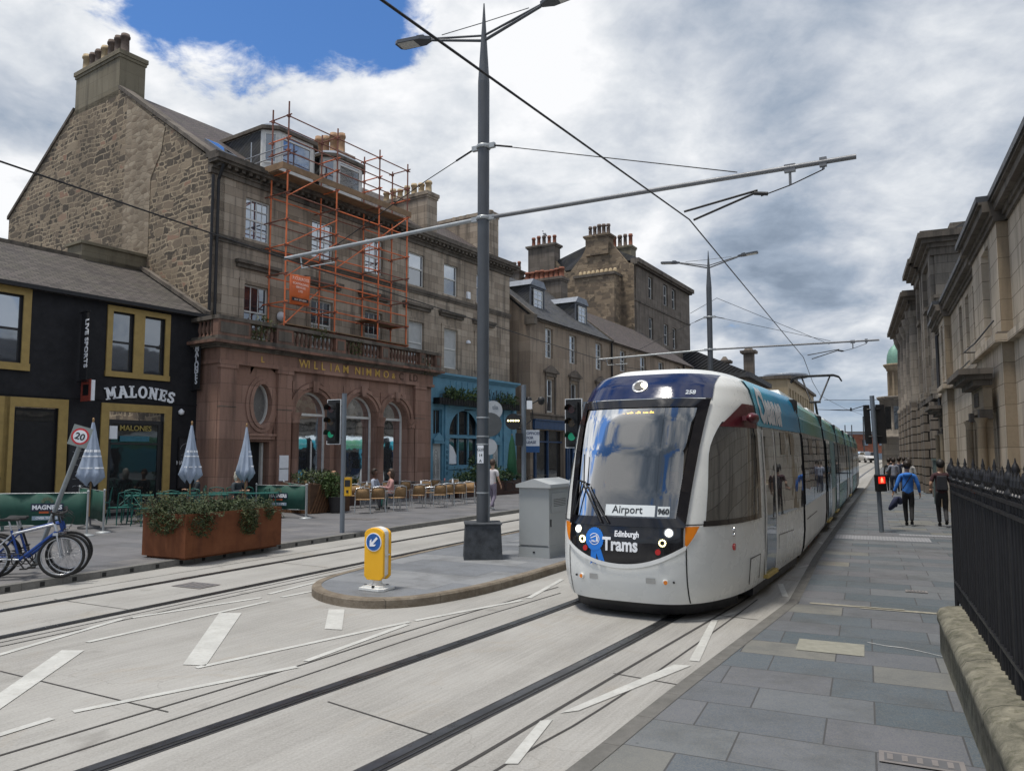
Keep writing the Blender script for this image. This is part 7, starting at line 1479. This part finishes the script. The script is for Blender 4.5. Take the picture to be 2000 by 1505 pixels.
# ---- pub barriers
mBG=plain('barrier_green',(.010,.062,.045),.75,0,.18,2.5); 
def barrier(label,a,b,zb=.28,zt=.98,logo=None):
    a=Vector(a);b=Vector(b); L_=(b-a).length; t=thing('canvas_barrier',label,'barrier',(a.x,a.y,.105),math.atan2(b.y-a.y,b.x-a.x),'green canvas barriers around the pub tables')
    m=MB(); n=14; rr=random.Random(int(L_*100)); vs=[(.03+(L_-.06)*i/n,.012*math.sin(i*1.3),z) for i in range(n+1) for z in (zb,(zb+zt)/2,zt)]; m.add(vs,[(3*i+j,3*i+3+j,3*i+4+j,3*i+1+j) for i in range(n) for j in range(2)],0,True); c=m.build('canvas',mBG,t); w=c.modifiers.new('s','SOLIDIFY'); w.thickness=.01
    for x in (0,L_):
        m=MB(); m.tube((x,0,0),(x,0,zt+.02),.022,None,10); m.lathe([(.17,0),(.17,.02),(.12,.035),(.03,.05)],x,0,20); m.lathe([(.03,zt+.02),(.03,zt+.05),(.01,zt+.06)],x,0,10); m.build('post',mGAL,t)
    m=MB(); m.tube((0,0,zt),(L_,0,zt),.010); m.tube((0,0,zb),(L_,0,zb),.008); m.build('rail',mGAL,t)
    if logo:
        x,y=L_*logo,-.028; mid=(zb+zt)/2-.02; text('lettering','MAGNERS',.135,upM(x,y,mid+.02),mWHT,t,.002,.005); m=MB(); m.box(x-.33,x+.33,y+.006,y+.012,mid-.02,mid+.15,2); m.box(x-.16,x+.16,y+.002,y+.01,mid-.07,mid-.025,0); m.box(x-.3,x+.3,y+.004,y+.01,mid-.22,mid-.13,1)
        for k in range(5): a_=R(20+k*35); m.disc((x+.10*math.cos(a_),y+.01,mid+.17+.09*math.sin(a_)),(0,-1,0),.038,.004,12,3)
        m.build('logo',[plain('logo_orange',(.42,.08,.02),.6),plain('logo_blue_white',(.22,.30,.38),.6),plain('logo_navy',(.01,.02,.05),.6),plain('logo_olive',(.10,.13,.08),.6)],t); text('lettering','OVER THE ICE',.07,upM(x,y,mid-.20),mWHT,t,.002,.001)
    return t
barrier('green canvas barrier with apple logo behind the parked bicycles',(-12.1,16.9),(-9.75,17.5),.26,.98,.66)
barrier('green canvas barrier running from the bicycles back towards the pub door',(-9.75,18.2),(-11.6,20.4),.26,.98)
barrier('green canvas barrier with apple logo right of the rusty planter',(-7.7,22.9),(-6.05,22.35),.25,.95,.45)
barrier('green canvas barrier beside the wooden slatted planter',(-6.05,22.45),(-7.6,25.3),.25,.95)
# ---- cafe furniture
mALU=plain('aluminium',(.55,.56,.57),.3,.85,.06); mWICK=plain('wicker',(.26,.16,.075),.8,0,.3,30); mTGR=plain('teal_metal',(.012,.10,.085),.45,0,.12,5); mTOP=plain('table_top',(.16,.16,.16),.4,.2,.15,6)
def chair(label,loc,rz,group='wicker cafe chairs in front of the arches'):
    t=thing('cafe_chair',label,'chair',loc,rz,group)
    def leg(p): m=MB(); m.path(p,.012,7); m.build('leg',mALU,t)
    for s in (-1,1): leg([(s*.25,.24,0),(s*.23,.2,.43)]); leg([(s*.25,-.27,0),(s*.235,-.2,.43),(s*.23,-.25,.62)])
    m=MB(); m.path([(-.23,-.25,.62),(-.26,-.1,.65),(-.26,.2,.63),(-.23,.2,.43)],.012,7); m.path([(.23,-.25,.62),(.26,-.1,.65),(.26,.2,.63),(.23,.2,.43)],.012,7); m.path([(-.23,-.24,.6),(-.2,-.3,.8),(0,-.32,.83),(.2,-.3,.8),(.23,-.24,.6)],.012,7); m.build('arm_frame',mALU,t)
    m=MB(); m.box(-.22,.22,-.2,.22,.425,.445); m.build('seat',mWICK,t,.006); m=MB(); vs=[(.21*u,-.22-.06*v-.05*(1-u*u),.48+.30*v) for v in (0,.5,1) for u in (-1,-.5,0,.5,1)]; m.add(vs,[(j*5+i,j*5+i+1,(j+1)*5+i+1,(j+1)*5+i) for j in range(2) for i in range(4)],0,True); b_=m.build('backrest',mWICK,t); w=b_.modifiers.new('s','SOLIDIFY'); w.thickness=.012; return t
def table(label,loc,rz,L_=.7,W_=.7,group='cafe tables in front of the arches',items=True):
    t=thing('cafe_table',label,'table',loc,rz,group); m=MB(); m.box(-L_/2,L_/2,-W_/2,W_/2,.715,.74); m.build('table_top',mTOP,t,.004); m=MB(); m.tube((0,0,.02),(0,0,.715),.025); m.build('leg',mALU,t); m=MB()
    for a in (0,90): m.box(-.28,.28,-.025,.025,0,.025,0,Matrix.Rotation(R(a+45),4,'Z')@Matrix.Translation((0,0,.001*a/90)))
    m.build('foot',mALU,t); return t
P_=lambda px,py:(lambda v:(v.x,v.y,.105))(G(px,py,.105))
ch=[(708,1002,-20,'first from the left, beside the yellow push button box'),(737,999,-15,'second from the left, near the seated diner in teal'),(775,997,5,'third from the left, turned straight away from the road'),(815,991,-10,'in front of the arcade table, with a white bag behind it'),(873,987,-18,'just left of the row\'s last chair'),(897,985,-18,'last in the row, nearest the tall centre pole'),(842,984,60,'set back behind the front row between two tables'),(760,982,170,'on the arcade side, facing the road'),(830,978,150,'on the arcade side near the middle arch'),(690,992,160,'farthest left on the arcade side, beside the potted bush'),(718,984,175,'on the arcade side behind the left table'),(790,978,-15,'in the second row behind the third front chair'),(805,972,165,'close to the right arch column, facing the road'),(850,972,-20,'in the second row before the hedge'),(890,973,170,'in the second row by the hedge, nearest the blue shopfront'),(915,982,150,'right of the last front chair, half behind the centre pole'),(857,990,-12,'between the two rows, right of the one with a white bag')]
c0=None
for px,py,rz,l in ch:
    l='aluminium wicker chair '+l
    if c0 is None: c0=chair(l,P_(px,py),R(rz+30)); c0k=c0
    else: dup(c0,P_(px,py),R(rz+30),l)
tb_=[(722,990,'cafe table on the left, in front of the bald diner'),(770,986,'cafe table before the diner in teal'),(820,982,'cafe table in the middle of the terrace, before the right arch'),(880,979,'cafe table at the right of the terrace by the hedge'),(868,972,'cafe table set back against the hedge'),(800,974,'cafe table set back between the middle and right arches'),(745,980,'cafe table set back before the middle arch'),(908,975,'cafe table set back at the right end of the hedge')]
t0=None
for px,py,l in tb_:
    if t0 is None: t0=table(l,P_(px,py),R(20))
    else: dup(t0,P_(px,py),R(random.uniform(10,40)),l)
bl=['glass bottle on the left cafe table','tall glass on the left cafe table','bottle on the table before the diner in teal','bottle on the middle terrace table','white cup on the right terrace table','pink drink on the hedge side table']
for i,(px,py) in enumerate(((716,990),(726,989),(768,986),(822,982),(884,979),(868,972))):
    q=P_(px,py); m=MB(); m.lathe([(.035,.845),(.036,.93),(.03,.95),(.012,1.0),(.012,1.04)] if i%2==0 else [(.03,.845),(.036,.96),(.034,.96)],0,0,10); m.build; tag(m.build('bottle',[mBW,mWHT,plain('bottle_green',(.05,.12,.06),.15),mWHT,mWHT,plain('pink_drink',(.5,.2,.2),.2)][i],None,loc=(q[0],q[1],0)),bl[i],'bottle')
# green pub furniture
def gchair(label,loc,rz):
    t=thing('green_chair',label,'chair',loc,rz,'green metal chairs outside the pub')
    for x,y in ((-.19,-.19),(.19,-.19),(-.19,.19),(.19,.19)): m=MB(); m.tube((x*1.15,y*1.2,0),(x,y,.45),.014,.02,6); m.build('leg',mTGR,t)
    m=MB(); m.box(-.21,.21,-.21,.21,.44,.465); m.build('seat',mTGR,t,.008)
    m=MB(); m.path([(-.19,-.2,.45),(-.2,-.25,.84),(0,-.27,.88),(.2,-.25,.84),(.19,-.2,.45)],.014,6); m.tube((-.19,-.22,.5),(.18,-.25,.82),.010); m.tube((.19,-.22,.5),(-.18,-.25,.82),.010); m.build('backrest',mTGR,t); return t
g0=None
for i,(px,Y,rz,l) in enumerate(((240,20.4,60,'green metal chair left of the rusty planter, nearest the road'),(262,21.4,200,'green metal chair behind the one left of the rusty planter'),(288,20.0,-30,'green metal chair touching the left end of the rusty planter'),(205,22.5,120,'green metal chair by the wooden steps of the pub'),(340,21.2,20,'green metal chair behind the left part of the planter'),(395,22.4,-20,'green metal chair by the middle parasol'),(430,23.4,10,'green metal chair left of the woman with white hair'),(505,23.6,-40,'green metal chair right of the woman with white hair'),(530,23.0,30,'green metal chair next to the logo barrier'))):
    k=(px-1000)/1475; loc=(k*Y,Y,.105)
    if g0 is None: g0=gchair(l,loc,R(rz))
    else: dup(g0,loc,R(rz),l)
def gtable(label,px,Y,L_=1.1,W_=.6):
    t=thing('green_table',label,'table',((px-1000)/1475*Y,Y,.105),R(25),'green tables outside the pub'); m=MB(); m.box(-L_/2,L_/2,-W_/2,W_/2,.72,.75); m.build('table_top',mTGR,t,.004)
    for x in (-1,1):
        for y in (-1,1): m=MB(); m.tube((x*(L_/2-.06),y*(W_/2-.06),0),(x*(L_/2-.1),y*(W_/2-.1),.72),.016,None,6); m.build('leg',mTGR,t)
gtable('green table left of the rusty planter',278,21.0,.7,.7); gtable('long green table behind the left half of the planter',350,22.2); gtable('long green table behind the middle of the planter',410,21.4); gtable('green table in front of the woman with white hair',450,22.6); gtable('green table between the third parasol and the barrier',515,22.4,.9)
m=MB(); M=Matrix.Translation((-12.2,24.3,0))@Matrix.Rotation(R(56),4,'Z'); [m.box(0,1.7,-.95+.3*k,-.65+.3*k,.1,.26+.16*k,0,M) for k in range(3)]; tag(m.build('wooden_steps',plain('step_wood',(.16,.07,.035),.7,0,.3,5)),'brown wooden steps at the pub window beside the left parasol','steps')
# wooden planter, pots, hedges
t=thing('wooden_planter','wooden planter with diagonal slats and shrubs beside the green barrier','planter',(-6.35,24.1,.105),R(56)); m=MB(); m.box(-.05,.05,0,1.4,0,.95); m.box(-.1,1.6,-.05,1.2,0,.92)
mSLW=plain('slat_wood',(.13,.062,.028),.7,0,.3,8)
for k in range(14): m.prism([(-.1+k*.12,.02),(-.04+k*.12,.02),(.36+k*.12,.9),(.30+k*.12,.9)],-.075,-.05,'y',1) if k<10 else None
for k in range(9): m.prism([(0+k*.13,.02),(.07+k*.13,.02),(.3+k*.13,.9),(.23+k*.13,.9)],-.125,-.1,'x',1)
m.build('box',[plain('planter_wood',(.075,.038,.02),.8,0,.3,8),mSLW],t); m=MB(); leaves(m,(.6,.5,1.12),(.9,.7,.28),1100,.09); m.build('shrub',mGO,t)
t=thing('potted_bush','round bright green bush in a dark pot beside the wooden planter','pot plant',P_(657,1001),0); m=MB(); m.lathe([(.2,0),(.27,.5),(.28,.52),(.24,.52),(.24,.46)],0,0,16); m.build('pot',plain('dark_pot',(.03,.028,.03),.6),t); m=MB(); leaves(m,(-.12,0,.86),(.42,.4,.42),900,.10,0); leaves(m,(-.3,0,1.05),(.3,.3,.25),300,.10); m.tube((0,0,.4),(0,0,.9),.02); m.build('foliage',mLF,t)
def hedge(label,s0,s1,n_,y0,h0,h1,tuft=()):
    t=thing('planter_box',label,'planter',BL,BR); m=MB(); m.box(s0,s1,-n_-.25,-n_+.25,.1,h0); m.build('box',plain('hedge_box',(.05,.022,.016),.7,0,.2,5),t); m=MB(); leaves(m,((s0+s1)/2,-n_,(h0+h1)/2),((s1-s0)/2+.15,.4,(h1-h0)*.75),int((s1-s0)*500),.12)
    for x,hh in tuft: leaves(m,(x,-n_,h1+hh*.3),(.22,.2,hh*.6),170,.16)
    for i in range(40): x=random.uniform(s0,s1); leaves(m,(x,-n_,h1+.05),(.06,.06,random.uniform(.1,.35)),8,.12)
    m.build('foliage',mLD,t)
hedge('dark planter box of leafy hedge in front of the blue shopfront',10.6,15.9,2.4,0,.75,1.15,((12.0,.9),(13.6,.5))); hedge('small low hedge box below the left arch',2.9,4.9,2.3,0,.55,.95)
m=MB(); 
for i in range(9):
    x=-.45+i*.35; torus(m,(x,0,.45),.22,.012,14,4); torus(m,(x,.05,.8),.17,.012,14,4)
m.box(-.7,2.7,-.03,.03,.0,.06); tag(m.build('iron_screen',mBLK,None,loc=D(970,945,36)-Vector((0,0,.55)),rotz=R(5)),'black curly iron screen right of the walking pedestrian','screen')
t=thing('green_parasol','closed dark green parasol at the right end of the blue shopfront','parasol',(( 1000-1000)/1475*37,37,.1),0); m=MB(); m.tube((0,0,0),(0,0,2.9),.03); m.build('pole',mWOOD,t); m=MB(); m.lathe([(.03,2.85),(.14,2.4),(.22,1.6),(.26,1.0),(.15,.75)],0,0,12); m.build('canopy',plain('bottle_green_cloth',(.008,.07,.03),.8),t)
# ============================================================ PEOPLE AND CARS
def skin(name,verts,edges,radii,mat,par,sub=2,root=0):
    me=bpy.data.meshes.new(name); me.from_pydata(verts,edges,[]); o=bpy.data.objects.new(name,me); col.objects.link(o)
    s=o.modifiers.new('skin','SKIN'); s.use_smooth_shade=True
    for i,r in enumerate(radii):
        v=me.skin_vertices[0].data[i]; v.radius=(r,r) if isinstance(r,(int,float)) else r; v.use_root=(i==root)
    u=o.modifiers.new('sub','SUBSURF'); u.levels=sub; u.render_levels=sub
    bpy.context.view_layer.update(); nm=bpy.data.meshes.new_from_object(o.evaluated_get(bpy.context.evaluated_depsgraph_get())); o.modifiers.clear(); o.data=nm; nm.materials.clear(); nm.materials.append(mat); nm.name=name; bpy.data.meshes.remove(me)
    o.parent=par; return o
class SK:
    def __init__(s): s.v=[];s.e=[];s.r=[]
    def p(s,co,r,par=None):
        s.v.append(tuple(co)); s.r.append(r); i=len(s.v)-1
        if par is not None: s.e.append((par,i))
        return i
    def chain(s,pts,par=None):
        for co,r in pts: par=s.p(co,r,par)
        return par
def person(label,loc,rz,H=1.7,walk=.0,seated=False,top=(.1,.2,.5),legs=(.02,.02,.025),shoes=(.02,.02,.02),hair=(.02,.013,.008),skinc=(.42,.25,.17),hair_long=False,short=False,armL=None,armR=None,bald=False,hood=False,fine=True,wide=1.,sleeve=True,group=None):
    "figure faces local -y; x right-hand side of the figure is -x"
    t=thing('person',label,'person',loc,rz,group); k=H/1.7; M=lambda x,y,z:(x*k,y*k,z*k)
    ms=plain('skin_%d'%int(skinc[0]*100),skinc,.55,0,.06); mt=plain('cloth_%d_%d_%d'%tuple(int(c*200) for c in top),top,.85,0,.12,9); ml=plain('cloth_%d_%d_%d'%tuple(int(c*200) for c in legs),legs,.85,0,.12,9); mh=plain('hair_%d'%int(hair[0]*300),hair,.6,0,.2,20); msh=plain('shoe_%d'%int(shoes[0]*100),shoes,.6)
    w=walk; zp=.92 if not seated else .50; sh=zp+.50; hd=sh+.27
    if not seated: L=[[( .085,0,zp-.02),(.075,-.20*w-.02,.50),(.055,.03-.36*w,.09)],[(-.085,0,zp-.02),(-.08,.08*w-.05,.49),(-.06,.03+.46*w,.09+.12*w)]]
    else: L=[[( .09,0,zp),(.13,-.42,zp-.01),(.13,-.40,.09)],[(-.09,0,zp),(-.12,-.43,zp-.01),(-.14,-.36,.09)]]
    aL=armL or [(.185,0,sh-.03),(.235,.04+.08*w,sh-.30),(.25,-.02+.16*w,sh-.54)]; aR=armR or [(-.185,0,sh-.03),(-.235,.02-.08*w,sh-.30),(-.25,-.08-.16*w,sh-.53)]
    aL=[aL[0]]+[tuple(q) for q in aL[1:]]; 
    b=SK(); pl=b.p(M(0,0,zp),.115*k); sp=b.chain([(M(0,.005,zp+.17),.10*k),(M(0,.01,sh-.1),.115*k),(M(0,.01,sh-.01),.09*k)],pl); nk=b.chain([(M(0,-.005,sh+.07),.052*k),(M(0,-.01,sh+.13),.062*k),(M(0,-.02,hd-.06),.083*k),(M(0,-.012,hd+.02),.088*k),(M(0,-.005,hd+.07),.065*k)],sp)
    for A in (aL,aR): b.chain([(M(*A[0]),.052*k),(M(*A[1]),.042*k),(M(*A[2]),.027*k)],sp)
    for A in L: b.chain([(M(*A[0]),.085*k),(M(*A[1]),.056*k),(M(*A[2]),.036*k)],pl)
    skin('body',b.v,b.e,b.r,ms,t,2)
    if fine:    # face: eyes, nose, mouth, ears
        f=MB(); F=lambda x,y,z:Vector(M(x,y,z))
        f.lathe([(.001,-.03),(.012,-.02),(.016,-.008),(.010,.02),(.001,.03)],0,0,8,0,Matrix.Translation(F(0,-.112,hd-.035))@Matrix.Scale(k,4))
        for s in (-1,1): f.lathe([(.001,-.03),(.014,-.015),(.016,.012),(.001,.03)],0,0,8,0,Matrix.Translation(F(s*.088,0,hd-.02))@Matrix.Scale(k,4))
        f.build('nose_and_ears',ms,t); f=MB()
        for s in (-1,1): f.lathe([(.001,-.006),(.010,0),(.001,.006)],0,0,8,0,Matrix.Translation(F(s*.033,-.098,hd))@Matrix.Scale(k,4))
        f.box(-.022*k,.022*k,-.104*k,-.098*k,(hd-.078)*k,(hd-.07)*k); f.build('eyes_and_mouth',plain('face_dark',(.10,.03,.025),.5),t)
    # hands: palm with five fingers
    for A,s in ((aL,1),(aR,-1)):
        d=(Vector(A[2])-Vector(A[1])).normalized(); q=Vector(A[2]); side=Vector((0,-1,0)) if abs(d.y)<.8 else Vector((-s,0,0)); side=(side-d*side.dot(d)).normalized(); nrm=d.cross(side)
        h=SK(); w0=h.p(M(*q),.024*k); pm=h.chain([(M(*(q+d*.05)),(.020*k,.036*k)),(M(*(q+d*.085)),(.017*k,.036*k))],w0)
        for i,(o_,l) in enumerate(((.030,.062),(.011,.072),(-.009,.068),(-.028,.052))):
            a_=q+d*.085+side*o_; h.chain([(M(*a_),.0095*k),(M(*(a_+d*l*.5+nrm*s*.008)),.0088*k),(M(*(a_+d*l*.92+nrm*s*.026)),.0075*k)],pm)
        h.chain([(M(*(q+d*.035+side*.032)),.012*k),(M(*(q+d*.07+side*.052)),.0095*k)],w0)
        skin('hand',h.v,h.e,h.r,ms,t,1)
    c=SK(); pl=c.p(M(0,0,zp-.09 if not seated else zp),(.165*k*wide,.135*k)); c1=c.chain([(M(0,.0,zp+.1),(.135*k*wide,.112*k)),(M(0,.005,zp+.25),(.14*k*wide,.115*k)),(M(0,.01,sh-.1),(.16*k*wide,.118*k)),(M(0,.01,sh-.005),(.12*k*wide,.085*k)),(M(0,.005,sh+.07),.066*k)],pl); 
    for A in (aL,aR):
        e=Vector(A[1]); m_=Vector(A[0])+(e-Vector(A[0]))*.75; pts=[(M(*A[0]),.070*k)]
        pts+= [(M(*m_),.056*k)] if not sleeve else [(M(*A[1]),.052*k),(M(*(e+(Vector(A[2])-e)*.92)),.038*k)]
        c.chain(pts,c1-1)
    skin('top',c.v,c.e,c.r,mt,t,2)
    if hood: h=MB(); h.lathe([(.001,-.06),(.09,-.05),(.125,0),(.10,.05),(.06,.07)],0,0,14,0,Matrix.Translation(Vector(M(0,.075,sh+.0)))@Matrix.Scale(k,4)@Matrix.Diagonal((1,.75,1,1))); h.build('hood',mt,t)
    l=SK(); pl=l.p(M(0,0,zp+.12),(.135*k*wide,.115*k)); l.p(M(0,0,zp-.06),(.15*k*wide,.125*k),pl)
    for A in L:
        e=Vector(A[1]); an=Vector(A[2]); end=an if not short else e+(an-e)*.35; l.chain([(M(A[0][0],A[0][1],A[0][2]-.06 if not seated else A[0][2]),.095*k),(M(*A[1]),.068*k),(M(*end),.052*k if not short else .075*k)],1)
    skin('trousers',l.v,l.e,l.r,ml,t,2)
    for A in L:
        a_=Vector(A[2]); zt=max(.0,a_.z-.09); s_=SK(); s_.chain([(M(a_.x,a_.y+.045,zt+.045),.042*k),(M(a_.x,a_.y-.06,zt+.042),.040*k),(M(a_.x*1.05,a_.y-.16,zt+.032),.030*k)]); s_.p(M(a_.x,a_.y,zt+.09),.045*k,0); skin('shoe',s_.v,s_.e,s_.r,msh,t,1)
    if not bald:
        g=MB(); n1,n2=18,12; C_=Vector((0,.008,hd+.018)); rx,ry,rz=.094,.108,.118; vs=[]
        for a_ in range(n2+1):
            th=math.pi*a_/n2
            for b_ in range(n1):
                ph=2*math.pi*b_/n1; q=Vector((rx*math.sin(th)*math.cos(ph),ry*math.sin(th)*math.sin(ph),rz*math.cos(th))); q*=1+.03*math.sin(ph*5+th*7)
                if hair_long and q.z<-.02 and q.y>-.03: q=Vector((q.x*(1.0+.2*(-q.z)/.1),q.y*1.05+.02,q.z*2.3))
                vs.append(Vector(M(*(C_+q))))
        for a_ in range(n2):
            for b_ in range(n1):
                idx=(a_*n1+b_,a_*n1+(b_+1)%n1,(a_+1)*n1+(b_+1)%n1,(a_+1)*n1+b_); ce=sum((vs[i_] for i_ in idx),Vector())/4/k-C_
                if ce.y<-.045 and ce.z<.05: continue
                if not hair_long and ce.z<-.10: continue
                g.add([vs[i_] for i_ in idx],[(0,1,2,3)],0,True)
        ho=g.build('hair',mh,t); w_=ho.modifiers.new('w','WELD'); w_.merge_threshold=.0004; w_=ho.modifiers.new('s','SOLIDIFY'); w_.thickness=.012; w_.offset=-1
    return t
# camera looks along +y: a figure walking away faces +y => rz=180deg
p=G(1776,1026,.02); w_=person('woman in bright blue hooded top and black leggings walking away up the pavement',(p.x,p.y,.02),R(180-24),1.66,.35,top=(.035,.17,.55),legs=(.012,.012,.014),hair=(.02,.012,.008),hair_long=False,hood=True,wide=1.1,armL=[(.185,0,1.39),(.28,.05,1.13),(.36,.02,.93)],armR=[(-.185,0,1.39),(-.27,.0,1.12),(-.30,-.08,.90)])
# note: facing away, her left (+x local) appears on the left
b=SK(); o=Vector((p.x,p.y,0)); q=Vector((p.x-.36,p.y-.1,.86)); i=b.p(q,.04); b.chain([(q+Vector((-.04,-.03,-.10)),(.06,.10)),(q+Vector((-.10,-.05,-.22)),(.09,.12)),(q+Vector((-.20,-.06,-.33)),(.05,.10)),(q+Vector((-.27,-.06,-.40)),(.03,.06))],i); b.chain([(q+Vector((.06,-.02,-.12)),(.05,.09)),(q+Vector((.07,-.02,-.26)),(.03,.06))],i); b.chain([(q+Vector((-.02,.04,-.16)),(.04,.08)),(q+Vector((-.02,.05,-.34)),(.025,.05))],i)
cl=skin('draped_coat',b.v,b.e,b.r,plain('navy_coat',(.02,.025,.06),.9,0,.2,7),None,2); tag(cl,'dark navy coat hanging from the left hand of the woman in blue','coat')
m=MB(); m.path([(-.10,-.145,1.40),(.02,-.15,1.2),(.13,-.14,1.02)],.012,6); m.v=[(x,-y,z) for x,y,z in m.v]; m.build('bag_strap',mBLK,w_)
m=MB(); m.lathe([(.001,-.045),(.04,-.03),(.05,0),(.035,.035),(.001,.045)],0,.06,12,0,Matrix.Translation((0,.02,1.70))); m.build('hair_bun',plain('hair_6',(.02,.012,.008),.6),w_)
p=G(1842,1028,.02); mn=person('man in maroon t-shirt and dark shorts walking away beside the railings',(p.x,p.y,.02),R(180-22),1.69,.5,top=(.045,.016,.02),legs=(.022,.022,.024),hair=(.012,.01,.009),short=False,sleeve=False,wide=1.15,armL=[(.185,0,1.39),(.27,.06,1.13),(.25,-.12,1.02)])
m=MB(); m.tbox(-.14,.14,.10,.22,.98,1.38,.02); m.build('backpack',plain('pack_black',(.015,.016,.022),.8),mn,.03)
grp='people walking in the distance on the right pavement'
def far(label,px,Y,H,face,**kw):
    x=(px-1000)/1475*Y; return person(label,(x,Y,.012+gz(Y)),R(180-25 if face=='away' else -25),H,kw.pop('walk',.4),fine=False,group=grp,**kw)
far('distant man in pale grey shirt and dark trousers walking away, nearest of his group',1742,38.5,1.7,'away',top=(.22,.23,.27),legs=(.035,.04,.06),armL=[(.185,0,1.39),(.28,.02,1.15),(.33,-.15,1.08)])
far('distant person with dark hair and white sleeves behind the woman in blue',1772,33.5,1.72,'away',top=(.42,.40,.37),legs=(.02,.02,.03),hair=(.03,.02,.012),hair_long=True)
far('distant person in navy top left of the one with dark hair',1753,41,1.74,'away',top=(.03,.035,.06),legs=(.02,.02,.025))
far('distant person in black at the left edge of the walking group',1733,42,1.68,'away',top=(.02,.02,.022),legs=(.03,.03,.035))
far('distant person in light top between two dark dressed walkers',1762,45,1.72,'away',top=(.35,.34,.34),legs=(.03,.03,.04))
far('small far walker in black beyond the group, left of the wall',1738,52,1.7,'away',top=(.02,.02,.022),legs=(.02,.02,.022))
# left side people
p=G(962,996,.105); person('pedestrian in white top and pale lilac trousers walking behind the centre pole',(p.x,p.y,.105),R(180-30),1.6,.4,top=(.5,.48,.5),legs=(.16,.14,.19),shoes=(.5,.5,.5),hair=(.05,.03,.02),sleeve=False)
def seat(label,px,Y,rz,**kw): person(label,((px-1000)/1475*Y,Y,.105),R(rz),1.68,0,seated=True,armL=[(.185,0,.97),(.24,-.08,.74),(.12,-.30,.78)],armR=[(-.185,0,.97),(-.24,-.08,.74),(-.12,-.30,.78)],**kw)
seat('seated woman with white hair and dark top patterned white, at the pub tables',468,23.3,60,top=(.035,.045,.055),legs=(.02,.02,.03),hair=(.62,.58,.5),hair_long=True)
seat('bald seated man in dark purple top behind the traffic light pole',653,26.2,70,top=(.03,.02,.06),legs=(.03,.03,.04),bald=True,skinc=(.5,.27,.17))
seat('seated diner in navy and white top at the arcade tables',733,26.5,75,top=(.30,.34,.42),legs=(.015,.12,.11),hair=(.02,.012,.01),skinc=(.12,.06,.04))
seat('seated woman in pink top beside the terrace tables',765,26.0,-70,top=(.40,.22,.21),legs=(.05,.05,.06),hair=(.05,.025,.015),hair_long=True)
seat('seated person in dark top beneath the middle parasol',388,24.0,-60,top=(.02,.025,.03),legs=(.02,.02,.03),hair=(.05,.03,.02))
seat('seated person in purple top at the left edge behind the barrier',-6,18.6,-60,top=(.10,.07,.30),legs=(.02,.02,.03),hair=(.03,.02,.02))
for px,Y,rz,l in ((468,23.35,60,'green metal chair under the woman with white hair'),(388,24.05,-60,'green metal chair under the person beneath the middle parasol'),(-6,18.65,-60,'green metal chair under the person in purple')): dup(g0,((px-1000)/1475*Y,Y,.105),R(rz+180),l)
for px,Y,rz,l in ((653,26.25,70,'aluminium wicker chair under the bald man'),(733,26.55,75,'aluminium wicker chair under the diner in navy and white'),(765,26.05,-70,'aluminium wicker chair under the woman in pink')): dup(c0k,((px-1000)/1475*Y,Y,.105),R(rz+180),l)
# driver
dv=person('tram driver with short grey hair in dark uniform seated behind the windscreen',TIP+head(TA)*1.45+right(TA)*.22+Vector((0,0,.40)),R(-TA),1.68,0,seated=True,top=(.05,.06,.09),legs=(.02,.02,.02),hair=(.16,.15,.14),skinc=(.5,.27,.18),armL=[(.185,0,.97),(.25,-.1,.74),(.2,-.34,.74)],armR=[(-.185,0,.97),(-.25,-.1,.74),(-.2,-.34,.74)])
# cars
def car(label,px,Y,rz,mat,van=False):
    t=thing('parked_car' if not van else 'van',label,'car',((px-1000)/1475*Y,Y,gz(Y)+.01),rz); W_,L_=.88,2.1
    m=MB(); secs=[(-L_,.45,.62,.72),(-L_+.12,.28,.80,.84),(-1.0,.25,.98,.88),(-.2,.25,1.02,.88),(1.5,.25,1.05,.88),(L_-.1,.28,1.0,.84),(L_,.45,.8,.74)]
    n=len(secs); vs=[]
    for y,z0,z1,w in secs: vs+=[(-w,y,z0),(-w,y,z1-.12),(-w*.9,y,z1),(w*.9,y,z1),(w,y,z1-.12),(w,y,z0)]
    m.add(vs,[(6*i+j,6*i+(j+1)%6,6*(i+1)+(j+1)%6,6*(i+1)+j) for i in range(n-1) for j in range(6)]+[tuple(range(6)),tuple(range(6*n-1,6*n-7,-1))],0,True); m.prism([(-.55,1.45),(1.2,1.47),(1.75,1.03),(-1.05,1.0)],-.66,.66,'x',0); m.build('body',mat,t)
    m=MB(); m.add([(-.68,-1.05,1.0),(.68,-1.05,1.0),(.60,-.56,1.43),(-.60,-.56,1.43)],[(0,1,2,3)]); m.v=[(x,y-.02,z+.01) for x,y,z in m.v]; 
    for s in (-1,1): m.prism([(-.5,1.40),(1.1,1.42),(1.5,1.08),(-.85,1.06)],s*.665,s*.675,'x')
    m.build('window',mGL,t)
    for x in (-.78,.78):
        for y in (-1.35,1.3): m=MB(); m.tube((x-.1,y,.32),(x+.1,y,.32),.32,None,18); m.build('wheel',mTYR,t)
    for s in (-1,1): m=MB(); m.box(s*.6-.14,s*.6+.14,-L_-.02,-L_+.1,.6,.74); m.build('headlight',mWHT,t)
    m=MB(); m.box(-.35,.35,-L_-.03,-L_,.42,.55); m.box(-.5,.5,-L_-.02,-L_+.05,.3,.4); m.build('grille',mBLK,t); return t
car('white car facing the camera at the far end of the street',1693,108,R(-8),plain('car_white',(.6,.6,.6),.25,.1))
car('dark blue car behind the white one in the distance',1686,128,R(-8),plain('car_blue',(.05,.08,.14),.25,.2))
car('silver car half hidden left of the distant white car',1677,134,R(-8),plain('car_silver',(.35,.38,.42),.25,.3))
